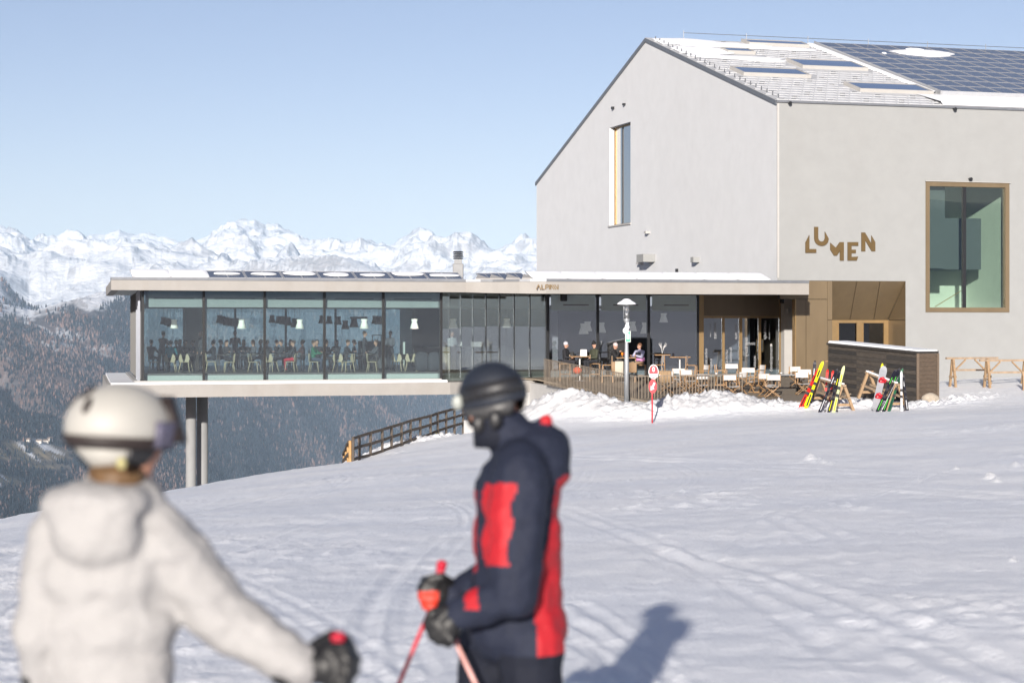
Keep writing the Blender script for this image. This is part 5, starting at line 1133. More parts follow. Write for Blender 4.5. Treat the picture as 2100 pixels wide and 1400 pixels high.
# --- low stone tables
M_STONE = mat('grey_stone_top', (.26, .27, .28), .6, var=.12, vscale=8)
def low_table(label, loc, w, rz):
    t = thing('low_table', label, 'table', loc, rz, 'low tables on the terrace')
    mm = MB(); mm.bbox((0, 0, .73), (w, .8, .04), .012); mm.build('tabletop', M_STONE, t)
    for sx in (-1, 1):
        mm = MB(); mm.bar((sx * w * .36, -.3, 0), (sx * w * .30, .3, .70), .05, .05, (0, 0, 1)); mm.build('leg', M_DARK, t)
        mm = MB(); mm.bar((sx * w * .36, .3, 0), (sx * w * .30, -.3, .70), .05, .05, (0, 0, 1)); mm.build('leg', M_DARK, t)
    return t
low_table('grey topped low table among the chairs behind the open slat fence', on_floor(1468, dfl(804)), 1.5, .25); low_table('grey topped low table among the chairs near the white column', on_floor(1612, dfl(805)), 1.6, .2)
# things on tables
def glass_item(name, label, cat, p, prof, mt): t = MB(); t.lathe(prof, n=10); o = t.build(name, mt, None, True); o.location = p; return tag(o, label, cat)
M_AMB = mat('orange_drink', (.55, .20, .02), .2, var=.1); M_REDW = mat('red_drink', (.25, .01, .02), .2, var=.1); M_CLEAR = glassmat('clear_glass', (.9, .92, .93), .12)
q = on_floor(1276, 87.0) + EZ * 1.1; glass_item('drinking_glass', 'orange drink in a stemmed glass on the high table', 'drink', q, [(.04, 0), (.008, .01), (.008, .08), (.05, .12), (.055, .2), (.05, .23)], M_AMB)
q = on_floor(1281, 87.0) + EZ * 1.1; glass_item('drinking_glass', 'red drink in a stemmed glass on the high table', 'drink', q, [(.04, 0), (.008, .01), (.008, .09), (.045, .13), (.05, .19), (.045, .22)], M_REDW)
q = on_floor(1389, 87.5) + EZ * 1.1; v_ = thing('vase', 'glass vase with dry twigs on the empty high table', 'vase', on_floor(1358, 89.5) + EZ * 1.1)
high_table('high wooden table with a vase of twigs beside the terrace window', on_floor(1358, 89.5), .7)
MB().lathe([(.06, 0), (.07, .1), (.05, .22), (.06, .3)], n=10).build('vessel', M_CLEAR, v_, True); tw = MB(); r_ = random.Random(2)
for k in range(14): a = r_.uniform(0, 6.28); e = r_.uniform(.05, .22); tw.tube([(0, 0, .05), (math.cos(a) * e * .4, math.sin(a) * e * .4, .3), (math.cos(a) * e, math.sin(a) * e, r_.uniform(.4, .58))], .008, 4)
tw.build('twigs', M_WHT, v_)
glass_item('water_glass', 'empty tumbler on the empty high table', 'glass', on_floor(1381, 87.5) + EZ * 1.1, [(.04, 0), (.05, .15), (.046, .15), (.036, .01)], M_CLEAR)
m = MB(); m.prism([(-.14, -.04, 0), (.14, -.04, 0), (.14, .02, .30), (-.14, .02, .30)], (0, .02, 0)); m.prism([(-.14, .12, 0), (.14, .12, 0), (.14, .04, .30), (-.14, .04, .30)], (0, .02, 0)); o = m.build('menu_card', M_WHT); o.location = on_floor(1197, 87.9) + EZ * 1.1; o.rotation_euler = (0, 0, .2); tag(o, 'white folded menu card standing on the high table', 'menu')
for u, v, l in ((1469, 804, 'left'), (1602, 803, 'right')):
    d = dfl(v); p = on_floor(u, d); o = MB().lathe([(.05, 0), (.055, .04), (.04, .05)], n=10).build('ashtray', M_WHT, None, True); o.location = p + EZ * .75; tag(o, 'small white ashtray on the %s grey low table' % l, 'ashtray')
# --- dark timber bar wall
M_BURNT = mat('charred_board', (.035, .031, .028), .75, var=.35, vscale=5, bump=.3, bscale=25, stretch=(1, 1, 5)); M_BURNT2 = mat('brown_board', (.105, .075, .052), .75, var=.3, vscale=5, bump=.3, bscale=25, stretch=(1, 1, 5))
M_BRD = [M_BURNT] + [mat('charred_board', c, .75, var=.45, vscale=4, bump=.3, bscale=25, stretch=(1, 1, 7)) for c in ((.05, .043, .037), (.026, .024, .023), (.062, .052, .043))]
bA, bB = PZ(1698, 83, 0), PZ(1881, 77.6, 0); bC = on_line(1925, bB, Vector((math.sin(R(50)), math.cos(R(50)), 0)))[1]
zAt, zBt, zAb, zBb = (HV - 707) / F * 83, (HV - 725) / F * 77.6, -2.85, -3.15
bar = thing('bar_counter', 'long dark wooden outdoor bar with snow on its top', 'bar', (bB.x, bB.y, zBb)); O = bar.location.copy()
dn = (bB - bA).normalized(); nn = Vector((-dn.y, dn.x, 0)); NB = 12
def lerp(a, b, t): return a + (b - a) * t
for i in range(NB):
    t0, t1 = i / NB + .0015, (i + 1) / NB - .0015
    for j in range(3):
        s0, s1 = j / 3, (j + 1) / 3 - .001; a, b = lerp(bA, bB, s0), lerp(bA, bB, s1); off = nn * ((.004 * ((i * 7 + j * 3) % 3)))
        z = lambda s, t: lerp(lerp(zAb, zBb, s), lerp(zAt, zBt, s), t)
        mm = MB(); mm.hexa([a + off + EZ * z(s0, t0), b + off + EZ * z(s1, t0), b + nn * .06 + EZ * z(s1, t0), a + nn * .06 + EZ * z(s0, t0), a + off + EZ * z(s0, t1), b + off + EZ * z(s1, t1), b + nn * .06 + EZ * z(s1, t1), a + nn * .06 + EZ * z(s0, t1)]); mm.build('plank', M_BRD[(i * 5 + j * 3 + i * j) % 4], bar, org=O)
    a, b = bB + (bC - bB) * .06, bC - (bC - bB) * .08; z = lambda t: lerp(zBb, zBt, t); mm = MB(); k = (bC - bB).normalized(); kn = Vector((-k.y, k.x, 0))
    mm.hexa([a + EZ * z(t0), b + EZ * z(t0), b + kn * .05 + EZ * z(t0), a + kn * .05 + EZ * z(t0), a + EZ * z(t1), b + EZ * z(t1), b + kn * .05 + EZ * z(t1), a + kn * .05 + EZ * z(t1)]); mm.build('plank', M_BURNT2, bar, org=O)
for p, w in ((bB + (bC - bB) * .02, .10), (bC - (bC - bB) * .03, .08)):
    mm = MB(); mm.box(p + EZ * ((zBb + zBt) / 2) - nn * .0, (w, w, zBt - zBb)); mm.build('corner_post', M_BURNT2, bar, org=O)
bD = bA + (bC - bB)
mm = MB(); mm.hexa([bA - nn * .08 + EZ * zAt, bB - nn * .08 + EZ * zBt, bC + EZ * zBt, bD + EZ * zAt, bA - nn * .08 + EZ * (zAt + .09), bB - nn * .08 + EZ * (zBt + .09), bC + EZ * (zBt + .09), bD + EZ * (zAt + .09)]); mm.build('counter_top', M_BURNT, bar, org=O)
mm = MB(); ii = .05; mm.hexa([bA + EZ * (zAt + .092), bB + EZ * (zBt + .092), bC - nn * ii + EZ * (zBt + .092), bD - nn * ii + EZ * (zAt + .092), bA + nn * .06 + EZ * (zAt + .17), bB + nn * .06 + EZ * (zBt + .15), bC - nn * .1 + EZ * (zBt + .15), bD - nn * .1 + EZ * (zAt + .17)]); mm.build('snow_cap', M_RSNOW, bar, org=O)
mm = MB(); mm.hexa([bA + nn * .07 + EZ * zAb, bB + nn * .07 + dn * -.06 + EZ * zBb, bC - dn * .07 + EZ * zBb, bD + EZ * zAb, bA + nn * .07 + EZ * (zAt - .02), bB + nn * .07 + dn * -.06 + EZ * (zBt - .02), bC - dn * .07 + EZ * (zBt - .02), bD + EZ * (zAt - .02)]); mm.build('core', M_BURNT, bar, org=O)
# boulder at its corner
m = MB(); m.ell((0, 0, .04), (.36, .25, .2), 16, 9); 
m.v = [(x * (1 + .14 * math.sin(7 * z + 4 * x)), y, z * (1 + .16 * math.sin(8 * x + 1))) for x, y, z in m.v]
o = m.build('boulder', mat('pale_rock', (.36, .31, .25), .9, var=.2, vscale=6, bump=.4, bscale=14), None, True); o.location = PZ(1906, 77.2, 0) + EZ * (gz1(PZ(1906, 77.2, 0).x, 77.2) - .02); tag(o, 'pale boulder at the corner of the dark bar', 'rock')
# --- ski racks: two A-frames joined by rails
def aframe(m_list, rack, c, O, rz, h=1.0, sp=.42):
    Mr = Matrix.Rotation(rz, 3, 'Z')
    for s in (-1, 1):
        mm = MB(); a = c + Mr @ Vector((s * sp / 1.0, 0, 0)); b = c + Mr @ Vector((s * .03, 0, h)); mm.bar(a, b, .10, .11, Mr @ Vector((0, 1, 0))); mm.build('leg', M_PINE, rack, org=O)
    mm = MB(); mm.bar(c + Mr @ Vector((-sp * .72, .06, .24)), c + Mr @ Vector((sp * .72, .06, .24)), .05, .10, (0, 0, 1)); mm.build('cross_tie', M_PINE, rack, org=O)
def rack(label, ua, da, ub, db, rz):
    pa, pb = PZ(ua, da, 0), PZ(ub, db, 0); pa.z = gz1(pa.x, pa.y) - .03; pb.z = gz1(pb.x, pb.y) - .03
    r = thing('ski_rack', label, 'ski rack', pa, 0, 'wooden ski racks'); O = r.location.copy()
    aframe(None, r, pa, O, rz); aframe(None, r, pb, O, rz)
    d = (pb - pa).normalized()
    for h, off, w in ((.98, 0, .13), (.50, -.18, .10), (.50, .18, .10)):
        mm = MB(); side = Vector((math.cos(rz), math.sin(rz), 0)) * off; mm.bar(pa - d * .15 + side + EZ * h, pb + d * .15 + side + EZ * h, w, .07, (0, 0, 1)); mm.build('rail', M_WOODG, r, org=O)
    mm = MB(); mm.bar(pa + d * .0 + EZ * 1.035 - d * .1, pb + EZ * 1.035, .10, .05); mm.build('rail_snow', M_RSNOW, r, org=O)
    return pa, pb
r1a, r1b = rack('left ski rack of raw timber with yellow and red skis leaning on it', 1682, 77.4, 1729, 75.3, R(12))
r2a, r2b = rack('right ski rack of raw timber with a snowboard leaning on it', 1781, 77.0, 1839, 75.3, R(12))
# --- skis: each a curved plank with tip, tail, binding
def ski(label, base, top, w, col, col2, bind=(.05, .05, .055), name='ski', rot=0.0, cat='ski', camber=1):
    base = Vector(base); top = Vector(top); L = (top - base).length
    t = thing(name, label, cat, base); d = (top - base).normalized(); x = d.cross(Vector((0, 1, 0))).normalized(); x = Quaternion(d, rot) @ x; n = x.cross(d).normalized()
    mt = mat('ski_sheet', col, .35, var=.08, vscale=9); mt2 = mat('ski_print', col2, .35, var=.15, vscale=14); mb = mat('binding', bind, .45, var=.2, vscale=20)
    m = MB(); prof = [(0, .42, .0), (.03, .5, 0), (.2, .46, 0), (.5, .40, .005), (.8, .46, 0), (.92, .52, .012), (.97, .40, .035), (1.0, .12, .07)]; vs = []
    for f_, ww, up in prof:
        c = d * (f_ * L) - n * up
        vs += [c - x * (w * ww) - n * .008, c + x * (w * ww) - n * .008, c + x * (w * ww) + n * .008, c - x * (w * ww) + n * .008]
    fs = [(0, 1, 2, 3), (28, 31, 30, 29)]
    for i in range(7):
        a = i * 4
        for k in range(4): fs.append((a + k, a + 4 + k, a + 4 + (k + 1) % 4, a + (k + 1) % 4))
    m.add(vs, fs, 0); m.build('ski_body', mt, t)
    gw_ = .12 if sum(col) < .2 else .2
    for f0, f1 in ((.06, .3), (.62, .88)):
        m = MB(); a, b = d * (f0 * L) - n * .010, d * (f1 * L) - n * .0105
        m.hexa([a - x * w * gw_, a + x * w * gw_, a + x * w * gw_ + n * .004, a - x * w * gw_ + n * .004, b - x * w * gw_, b + x * w * gw_, b + x * w * gw_ + n * .004, b - x * w * gw_ + n * .004]); m.build('ski_graphic', mt2, t)
    if camber:
        for f0, f1, h in ((.34, .40, .06), (.50, .555, .07)):
            m = MB(); a, b = d * (f0 * L) - n * .009, d * (f1 * L) - n * .009; m.hexa([a - x * w * .42 - n * h, a + x * w * .42 - n * h, a + x * w * .45, a - x * w * .45, b - x * w * .3 - n * h * .7, b + x * w * .3 - n * h * .7, b + x * w * .45, b - x * w * .45]); m.build('binding', mb, t)
    return t
def lean(ub, vb, ut, vt, db, dt): a = PZ(ub, db, 0); a.z = gz1(a.x, a.y) - .03; return a, P(ut, vt, dt)
YEL, RED_, BLK_, GRN_, WHT_ = (.62, .62, .01), (.55, .02, .015), (.012, .012, .02), (.08, .45, .05), (.55, .56, .58)
SK = [('yellow ski with black print leaning on the left rack, its tail far left', 1652, 838, 1687, 742, 75.6, 76.6, .13, YEL, BLK_), ('red and black ski leaning on the far left of the left rack', 1640, 832, 1679, 756, 75.9, 76.8, .12, RED_, BLK_),
      ('second red ski tucked behind the yellow ski of the left rack', 1648, 830, 1676, 762, 76.1, 76.9, .11, RED_, YEL), ('black ski with white stripe standing behind the red ski of the left rack', 1664, 826, 1671, 740, 77.0, 77.6, .12, BLK_, WHT_),
      ('red ski in the middle of the left rack', 1691, 826, 1697, 757, 77.2, 77.3, .10, RED_, BLK_), ('red ski beside its twin in the middle of the left rack', 1703, 828, 1708, 760, 77.0, 77.2, .10, RED_, BLK_),
      ('long black ski with thin white line in front of the left rack', 1680, 846, 1716, 758, 74.6, 75.8, .12, BLK_, WHT_), ('black ski with yellow tail right of the long black ski', 1699, 846, 1722, 762, 74.5, 75.7, .11, BLK_, YEL),
      ('pale ski with bright yellow tip nearest the right leg of the left rack', 1709, 847, 1730, 752, 74.4, 75.6, .12, (.50, .55, .30), YEL),
      ('black ski with green marks left of centre on the right rack', 1798, 844, 1836, 759, 74.5, 75.8, .12, BLK_, GRN_), ('black ski with green tip in the centre of the right rack', 1811, 844, 1843, 757, 74.5, 75.8, .12, BLK_, GRN_), ('dark green ski along the leg of the right rack', 1822, 843, 1850, 757, 74.6, 75.8, .11, (.02, .10, .05), BLK_),
      ('white ski standing steeply at the right end of the right rack', 1849, 843, 1848, 762, 74.6, 75.4, .09, WHT_, (.4, .42, .45)), ('black and white ski leaning off the right end of the right rack', 1861, 842, 1851, 768, 74.8, 75.5, .11, BLK_, WHT_), ('yellow and red ski tip standing behind the snowboard', 1806, 830, 1809, 745, 77.0, 77.2, .10, YEL, RED_)]
for l, ub, vb, ut, vt, db, dt, w, c1, c2 in SK:
    a, b = lean(ub, vb, ut, vt, db, dt); ski(l, a, b, w, c1, c2, group if False else (.05, .05, .055))['group'] = 'skis leaning on the racks'
for l, ub, vb, ut, vt, db, dt in (('thin black ski pole leaning between the skis of the left rack', 1690, 845, 1721, 768, 74.7, 75.7), ('thin black ski pole by the right leg of the left rack', 1716, 846, 1726, 772, 74.5, 75.5), ('thin white ski pole leaning between the skis of the right rack', 1806, 844, 1846, 764, 74.4, 75.6), ('thin black ski pole at the right end of the right rack', 1856, 843, 1852, 775, 74.5, 75.3)):
    a, b = lean(ub, vb, ut, vt, db, dt); t = thing('ski_pole', l, 'ski pole', a); d = b - a; MB().tube([(0, 0, 0), d * .88], .009, 6).build('shaft', M_WHT if 'white' in l else M_BLK, t, True); MB().tube([d * .88, d], .018, 7).build('grip', M_BLK, t, True); MB().tube([d * .06, d * .07], [.045, .02], 10).build('basket', M_BLK, t)
a, b = lean(1793, 839, 1813, 752, 75.0, 76.2)
sbd = thing('snowboard', 'pale grey snowboard with red bindings on the right rack', 'snowboard', a); d = (b - a).normalized(); L = (b - a).length; x = d.cross(Vector((0, 1, 0))).normalized(); n = x.cross(d).normalized(); vs = []
for f_, ww in ((0, .25), (.03, .75), (.08, 1), (.3, .9), (.5, .86), (.7, .9), (.92, 1), (.97, .75), (1, .25)):
    up = .05 * max(0, abs(f_ - .5) - .42) / .08; c = d * (f_ * L) - n * up; w = .145 * ww; vs += [c - x * w - n * .007, c + x * w - n * .007, c + x * w + n * .007, c - x * w + n * .007]
m = MB(); m.add(vs, [(0, 1, 2, 3), (32, 35, 34, 33)] + [(i * 4 + k, i * 4 + 4 + k, i * 4 + 4 + (k + 1) % 4, i * 4 + (k + 1) % 4) for i in range(8) for k in range(4)]); m.build('deck', mat('snowboard_base', (.30, .31, .34), .35, var=.10, vscale=5), sbd)
for f_ in (.32, .67):
    c = d * (f_ * L) - n * .02 - x * .02
    m = MB(); m.bbox(c - n * .01, (.26, .05, .12), .02); m.tube([c - x * .12 - n * .02 - d * .04, c - x * .12 - n * .16, c - n * .19 + d * .02, c + x * .1 - n * .15, c + x * .1 - n * .02 - d * .04], .04, 7); m.tube([c - x * .10 - n * .05 + d * .09, c - n * .12 + d * .12, c + x * .09 - n * .05 + d * .09], .03, 6); m.build('binding', M_RED, sbd, True)
# --- timber trestles on the right
def trestle(label, ua, ub, v0, d, z_off=0):
    t = thing('trestle', label, 'trestle', PZ(ua, d, gz1(PZ(ua, d, 0).x, d)), 0, 'timber trestles beside the facade'); O = t.location.copy()
    a, b = PZ(ua, d, 0), PZ(ub, d + .8, 0); ztop = (HV - v0) / F * d; dn = (b - a).normalized(); nn = Vector((-dn.y, dn.x, 0)); L = (b - a).length
    mm = MB(); mm.bar(a + EZ * ztop, b + EZ * (ztop - .0), .11, .085); mm.build('top_beam', M_WOODG, t, org=O)
    for f_ in (.13, .80):
        c = a + dn * (L * f_)
        for s in (-1, 1):
            q = c + nn * (s * .34) + dn * (s * .06); zb = gz1(q.x, q.y) - .06; mm = MB(); mm.bar(q + EZ * zb, c + nn * (s * .04) + EZ * (ztop - .03), .085, .085, dn); mm.build('leg', M_PINE, t, org=O)
        mm = MB(); mm.bar(c - nn * .3 + EZ * (ztop - .78), c + nn * .3 + EZ * (ztop - .78), .03, .09); mm.build('tie', M_WOODG, t, org=O)
        mm = MB(); s = 1 if f_ < .5 else -1; mm.bar(c + dn * (s * .12) + EZ * (ztop - .5), c + dn * (s * .62) + EZ * (ztop - .06), .05, .06); mm.build('brace', M_PINE, t, org=O)
    mm = MB(); mm.bar(a + dn * (L * .13) + EZ * (ztop - .5), a + dn * (L * .80) + EZ * (ztop - .5), .06, .08); mm.build('lower_rail', M_WOODG, t, org=O)
trestle('left timber trestle standing on the snow beside the white facade', 1940, 2046, 734.5, 84.0); trestle('right timber trestle running out of the picture on the snow', 2009, 2125, 739, 82.6)
pst = PZ(2101, 80.5, 0); t = thing('timber_post', 'short squared timber post at the right edge of the snow', 'post', (pst.x, pst.y, gz1(pst.x, pst.y) - .05)); m = MB(); m.bbox((0, 0, .3), (.16, .16, .6), .01); m.bar((0, 0, .55), (-.06, 0, .8), .12, .12, (0, 1, 0)); m.build('post', M_PINE, t)
# --- wooden rail fence on the edge of the slope
M_DKW = mat('dark_rail_wood', (.075, .058, .045), .75, var=.3, vscale=6, bump=.3, bscale=25)
M_YELW = mat('sunlit_post_wood', (.36, .21, .08), .7, var=.2, vscale=6)  # yellow sunlight on the end posts is put into this wood colour
FP = [(724, 895.5, 950), (737, 891.5, 945), (760, 884.5, 940), (784, 878, 931.5), (803, 872, 924), (823.5, 866, 917), (842, 860, 909), (862, 855, 904), (883, 850, 896), (897.5, 845, 889), (915, 840.5, 883), (932, 836, 878), (950, 831, 873), (967, 826, 868)]
rf = None; tops = []; dep = []
for i, (u, vt, vb) in enumerate(FP):
    d = lerp(71.5, 86.5, i / (len(FP) - 1)); dep.append(d); p = P(u, vb, d)
    if rf is None: rf = thing('rail_fence', 'dark wooden post and rail fence on the edge of the snow slope', 'fence', p); O = rf.location.copy()
    h = (vb - vt) / F * d; g_ = gz1(p.x, p.y); mm = MB(); mm.bbox(Vector((p.x, p.y, (min(p.z, g_) - .2 + p.z + h) / 2)), (.10, .10, p.z + h - min(p.z, g_) + .2), .015); mm.build('post', M_DKW, rf, org=O); tops.append((p, h))
for k, f_ in enumerate((.95, .55, .14)):
    for i in range(len(tops) - 1):
        (a, ha), (b, hb) = tops[i], tops[i + 1]; mm = MB(); mm.bar(a + EZ * (ha * f_) - Vector((0, .07, 0)), b + EZ * (hb * f_) - Vector((0, .07, 0)), .04, .10); mm.build('rail', M_DKW, rf, org=O)
FP2 = [(718, 903, 951), (714, 910, 952), (710, 921, 953), (706, 930, 954)]
r2_ = thing('rail_fence', 'sunlit yellowish end posts where the rail fence turns downhill', 'fence', P(718, 951, 73)); O = r2_.location.copy(); prev = None
for i, (u, vt, vb) in enumerate(FP2):
    d = 73 + i * 1.6; p = P(u, vb + 6, d); h = (vb + 6 - vt) / F * d; mm = MB(); mm.bbox(p + EZ * (h / 2 - .1), (.10, .10, h + .2), .015); mm.build('post', M_YELW, r2_, org=O)
    if prev:
        for f_ in (.95, .5): mm = MB(); mm.bar(prev[0] + EZ * (prev[1] * f_) - Vector((.06, 0, 0)), p + EZ * (h * f_) - Vector((.06, 0, 0)), .05, .10); mm.build('rail', M_DKW, r2_, org=O)
    prev = (p, h)
# --- striped guard frame over a shaft, and a concrete box beside it
M_STR = bpy.data.materials.new('warning_stripe'); M_STR.use_nodes = True
_N = M_STR.node_tree; _g = _N.nodes.new('ShaderNodeNewGeometry'); _w = _N.nodes.new('ShaderNodeTexWave'); _w.inputs['Scale'].default_value = 2.2; _w.bands_direction = 'DIAGONAL'; _r = _N.nodes.new('ShaderNodeValToRGB'); _r.color_ramp.interpolation = 'CONSTANT'; _r.color_ramp.elements[0].color = (.01, .01, .01, 1); _r.color_ramp.elements[1].color = (.5, .42, .02, 1); _r.color_ramp.elements[1].position = .5
_N.links.new(_g.outputs['Position'], _w.inputs['Vector']); _N.links.new(_w.outputs['Fac'], _r.inputs[0]); _N.links.new(_r.outputs[0], _N.nodes['Principled BSDF'].inputs['Base Color'])
d = 78.6; gp = lambda u, v, dd=0: P(u, v - 5, d + dd); t = thing('guard_frame', 'yellow and black striped guard frame over a dark shaft in the snow', 'barrier', gp(898, 908)); O = t.location.copy()
m = MB(); m.tube([gp(885, 903), gp(888.5, 883), gp(892, 876), gp(903, 876), gp(907, 884), gp(911, 892), gp(911.5, 906)], .035, 6); m.tube([gp(888.5, 879, .6), gp(903, 879, .6)], .03, 6); m.build('striped_tube', M_STR, t)
m = MB(); m.box(gp(897.5, 872), (.22, .2, .08)); m.box(gp(897.5, 876, .1), (.08, .08, .14)); m.build('lamp_head', M_BLK, t)
m = MB(); m.box(gp(915, 902, .4), (.72, .5, .26)); m.build('shaft_lid', M_BLK, t)
m = MB(); m.bbox(P(970, 884, 82.5), (.75, .7, .95), .03); o = m.build('concrete_box', M_CONCG); tag(o, 'grey concrete cabinet half hidden behind the skier in the dark helmet', 'cabinet')
# ================================================================== PEOPLE (small figures) and RESTAURANT INTERIOR
def capsule(m, p0, p1, r0, r1, n=10):
    p0 = Vector(p0); p1 = Vector(p1); d = p1 - p0; L = d.length
    if L < 1e-5: d = Vector((0, 0, 1)); L = 1e-4
    d = d.normalized(); pts = []; rs = []
    for k in range(4): a = math.pi / 2 * (k + .35) / 4.0; pts.append(p0 - d * (r0 * math.cos(a))); rs.append(r0 * math.sin(a))
    pts.append(p0); rs.append(r0); pts.append(p0 + d * L * .5); rs.append((r0 + r1) / 2); pts.append(p1); rs.append(r1)
    for k in range(3, -1, -1): a = math.pi / 2 * (k + .35) / 4.0; pts.append(p1 + d * (r1 * math.cos(a))); rs.append(r1 * math.sin(a))
    m.tube(pts, rs, n)
def body_mesh(name, parts, voxel, smooth=6, noise=None):
    """one continuous surface grown over capsules and ellipsoids; returns (mesh, face centres)"""
    m = MB()
    for q in parts:
        if q[0] == 'c': capsule(m, q[1], q[2], q[3], q[4])
        else: m.ell(q[1], q[2], 14, 10, q[3])
    o = m.build(name + '_raw', [], None); md = o.modifiers.new('r', 'REMESH'); md.mode = 'VOXEL'; md.voxel_size = voxel
    sm = o.modifiers.new('s', 'SMOOTH'); sm.factor = .5; sm.iterations = smooth
    dg = bpy.context.evaluated_depsgraph_get(); me = bpy.data.meshes.new_from_object(o.evaluated_get(dg)); bpy.data.objects.remove(o); me.name = name
    nv = len(me.vertices); co = np.empty(nv * 3); me.vertices.foreach_get('co', co); co = co.reshape(-1, 3)
    if noise is not None:
        nm = np.empty(nv * 3); me.vertices.foreach_get('normal', nm); co = co + nm.reshape(-1, 3) * noise(co)[:, None]; me.vertices.foreach_set('co', co.ravel())
    npoly = len(me.polygons); fc_ = np.empty(npoly * 3); me.polygons.foreach_get('center', fc_); fc_ = fc_.reshape(-1, 3)
    me.polygons.foreach_set('use_smooth', np.full(npoly, True))
    return me, fc_
def region_of(parts, pts):
    best = np.full(len(pts), 1e9); reg = np.zeros(len(pts), int)
    for q in parts:
        if q[0] == 'c':
            a = np.array(q[1], float); b = np.array(q[2], float); ab = b - a; t = np.clip(((pts - a) @ ab) / max(ab @ ab, 1e-9), 0, 1); d = np.linalg.norm(pts - a - t[:, None] * ab, axis=1) / (q[3] + (q[4] - q[3]) * t) - 1; r = q[5]
            d = d * (q[3] + q[4]) / 2
        else:
            M = np.array(q[3].inverted()) if q[3] is not None else np.eye(3); l = (pts - np.array(q[1], float)) @ M.T; d = (np.linalg.norm(l / np.array(q[2]), axis=1) - 1) * min(q[2]); r = q[4]
        m_ = d < best; best = np.where(m_, d, best); reg = np.where(m_, r, reg)
    return reg
TOP, TRO, SKN, HAI, SHO = 0, 1, 2, 3, 4
def head_parts(c, turn=0.0, nod=0.0, hat=0, hair=0):
    M = Matrix.Rotation(turn, 3, 'Z') @ Matrix.Rotation(nod, 3, 'X'); c = Vector(c)
    T = lambda x, y, z: c + M @ Vector((x, y, z))
    p = [('e', c, (.078, .098, .12), M, SKN), ('c', T(0, -.095, -.01), T(0, -.108, -.03), .014, .018, SKN), ('c', T(0, -.07, -.085), T(0, -.085, -.09), .03, .022, SKN),
         ('e', T(.08, .0, -.01), (.014, .026, .034), M, SKN), ('e', T(-.08, .0, -.01), (.014, .026, .034), M, SKN)]
    if hat: p += [('e', T(0, .012, .055), (.098, .115, .095), M, HAI), ('c', T(0, .01, .12), T(0, .015, .17 if hat == 2 else .14), .04, .045 if hat == 2 else .03, HAI)]
    else: p += [('e', T(0, .022, .035), (.09, .105, .105), M, HAI)]
    if hair: p += [('c', T(.05, .07, -.02), T(.06, .05, -.2), .05, .03, HAI), ('c', T(-.05, .07, -.02), T(-.06, .05, -.2), .05, .03, HAI), ('c', T(0, .09, 0), T(0, .08, -.2), .06, .04, HAI)]
    return p
def hand_parts(w, d, s=1):
    w = Vector(w); d = Vector(d).normalized(); x = d.cross(Vector((0, 0, 1)))
    x = x.normalized() if x.length > 1e-3 else Vector((1, 0, 0)); out = [('c', w, w + d * .07, .028, .034, SKN)]
    for k in range(4): a = w + d * .08 + x * ((k - 1.5) * .018); out.append(('c', a, a + d * (.05 - .006 * abs(k - 1.5)) - Vector((0, 0, .02)), .011, .009, SKN))
    out.append(('c', w + d * .03 + x * (.03 * s), w + d * .075 + x * (.05 * s), .012, .010, SKN)); return out
def pose(kind, seat=.46, turn=0.0, nod=0.0, hat=0, hair=0, lean=0.0, arms='lap', wide=1.0, bulk=1.0):
    p = []
    if kind == 'stand':
        pel = Vector((0, 0, .96)); ch = Vector((0, -.02 - lean * .3, 1.28)); nk = Vector((0, -.01 - lean * .45, 1.49))
        for s in (-1, 1): p += [('c', (s * .09, 0, .92), (s * .11, -.02, .50), .088, .062, TRO), ('c', (s * .11, -.02, .50), (s * .12, .02, .10), .06, .045, TRO), ('c', (s * .12, .04, .05), (s * .13, -.15, .045), .045, .045, SHO)]
    else:
        pel = Vector((0, .02, seat + .10)); ch = pel + Vector((0, -.03 - lean * .3, .32)); nk = pel + Vector((0, -.02 - lean * .5, .53))
        kz = seat + .07
        for s in (-1, 1): p += [('c', (s * .09, 0, seat + .09), (s * .12, -.42, kz), .085, .065, TRO), ('c', (s * .12, -.42, kz), (s * .12, -.36, max(.10, kz - .45)), .062, .045, TRO), ('c', (s * .12, -.34, max(.05, kz - .5)), (s * .13, -.52, max(.045, kz - .5)), .045, .042, SHO)]
    p += [('e', pel, (.15 * wide, .11, .13), None, TRO), ('e', (pel + ch) / 2, (.145 * wide, .105, .19), None, TOP), ('e', ch, (.17 * wide, .115, .19), None, TOP), ('c', ch + Vector((0, 0, .1)), nk, .075, .055, TOP), ('c', nk, nk + Vector((0, -.01, .07)), .05, .05, SKN)]
    for s in (-1, 1):
        sh = ch + Vector((s * .19 * wide, .0, .13)); p += [('c', ch + Vector((s * .08, 0, .12)), sh, .08, .068, TOP)]
        if arms == 'lap': el = sh + Vector((s * .05, -.06, -.28)); wr = el + Vector((-s * .08, -.22, -.02))
        elif arms == 'table': el = sh + Vector((s * .06, -.16, -.22)); wr = el + Vector((-s * .10, -.22, .06))
        elif arms == 'up': el = sh + Vector((s * .05, -.14, -.24)); wr = el + Vector((-s * .12, -.12, .22))
        else: el = sh + Vector((s * .06, .02, -.30)); wr = el + Vector((s * .0, -.08, -.25))
        p += [('c', sh, el, .062, .048, TOP), ('c', el, wr, .047, .036, TOP)] + hand_parts(wr, wr - el, s)
    if bulk != 1.0: p = [(q[:3] + (q[3] * bulk, q[4] * bulk, q[5]) if q[0] == 'c' and q[5] in (TOP, TRO) else (q[0], q[1], tuple(a * bulk for a in q[2]), q[3], q[4]) if q[0] == 'e' and q[4] in (TOP, TRO) else q) for q in p]
    hc = nk + Vector((0, -.02 - lean * .06, .185)); p += head_parts(hc, turn, nod, hat, hair)
    return p
PCACHE = {}
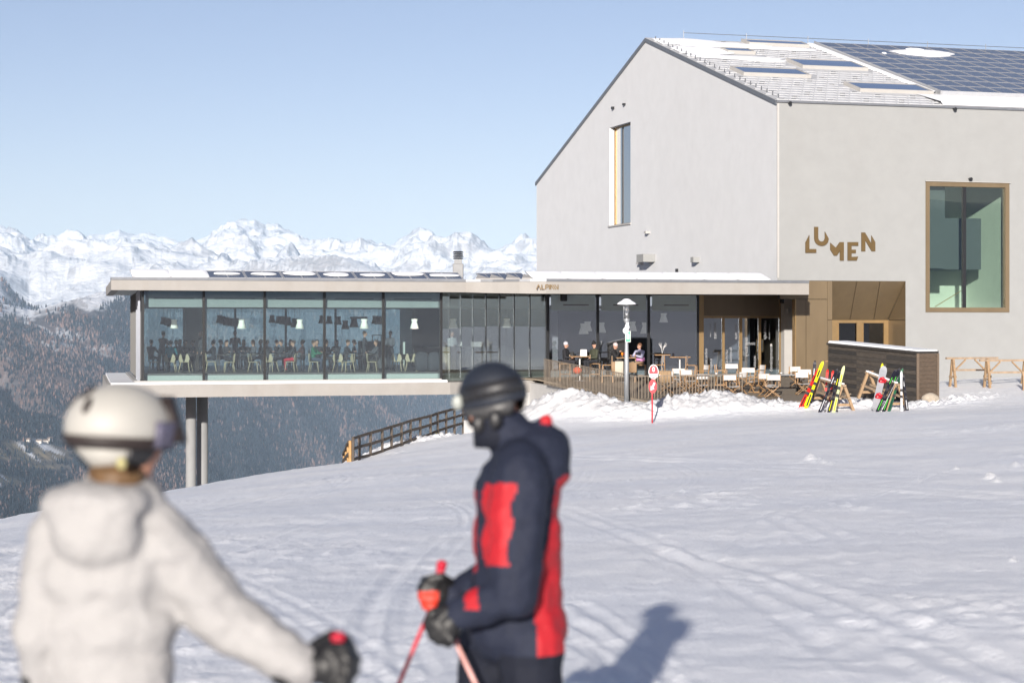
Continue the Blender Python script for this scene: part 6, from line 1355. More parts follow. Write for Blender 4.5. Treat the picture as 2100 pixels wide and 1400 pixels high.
def person(label, loc, rz, kind, cols, group=None, vox=.024, **kw):
    key = (kind, vox, tuple(sorted(kw.items())))
    if key not in PCACHE: pr = pose(kind, **kw); me, fc_ = body_mesh('person', pr, vox, 4); PCACHE[key] = (me, region_of(pr, fc_))
    me, reg = PCACHE[key]; me = me.copy(); me.materials.clear()
    for nm, c in zip(('jacket_cloth', 'trouser_cloth', 'skin', 'hair_or_hat', 'shoe'), cols): me.materials.append(cmat(nm, c))
    me.polygons.foreach_set('material_index', reg.astype(np.int32)); me.update()
    o = bpy.data.objects.new('person', me); COL.objects.link(o); o.location = loc; o.rotation_euler = (0, 0, rz); return tag(o, label, 'person', group)
CM = {}
def cmat(nm, c):
    k = (nm, c)
    if k not in CM: CM[k] = mat(nm, c, .85 if nm != 'skin' else .55, var=.10, vscale=12)
    return CM[k]
SKIN = (.42, .24, .17); DK = (.016, .018, .024); DK2 = (.03, .032, .04); BRN = (.05, .03, .02); GREYJ = (.07, .075, .09); JEAN = (.03, .045, .08)
def rf_(u, d): return PZ(u, d, FZ)
# --- pale wooden restaurant chairs
M_ASH = mat('ash_wood', (.36, .30, .20), .55, var=.12, vscale=8)
def dining_chair(label, loc, rz):
    t = thing('dining_chair', label, 'chair', loc, rz, 'pale wooden chairs in the restaurant')
    for sx in (-1, 1):
        for sy in (-1, 1): m = MB(); m.tube([(sx * .25, sy * .23, 0), (sx * .17, sy * .16, .43)], [.016, .026], 7); m.build('leg', M_ASH, t, True)
        m = MB(); pr = [(sx * .02, .22, .44), (sx * .20, .20, .44), (sx * .255, .19, .58), (sx * .22, .21, .72), (sx * .15, .235, .82), (sx * .10, .24, .74), (sx * .07, .235, .60)]
        m.prism(pr, (0, .022, 0)); m.build('back_wing', M_ASH, t)
    m = MB(); m.bbox((0, 0, .445), (.46, .42, .03), .02); m.build('seat', M_ASH, t)
    return t
CH = [(316, 88.2, 100), (350, 87.6, 180), (381, 87.6, 170), (433, 88.6, 100), (470, 87.2, -75), (522, 87.4, 80), (556, 88.2, 150), (597, 88.0, -100), (645, 88.0, 85), (697, 88.6, 160), (714, 88.0, -65), (764, 88.2, 85), (816, 89.0, 165), (843, 89.0, 180), (866, 89.0, 175), (886, 89.2, 90)]
pc = None
for i, (u, d, a) in enumerate(CH):
    l = 'pale wooden dining chair near the glass, %s of sixteen from the left' % nth(i)
    # the chair's back is on its +y side; 180 means its back is towards the camera
    if pc is None: pc = dining_chair(l, rf_(u, d), R(a)); o = pc
    else: o = copy_tree(pc); o.location = rf_(u, d); o.rotation_euler = (0, 0, R(a)); o['label'] = l
# --- tables
M_TAB = mat('dark_table_top', (.05, .04, .033), .4, var=.15, vscale=6); M_TABL = mat('table_setting', (.6, .6, .58), .4, var=.1)
TB = [(365, 89.6, 1.9), (495, 89.4, 2.3), (580, 90.2, 2.0), (630, 89.6, 1.6), (738, 89.6, 1.6), (845, 90.4, 1.4), (450, 94, 2.2), (690, 94, 2.2), (560, 95.5, 2.2)]
for i, (u, d, w) in enumerate(sorted(TB)):
    t = thing('dining_table', 'dark dining table laid with plates, %s of nine from the left' % nth(i), 'table', rf_(u, d), math.pi / 2 - HD, 'dark tables in the restaurant')
    MB().bbox((0, 0, .735), (w, .85, .03), .01).build('tabletop', M_TAB, t)
    for sx in (-1, 1):
        for sy in (-1, 1): MB().bar((sx * (w / 2 - .08), sy * .36, 0), (sx * (w / 2 - .12), sy * .34, .72), .05, .05, (0, 1, 0)).build('leg', M_TAB, t)
    for k, x in enumerate((-w / 4, w / 4)):
        pl = MB().lathe([(.05, 0), (.125, .012), (.13, .018), (.02, .012)], n=12).build('plate', M_TABL, None, True); pl.location = rf_(u, d) + E1 * x - E2 * .2 + EZ * .752
        tag(pl, '%s round plate on the %s dark table from the left behind the glass' % (('left', 'right')[k], nth(i)), 'plate', 'plates on the restaurant tables')
    b_ = MB().lathe([(.035, 0), (.037, .18), (.012, .24), (.012, .3)], n=8).build('bottle', M_BLK, None, True); b_.location = rf_(u, d) + E1 * .1 + E2 * .1 + EZ * .752; tag(b_, 'dark bottle on the %s table from the left behind the glass' % nth(i), 'bottle', 'bottles on the restaurant tables')
# --- pendant lamps: coloured pale as if sunlit near the glass, darkened further in
M_LAMP_SUN = mat('sunlit_lampshade', (.80, .78, .70), .8, var=.05); M_LAMP_SUN.node_tree.nodes['Principled BSDF'].inputs['Emission Color'].default_value = (1, .93, .8, 1); M_LAMP_SUN.node_tree.nodes['Principled BSDF'].inputs['Emission Strength'].default_value = .10      # faint glow added in place of sunlight on the shades
M_LAMP_DIM = mat('shaded_lampshade', (.17, .115, .095), .85, var=.1)  # same lampshade, the dimness deeper in the room put into its colour
def pendant(label, u, v0, v1, d, mt, grp):
    z1 = (HV - v0) / F * d; z0 = (HV - v1) / F * d; h = z1 - z0; t = thing('pendant_lamp', label, 'lamp', PZ(u, d, z0), 0, grp); k = h / .4
    MB().lathe([(.19 * k, 0), (.135 * k, .19 * k), (.11 * k, .27 * k), (.135 * k, .40 * k), (.12 * k, .40 * k), (.10 * k, .27 * k), (.12 * k, .19 * k), (.175 * k, 0)], n=16).build('lamp_shade', mt, t, True)
    MB().tube([(0, 0, .3 * k), (0, 0, ZC - z0)], .008, 5).build('cord', M_BLK, t)
WL = [(357, 655, 673.5), (495.5, 654, 674), (614.5, 655, 674), (747, 654, 674), (850, 654, 674), (930, 653.5, 673.5), (1040, 653, 672)]
for i, (u, a, b) in enumerate(WL): pendant('white hourglass pendant lamp hanging behind the glass, %s of seven from the left' % nth(i), u, a, b, 87.5 if u < 900 else 92.5, M_LAMP_SUN, 'white pendant lamps in the restaurant')
TL = [(335, 650, 665), (343, 652, 667), (349, 654, 670), (450, 646, 662), (457, 648, 664), (465, 650, 667), (474, 652, 668), (484, 652, 670), (558, 646, 662), (571, 648, 663), (580, 648, 665), (591, 650, 667), (604, 653, 671), (660, 647, 663), (675, 648, 664), (693.5, 649, 666), (708, 657, 675), (726, 651, 671), (769, 647.5, 664), (776, 648, 665), (783, 648, 665)]
ORD2 = ORD + ['twenty-first']
for i, (u, a, b) in enumerate(TL): pendant('shaded hourglass pendant lamp deeper in the room, %s of twenty-one from the left' % ORD2[i], u, a, b, 91.0 + (i % 5) * .5, M_LAMP_DIM, 'shaded pendant lamps in the restaurant')
TWL = [('left', 1196, 663, 685), ('middle', 1204, 659, 679), ('right', 1233, 661, 682)]
for i, (u, a, b) in enumerate(((1197, 663, 685), (1205, 659, 679), (1233, 661, 682), (1297, 659, 679), (1324, 661, 684), (1361, 642, 661))): pendant('pale hourglass pendant lamp behind the terrace window, %s of six from the left' % nth(i), u, a, b, 94.4, M_LAMP_SUN, 'pendant lamps behind the terrace windows')
# --- bar counter and lectern
c = rf_(921, 90.6); t = thing('reception_counter', 'curved pale wooden reception counter behind the curved glass', 'counter', c)
MB().lathe([(.30, 0), (.32, .04), (.32, 1.02), (.34, 1.03), (.34, 1.07), (.05, 1.07)], n=24).build('counter_drum', M_ASH, t, True); MB().lathe([(.345, 1.072), (.345, 1.09), (.05, 1.09)], n=24).build('counter_top', M_TAB, t)
c = rf_(955, 93.6); t = thing('back_bar', 'dark back bar with white boxes behind the curved glass', 'counter', c, math.pi / 2 - HD); MB().bbox((.6, 0, .5), (2.6, .6, 1.0), .02).build('cabinet', M_DWALL, t); MB().bbox((.6, 0, 1.02), (2.7, .66, .04), .01).build('counter_top', M_TAB, t)
for k, (x, w, h) in enumerate(((-.25, .16, .24), (.55, .5, .24), (1.1, .09, .36))): o = MB().bbox((0, 0, h / 2), (w, .2, h), .01).build('display_box', M_WHT if k < 2 else M_ASH); o.location = c + E1 * x + EZ * 1.04; tag(o, ('small white box on the left of the back bar', 'wide white printed box on the back bar', 'narrow wooden box on the back bar')[k], 'box')
c = rf_(828, 91.0); t = thing('wine_cabinet', 'tall pale green glass cabinet beside the dark core wall', 'cabinet', c); MB().bbox((0, 0, .65), (.16, .5, 1.3), .02).build('glass_side', M_UPST, t); MB().bbox((-.14, 0, .6), (.05, .5, 1.2), .01).build('dark_edge', M_DWALL, t)
c = rf_(768, 96.0); t = thing('service_station', 'dark service station with crates near the back windows', 'sideboard', c, math.pi / 2 - HD); MB().bbox((0, 0, .65), (1.5, .6, 1.3), .02).build('cabinet', M_DWALL, t); m = MB()
for a, b in (((-.1, 1.3), (-.1, 1.6)), ((.35, 1.3), (.35, 1.6)), ((-.1, 1.58), (.35, 1.58))): m.bar((a[0], 0, a[1]), (b[0], 0, b[1]), .04, .04, (0, 1, 0))
m.build('rack_frame', M_DWALL, t)
c = PZ(736, 93, ZC - .42); o = MB().bbox((0, 0, 0), (.8, .3, .1), .01).build('heater_panel', M_DWALL); o.location = c; tag(o, 'flat dark panel hung under the ceiling between the lamps', 'panel')
# --- guests behind the glass
G = 'guests inside the restaurant'
PEO = [('guest in a dark jacket standing at the far left table', 331, 89.8, 150, 'stand', DK, DK, BRN, dict(lean=.25, arms='table')), ('seated guest in dark blue beside the standing left guest', 343, 91.2, 200, 'sit', DK2, JEAN, BRN, dict(arms='table')),
       ('seated guest in a turquoise top with their back to the glass', 350, 88.0, 180, 'sit', (.03, .25, .32), DK, BRN, dict(arms='table')), ('seated guest facing the glass behind the turquoise top', 361, 91.4, 20, 'sit', GREYJ, DK, DK, dict(arms='table')),
       ('seated guest leaning forward left of the concrete column', 376, 90.6, 60, 'sit', DK2, DK, BRN, dict(lean=.2, arms='table')), ('standing man with arms down beside the first mullion', 413, 90.2, -60, 'stand', DK2, DK, SKIN, dict(arms='down')),
       ('seated guest right of the first mullion', 438, 91.2, -100, 'sit', DK, DK, DK, dict(arms='table')), ('long haired guest seated below the waiter', 465, 91.0, 40, 'sit', DK2, DK, BRN, dict(arms='table', hair=1)),
       ('waiter standing in front of the second row of lamps', 482, 92.6, 10, 'stand', DK, DK, BRN, dict(arms='up')), ('long haired guest seated right of the waiter', 519, 91.6, -40, 'sit', GREYJ, DK, BRN, dict(arms='table', hair=1)),
       ('guest seated left in the third window', 567, 91.8, 70, 'sit', DK, DK, BRN, dict(arms='table')), ('guest leaning over the table in the third window', 582, 91.4, -70, 'sit', DK2, DK, DK, dict(lean=.2, arms='table')),
       ('guest in red trousers seated close to the glass', 602, 88.6, -80, 'sit', DK2, (.45, .01, .03), BRN, dict(arms='table')), ('guest in a green top seated close to the glass', 643, 88.4, 75, 'sit', (.01, .13, .07), JEAN, BRN, dict(arms='table')),
       ('broad guest seated facing the glass behind the green top', 650, 91.8, 10, 'sit', DK, DK, DK, dict(arms='table', wide=1.15)), ('guest looking down at the table in the fourth window', 707, 91.4, 80, 'sit', DK, DK, BRN, dict(lean=.25, arms='table', nod=.3)),
       ('tall person standing sideways in the fourth window', 747, 91.0, 90, 'stand', DK2, DK, BRN, dict(arms='down')), ('person standing by the fifth mullion near the core wall', 801, 92.4, -30, 'stand', GREYJ, DK, BRN, dict(arms='lap')),
       ('bartender in a pale shirt behind the wooden reception counter', 927, 91.8, 40, 'stand', (.36, .38, .40), DK, BRN, dict(arms='lap'))]
BK = [(310, 93, 160), (369, 93.5, 30), (396, 91.4, -60), (452, 93, 90), (500, 92.6, 10), (535, 93.2, -80), (548, 91.2, 200), (596, 93.4, 20), (621, 92.4, -100), (669, 92.6, 60), (690, 93.4, -30), (726, 93.0, 100), (772, 91.6, -70)]
CB = [DK, DK2, GREYJ, (.05, .02, .02), (.02, .03, .05)]
for i, (u, d, a) in enumerate(BK): PEO.append(('guest in the back row half hidden by nearer diners, %s of thirteen from the left' % nth(i), u, d, a, 'sit', CB[i % 5], DK, (BRN, DK, (.16, .09, .04))[i % 3], dict(arms=('table', 'lap')[i % 2], hair=int(i % 3 == 1))))
for l, u, d, a, kd, c0, c1, c3, kw in PEO:
    kw = dict(kw);  kw['seat'] = .46
    person(l, rf_(u, d), R(a), kd, (c0, c1, SKIN, c3, DK), G, .03, **kw)
# dark coats hung on two chairs at the right
for i, u in enumerate((858, 884)):
    d = 88.8; m = MB(); n = 12; prof = [(.26, .05), (.30, .3), (.27, .6), (.20, .82), (.08, .86)]; m.lathe([(r * (1 + .1 * math.sin(i + k)), z) for k, (r, z) in enumerate(prof)], n=12, M=Matrix.Diagonal((1, .45, 1)))
    m.v = [(x + .03 * math.sin(9 * z + 5 * x), y + .03 * math.sin(11 * x + z), z) for x, y, z in m.v]; o = m.build('coat', cmat('jacket_cloth', DK2), None, True); o.location = rf_(u + 6, d - .45) + EZ * .02; tag(o, ('grey coat hung over a chair near the core wall, the left one', 'dark coat hung over a chair near the core wall, the right one')[i], 'coat')
# --- guests on the terrace
LIL = (.34, .34, .46)
tp_ = lambda u, d: on_floor(u, d)
kw = dict(seat=.78, vox=.016, bulk=1.28)
person('guest in a black jacket and pale grey woollen hat at the high table', tp_(1160, 88.0), R(70), 'sit', ((.012, .012, .016), (.02, .02, .025), SKIN, (.42, .42, .46), DK), 'guests on the terrace', arms='lap', hat=1, turn=.3, **kw)
person('guest in an olive jacket and black bobble hat at the high table', tp_(1219, 88.0), R(-60), 'sit', ((.045, .05, .032), DK, SKIN, (.008, .008, .01), DK), 'guests on the terrace', arms='lap', hat=2, turn=1.9, wide=1.12, **kw)
person('guest in a long black coat and pale headband holding a drink', tp_(1256, 87.2), R(75), 'sit', ((.010, .010, .012), (.02, .02, .022), SKIN, (.50, .42, .42), DK), 'guests on the terrace', arms='up', hat=1, nod=.3, lean=.2, **kw)
w_ = person('woman in sunglasses with lilac sleeves and a pink jacket hem', tp_(1312, 87.2), R(-45), 'sit', (LIL, (.02, .04, .05), SKIN, (.13, .06, .03), DK), 'guests on the terrace', arms='table', turn=-.35, wide=1.05, **kw)
# her black chest panel, pink hem, tan blanket, sunglasses
c0 = Vector((0, -.02, .88 + .0))
m = MB(); m.lathe([(.235, .92), (.245, 1.0), (.24, 1.10)], n=20, M=Matrix.Diagonal((1.0, .72, 1))); m.build('pink_hem', cmat('pink_cloth', (.50, .22, .42)), w_, True)
m = MB(); m.lathe([(.242, 1.102), (.25, 1.2), (.225, 1.31)], n=20, M=Matrix.Diagonal((.93, .72, 1))); m.build('black_panel', cmat('jacket_cloth', (.02, .02, .025)), w_, True)
m = MB(); m.bbox((0, -.20, .86), (.46, .56, .12), .05); m.bbox((0, -.46, .66), (.44, .10, .46), .04); o = m.build('tan_blanket', cmat('blanket_cloth', (.26, .17, .10)), w_, True)
hc = Vector((0, .02, .88)) + Vector((0, -.02, .53)) + Vector((0, -.02, .185)); Mt = Matrix.Rotation(-.35, 3, 'Z'); m = MB()
for s in (-1, 1): m.ell(hc + Mt @ Vector((s * .038, -.098, .02)), (.03, .012, .024), 10, 6, Mt)
m.bar(hc + Mt @ Vector((-.08, -.05, .025)), hc + Mt @ Vector((-.03, -.105, .025)), .012, .01); m.bar(hc + Mt @ Vector((.08, -.05, .025)), hc + Mt @ Vector((.03, -.105, .025)), .012, .01); m.build('sunglasses', M_BLK, w_)
# blankets over chair backs
def drape(label, loc, rz, col, h0, h1, w):
    m = MB(); n = 9; vs = []
    for i in range(n + 1):
        x = -w / 2 + w * i / n; wv = .02 * math.sin(i * 2.1)
        vs += [(x, -.05 + wv, h0 + .03 * math.sin(i * 1.3)), (x, -.04 + wv, h1), (x, .02, h1 + .02), (x, .06 + wv, h1 - .02), (x, .08 + wv, h0 + .12 + .03 * math.sin(i))]
    m.add(vs, [(i * 5 + k, i * 5 + 5 + k, i * 5 + 6 + k, i * 5 + 1 + k) for i in range(n) for k in range(4)]); o = m.build('blanket', cmat('blanket_cloth', col), None, True); o.modifiers.new('t', 'SOLIDIFY').thickness = .015; o.location = loc; o.rotation_euler = (0, 0, rz); return tag(o, label, 'blanket')
drape('tan blanket over the lap of the guest in the black coat', tp_(1263, 86.9), R(20), (.30, .20, .12), .35, .92, .4)
drape('cream blanket hanging from the chair beside the lamp post', tp_(1270, 86.7), R(-10), (.45, .41, .34), .30, .95, .36)
drape('brown jacket hung over the leftmost director chair', tp_(1364, dfl(806) - .3), R(10), (.28, .19, .11), .45, .93, .5)
o = MB().ell((0, 0, 0), (.2, .15, .16), 12, 8).build('backpack', cmat('red_cloth', (.50, .06, .02)), None, True); o.location = tp_(1184, 87.6) + EZ * .5; tag(o, 'orange red backpack hanging under the high table', 'backpack')
# ================================================================== THE TWO SKIERS IN FRONT
def wrinkle(sc, amp, seed):
    def f(co):
        x, y, z = co[:, 0], co[:, 1], co[:, 2]
        return amp * (pnoise(x * sc + z * sc * .35, z * sc * 1.5 - y * sc * .4, seed) + .5 * pnoise(x * sc * 2.3 - z * sc * .8, z * sc * 2.6 + y * sc, seed + 1))
    return f
def solid(name, parts, voxel, mats, regf, parent, smooth=5, noise=None, label=None):
    me, fc_ = body_mesh(name, parts, voxel, smooth, noise); me.materials.clear()
    for m_ in mats: me.materials.append(m_)
    if len(mats) > 1: me.polygons.foreach_set('material_index', regf(fc_).astype(np.int32))
    me.update(); o = bpy.data.objects.new(name, me); COL.objects.link(o)
    if parent is not None: o.parent = parent
    return o
def shell(m, c, r, M, zmin, n=28, k=18, hole=None):
    b = len(m.v); m.ell((0, 0, 0), r, n, k)
    out = []
    for p in m.v[b:]:
        q = Vector(p)
        if q.z < zmin: q = Vector((q.x, q.y, zmin + (q.z - zmin) * .12))
        out.append(tuple(M @ q + Vector(c)))
    m.v[b:] = out
def band(m, c, r, M, z0, z1, a0, a1, grow, n=30):      # strip of an ellipsoid's surface, thickened outwards
    vs = []
    for i in range(n + 1):
        a = a0 + (a1 - a0) * i / n
        for g_ in (1.0, grow):
            for z in (z0, z1):
                s = math.sqrt(max(0.02, 1 - (z / r[2]) ** 2)) * g_; vs.append(M @ Vector((r[0] * s * math.cos(a), r[1] * s * math.sin(a), z)) + Vector(c))
    fs = []
    for i in range(n):
        a = i * 4; fs += [(a + 2, a + 6, a + 7, a + 3), (a, a + 1, a + 5, a + 4), (a, a + 4, a + 6, a + 2), (a + 1, a + 3, a + 7, a + 5)]
    fs += [(0, 2, 3, 1), (n * 4, n * 4 + 1, n * 4 + 3, n * 4 + 2)]; m.add(vs, fs)
def glove(name, wrist, fwd, up, s, mats, parent, grip_r=.018, regf=None, sc=1.0):
    """closed fist: four bent fingers of different lengths wrapped round a grip, thumb over the side"""
    w = Vector(wrist); f = Vector(fwd).normalized(); u = Vector(up).normalized(); x = f.cross(u).normalized() * s; u = x.cross(f).normalized() * s
    p = [('c', w - f * .05, w + f * .01, .046 * sc, .044 * sc, 0), ('e', w + f * .055, (.05, .05, .05), None, 0)]
    T = lambda a, b, c_: w + f * (a * sc) + u * (b * sc) + x * (c_ * sc)
    for k in range(4):
        b = .042 - .027 * k; l = (.95, 1.05, 1.0, .85)[k]
        p += [('c', T(.06, b, .012), T(.10 * l, b, .03), .0185, .018, 0), ('c', T(.10 * l, b, .03), T(.112 * l, b - .004, -.012), .018, .017, 0), ('c', T(.112 * l, b - .004, -.012), T(.078, b - .006, -.028), .017, .015, 0)]
    p += [('c', T(.025, .045, -.015), T(.062, .064, -.035), .021, .019, 0), ('c', T(.062, .064, -.035), T(.098, .055, -.022), .019, .016, 0)]
    return solid(name, p, .008, mats, regf, parent, 3)
def ski_pole(label, grip_top, hand, tip, mt_shaft, mt_grip, mt2):
    g0, h, t = Vector(grip_top), Vector(hand), Vector(tip); o = thing('ski_pole', label, 'ski pole', t); d = (h - t).normalized()
    m = MB(); m.tube([g0 - t, (g0 * .7 + h * .3) - t, (g0 * .45 + h * .55) - t, h - t - d * .05], [.019, .016, .017, .014], 12); m.ell(g0 - t, (.021, .021, .016), 12, 8); m.build('grip', mt_grip, o, True)
    L = (h - t).length; m = MB(); m.tube([d * .0, d * (L * .55)], [.004, .008], 10); m.build('lower_shaft', mt_shaft, o, True); m = MB(); m.tube([d * (L * .55), d * (L - .04)], .0082, 10); m.build('upper_shaft', mt2, o, True)
    m = MB(); m.lathe([(.01, .06), (.045, .07), (.045, .078), (.012, .085)], n=14); m.build('basket', M_BLK, o)
    return o
# ---------------------------------------------------------------- man in navy and red, side on, looking away to the left
M_NAVY = mat('navy_softshell', (.015, .019, .036), .75, spec=.25, var=.12, vscale=20, bump=.25, bscale=60); M_REDJ = mat('red_softshell', (.37, .007, .014), .65, var=.08, vscale=20, bump=.25, bscale=60); M_PANT = mat('dark_ski_trousers', (.011, .013, .022), .8, spec=.2, var=.12, vscale=20)
M_GLV = mat('black_glove_leather', (.010, .010, .011), .5, var=.2, vscale=30); M_HELM = mat('matt_black_helmet', (.014, .018, .028), .55, var=.1, vscale=20); M_HELM2 = mat('grey_helmet_side', (.05, .05, .052), .45, var=.1, vscale=20); M_LENS = mat('goggle_lens', (.01, .01, .014), .08, var=.0, spec=.8); M_SKIN = mat('face_skin', (.40, .20, .13), .5, var=.1, vscale=30)
D1 = 7.3; man = thing('person', 'skier in navy jacket with red panels and dark helmet, holding poles', 'person', (0, D1, gz1(0, D1))); MO = man.location.copy()
off = Vector((0, D1, 0)) - MO
def mv(x, y, z): return Vector((x, y, z)) + off
BP_ = [('e', mv(.022, 0, -1.10), (.19, .205, .15), None, 0), ('e', mv(.018, 0, -.97), (.172, .20, .22), None, 0), ('e', mv(.02, 0, -.80), (.170, .205, .22), None, 0), ('e', mv(.02, 0, -.63), (.160, .215, .19), None, 0), ('c', mv(.03, -.16, -.52), mv(.03, .16, -.52), .105, .105, 0), ('c', mv(.03, 0, -.45), mv(-.045, 0, -.375), .105, .09, 0),
       ('e', mv(.105, 0, -.455), (.11, .165, .10), None, 0), ('e', mv(.145, 0, -.50), (.075, .15, .11), None, 0), ('c', mv(.07, -.03, -.42), mv(.125, -.03, -.345), .05, .028, 0),
       ('c', mv(.03, -.19, -.55), mv(.005, -.27, -.95), .112, .098, 10), ('c', mv(.005, -.27, -.95), mv(-.185, -.235, -1.025), .092, .062, 11), ('c', mv(.02, .19, -.55), mv(-.02, .25, -.93), .105, .09, 12), ('c', mv(-.02, .25, -.93), mv(-.222, .06, -1.0), .085, .06, 12),
       ('c', mv(.07, -.10, -1.15), mv(.06, -.11, -1.58), .125, .095, 20), ('c', mv(.06, -.11, -1.58), mv(.075, -.11, -1.9), .095, .075, 20), ('c', mv(-.07, .10, -1.15), mv(-.13, .11, -1.58), .125, .095, 20), ('c', mv(-.13, .11, -1.58), mv(-.11, .11, -1.9), .095, .075, 20),
       ('c', mv(.09, -.11, -1.9), mv(-.10, -.11, -1.93), .065, .055, 21), ('c', mv(-.09, .11, -1.9), mv(-.28, .11, -1.93), .065, .055, 21), ('c', mv(-.02, 0, -.42), mv(-.06, 0, -.33), .055, .055, 30), ('e', mv(-.072, 0, -.285), (.095, .078, .118), None, 30), ('c', mv(-.140, .058, -.30), mv(-.152, .066, -.315), .014, .017, 30), ('c', mv(-.11, .04, -.37), mv(-.125, .05, -.375), .03, .022, 30)]
def man_reg(fc_):
    r = region_of(BP_, fc_); x, y, z = fc_[:, 0] - off.x, fc_[:, 1] - off.y, fc_[:, 2] - off.z
    out = np.zeros(len(r), int); out[((r == 20) | (r == 21)) & (z < -1.185)] = 2; jk = (r == 0) | (r == 20); out[r == 30] = 3
    # sleeve patch, its right edge scalloped
    px = x * D1 / (D1 + y); pz = z * D1 / (D1 + y)
    sl = (r == 10) | (r == 11) | (r == 0)
    ed = .012 + .008 * np.sin(pz * 40); lf = -.098 - (pz + .58) * -.11
    patch = sl & (y < -.12) & (pz < -.583) & (pz > -.885) & (px > -.10 - (-.58 - pz) * .16) & (px < ed - (-.58 - pz) * .10)
    out[patch] = 1
    back = (jk & (z > -1.185) & (z < -.545) & (x > np.interp(-z, [.50, .56, .78, .96, 1.19, 1.3], [.30, .165, .13, .075, .095, .10])))
    out[back] = 1
    out[(r == 0) & (x < -.128) & (z < -.6) & (z > -.9)] = 1
    out[(r == 11) & (px < -.125) & (px > -.172) & (pz > -1.045)] = 1
    out[(r == 0) & (z > -.362) & (x > .102)] = 1
    return out
solid('body', BP_, .012, [M_NAVY, M_REDJ, M_PANT, M_SKIN], man_reg, man, 5, wrinkle(8, .014, 3))
HM = Matrix.Rotation(R(-12), 3, 'Y') @ Matrix.Rotation(R(-36), 3, 'Z'); hc = mv(-.070, 0, -.262); hr = (.135, .112, .127)
m = MB(); shell(m, hc, hr, HM, -.028); hel = m.build('helmet', M_HELM, man, True)
m = MB(); band(m, hc, (.129, .106, .124), HM, -.075, -.025, R(20), R(340), 1.03); m.build('helmet_side', M_HELM2, hel, True)
m = MB(); band(m, hc, hr, HM, .0, .056, R(-150), R(150), 1.025); m.build('goggle_strap', M_BLK, hel, True)
m = MB(); band(m, hc, (.140, .112, .15), HM, -.095, .032, R(142), R(222), 1.08, 14); gg = m.build('goggles', M_LENS, hel, True)
m = MB(); m.ell(hc + HM @ Vector((-.09, -.098, .005)), (.022, .012, .028), 10, 8); m.build('goggle_clip', mat('pale_buckle', (.30, .32, .30), .4, var=.05), hel, True)
for a, z in ((-.02, -.088), (.06, -.082)): m = MB(); m.ell(hc + HM @ Vector((a, -.094, z)), (.026, .018, .036), 10, 8); m.build('ear_pad', M_BLK, hel, True)
m = MB(); m.lathe([(.085, -.45), (.088, -.40), (.082, -.36), (.07, -.335)], mv(-.055, 0, 0), 16); m.build('neck_gaiter', M_PANT, man, True)
m = MB(); m.tube([hc + HM @ Vector((.0, -.092, -.07)), hc + HM @ Vector((-.05, -.06, -.135)), hc + HM @ Vector((-.06, 0, -.15)), hc + HM @ Vector((-.05, .06, -.135)), hc + HM @ Vector((.0, .092, -.07))], .009, 6); m.build('chin_strap', M_BLK, hel, True)
nearw, farw = mv(-.185, -.235, -1.025), mv(-.222, .06, -1.0)
g1 = glove('glove', nearw, (-.62, -.05, -.62), (-.5, .1, .6), 1, [M_GLV], man, sc=1.08)
def gl_reg(fc_): x, z = fc_[:, 0] - off.x, fc_[:, 2] - off.z; px = x * D1 / (fc_[:, 1] - off.y + D1); pz = z * D1 / (fc_[:, 1] - off.y + D1); return ((px < -.272) & (pz > -1.05) & (pz < -.975)).astype(int)
M_ORR = mat('orange_red_glove', (.50, .03, .012), .5, var=.1)
g2 = glove('glove', farw, (-.75, -.35, .1), (.1, 0, 1), 1, [M_GLV, M_ORR], man, regf=gl_reg, sc=1.08)
M_PR = mat('red_pole', (.48, .03, .05), .35, var=.05); M_PW = mat('white_red_pole', (.62, .33, .30), .35, var=.2, vscale=14); M_PG = mat('red_grip', (.42, .008, .03), .45, var=.08)
def ext(u0, v0, u1, v1, d0, d1, zend):       # continue the line of two pixels down to height zend
    a, b = P(u0, v0, d0), P(u1, v1, d1); k = (zend - a.z) / (b.z - a.z); return a + (b - a) * k
pa = P(893, 1222, 7.36); pt = ext(893, 1222, 820, 1400, 7.36, 7.34, -2.02); pt.z = gz1(pt.x, pt.y)
ski_pole('red ski pole in the navy skier\'s far hand, slanting down to the left', P(906, 1156, 7.37), pa, pt, mat('dark_pole', (.06, .03, .035), .35, var=.1), M_PG, M_PR)
pb = P(922, 1290, 7.10); pt2 = ext(922, 1290, 972, 1400, 7.10, 7.10, -2.02); pt2.z = gz1(pt2.x, pt2.y)
ski_pole('white and red ski pole in the navy skier\'s near hand, slanting down to the right', P(912, 1258, 7.10), pb, pt2, M_PW, M_PG, M_PW)
# ---------------------------------------------------------------- woman in off-white, seen from behind
M_CREAM = mat('cream_ski_jacket', (.315, .308, .306), .8, var=.05, vscale=14, bump=.3, bscale=45); M_CPANT = mat('stone_ski_trousers', (.25, .24, .23), .8, var=.08, vscale=14); M_HW = mat('cream_helmet_shell', (.36, .35, .325), .55, var=.04, vscale=14); M_BRNB = mat('dark_brown_band', (.020, .013, .012), .6, var=.2, vscale=30); M_HAIR = mat('blond_brown_hair', (.11, .06, .024), .6, var=.3, vscale=60, stretch=(1, 1, .2)); M_PURP = mat('violet_grey_strap', (.10, .095, .14), .5, var=.3, vscale=40)
D2_ = 5.15; wom = thing('person', 'skier in cream hooded jacket and cream helmet, seen from behind', 'person', (-1.06, D2_, gz1(-1.06, D2_))); WO = wom.location.copy(); of2 = Vector((0, D2_, 0)) - WO
def wv(x, y, z): return Vector((x, y, z)) + of2
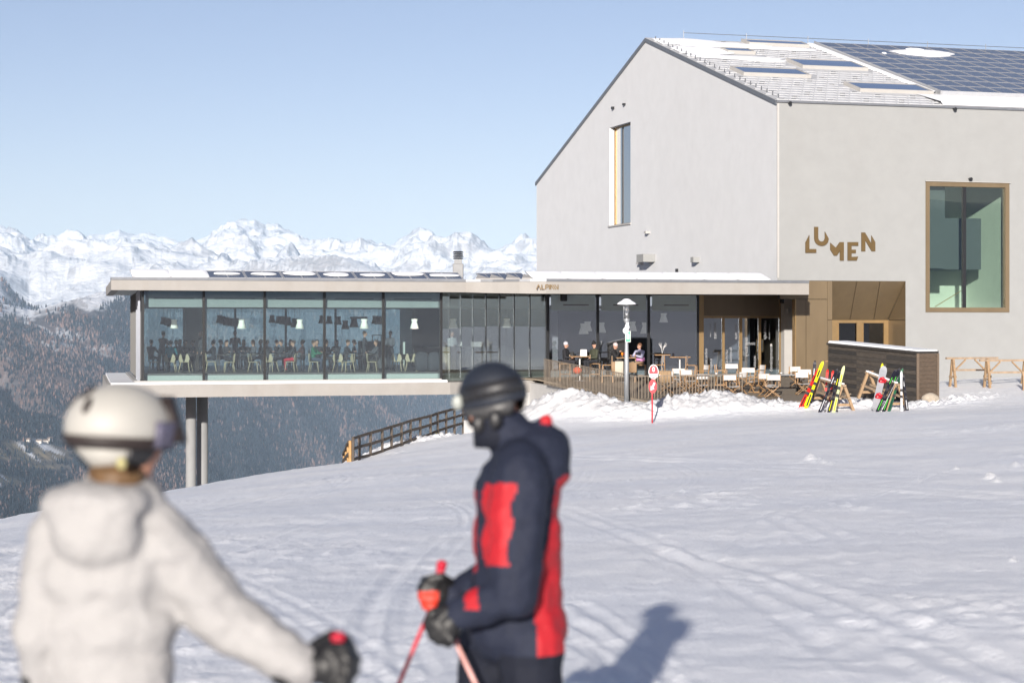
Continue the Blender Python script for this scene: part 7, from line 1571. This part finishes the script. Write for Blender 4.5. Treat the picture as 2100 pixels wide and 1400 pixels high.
WP = [('e', wv(-1.045, 0, -1.08), (.185, .135, .16), None, 0), ('e', wv(-1.03, 0, -.93), (.165, .125, .18), None, 0), ('e', wv(-1.045, 0, -.76), (.185, .13, .18), None, 0), ('e', wv(-1.05, 0, -.64), (.195, .135, .15), None, 0), ('c', wv(-1.16, 0, -.55), wv(-.92, 0, -.545), .092, .092, 0), ('c', wv(-1.05, 0, -.50), wv(-1.03, .01, -.45), .12, .10, 0),
      ('e', wv(-1.055, -.105, -.515), (.122, .07, .112), None, 1), ('e', wv(-1.06, -.075, -.455), (.145, .10, .055), None, 1), ('c', wv(-1.16, -.02, -.46), wv(-1.13, .07, -.45), .05, .05, 1), ('c', wv(-.94, -.02, -.47), wv(-.96, .07, -.45), .05, .05, 1),
      ('c', wv(-.91, 0, -.56), wv(-.745, .03, -.765), .098, .088, 0), ('c', wv(-.745, .03, -.765), wv(-.545, -.0, -.880), .086, .062, 0), ('c', wv(-1.18, 0, -.57), wv(-1.222, -.03, -.80), .078, .066, 0), ('c', wv(-1.222, -.03, -.80), wv(-1.222, .02, -.93), .064, .05, 0),
      ('c', wv(-1.13, 0, -1.12), wv(-1.14, .03, -1.55), .12, .09, 2), ('c', wv(-1.14, .03, -1.55), wv(-1.15, -.02, -1.9), .09, .075, 2), ('c', wv(-.96, 0, -1.12), wv(-.95, .03, -1.55), .12, .09, 2), ('c', wv(-.95, .03, -1.55), wv(-.94, -.02, -1.9), .09, .075, 2), ('c', wv(-1.15, -.04, -1.9), wv(-1.16, .16, -1.93), .065, .055, 4), ('c', wv(-.94, -.04, -1.9), wv(-.93, .16, -1.93), .065, .055, 4),
      ('c', wv(-1.02, .01, -.47), wv(-1.0, .03, -.37), .06, .06, 3), ('e', wv(-1.0, .03, -.29), (.082, .098, .118), Matrix.Rotation(R(-50), 3, 'Z'), 3), ('c', wv(-.925, .095, -.30), wv(-.915, .104, -.315), .014, .016, 3)]
def wom_reg(fc_): r = region_of(WP, fc_); o = np.zeros(len(r), int); o[r == 2] = 1; o[r == 3] = 2; o[r == 4] = 3; return o
solid('body', WP, .011, [M_CREAM, M_CPANT, M_SKIN, M_GLV], wom_reg, wom, 5, wrinkle(9, .014, 9))
HM2 = Matrix.Rotation(R(-52), 3, 'Z') @ Matrix.Rotation(R(-4), 3, 'X'); hc = wv(-1.018, .02, -.268); hr = (.122, .148, .116)
m = MB(); shell(m, hc, hr, HM2, -.03); hel = m.build('helmet', M_HW, wom, True)
m = MB(); band(m, hc, (.116, .142, .128), HM2, -.118, -.030, R(-215), R(35), 1.035); m.build('helmet_lower', M_HW, hel, True)
m = MB(); band(m, hc, (.122, .148, .12), HM2, -.052, -.022, R(-235), R(55), 1.045); m.build('goggle_strap', M_BRNB, hel, True)
for a0, a1 in ((-50, -8), (-180, -158)): m = MB(); band(m, hc, (.118, .143, .128), HM2, -.112, -.04, R(a0 + 38), R(a1 + 38), 1.05, 8); m.build('ear_pad', M_BLK, hel, True)
m = MB(); band(m, hc, (.124, .150, .135), HM2, -.030, .088, R(40), R(140), 1.24, 16); m.build('goggles', M_BRNB, hel, True)
m = MB(); band(m, hc, (.124, .150, .13), HM2, -.045, .022, R(16), R(46), 1.12, 8); m.build('goggle_outrigger', M_PURP, hel, True)
for th, a in ((58, -150), (58, -110), (62, -65), (40, -128), (42, -85)):
    t_, a_ = R(th), R(a); n = Vector((hr[0] * math.sin(t_) * math.cos(a_), hr[1] * math.sin(t_) * math.sin(a_), hr[2] * math.cos(t_))); m = MB(); q = Vector((n.x / hr[0] ** 2, n.y / hr[1] ** 2, n.z / hr[2] ** 2)).normalized(); Mq = q.to_track_quat('Z', 'X').to_matrix(); m.ell(hc + HM2 @ n, (.027, .012, .004), 10, 6, HM2 @ Mq); m.build('vent', M_BRNB, hel, True)
m = MB(); m.ell(wv(-.985, -.128, -.350), (.014, .010, .016), 10, 6); m.build('yellow_badge', mat('yellow_badge', (.34, .31, .14), .5, var=.05), hel, True)
hp = [('e', wv(-1.02, -.01, -.395), (.078, .075, .045), None, 0), ('c', wv(-1.06, -.02, -.39), wv(-1.07, -.03, -.46), .035, .02, 0), ('c', wv(-.99, -.03, -.39), wv(-.985, -.05, -.45), .035, .02, 0)]
solid('hair', hp, .008, [M_HAIR], None, wom, 3)
glove('glove', wv(-.535, 0, -.885), (.92, -.05, .05), (.05, 0, 1), 1, [M_GLV], wom, sc=1.12)
glove('glove', wv(-1.222, .025, -.95), (.05, .35, -.9), (.2, .9, .3), -1, [M_GLV], wom, sc=1.1)
hp_ = P(690, 1350, 5.165); tp2 = Vector((hp_.x - .02, 5.0, gz1(hp_.x, 5.0)))
ski_pole('red gripped ski pole in the cream skier\'s right hand', P(694, 1306, 5.165), hp_, tp2, M_PR, M_PG, M_PR)
hp_ = Vector((-1.19, D2_ + .10, -1.0)); ski_pole('red ski pole hanging from the cream skier\'s left hand', hp_ + Vector((0, .05, .08)), hp_, Vector((-1.30, D2_ - .2, gz1(-1.30, D2_ - .2))), M_PR, M_PG, M_PR)
HAZE_D = 2.5e-5
# ================================================================== HAZE
hz = MB(); zl, zh = float(min(TZ.min(), GZ.min())) - 2, float(TZ.max()) + 40
hz.box((1000, 17600, (zl + zh) / 2), (40000, 37400 + 1400, zh - zl))
hm = bpy.data.materials.new('valley_air'); hm.use_nodes = True; hn = hm.node_tree; hn.nodes.remove(hn.nodes['Principled BSDF'])
pv = hn.nodes.new('ShaderNodeVolumePrincipled'); pv.inputs['Color'].default_value = (.54, .74, 1.0, 1); pv.inputs['Density'].default_value = HAZE_D; pv.inputs['Anisotropy'].default_value = -0.25
hn.links.new(pv.outputs[0], hn.nodes['Material Output'].inputs['Volume'])
hazeo = hz.build('haze', hm); tag(hazeo, 'thin blue air over the valley', None, None, 'stuff')
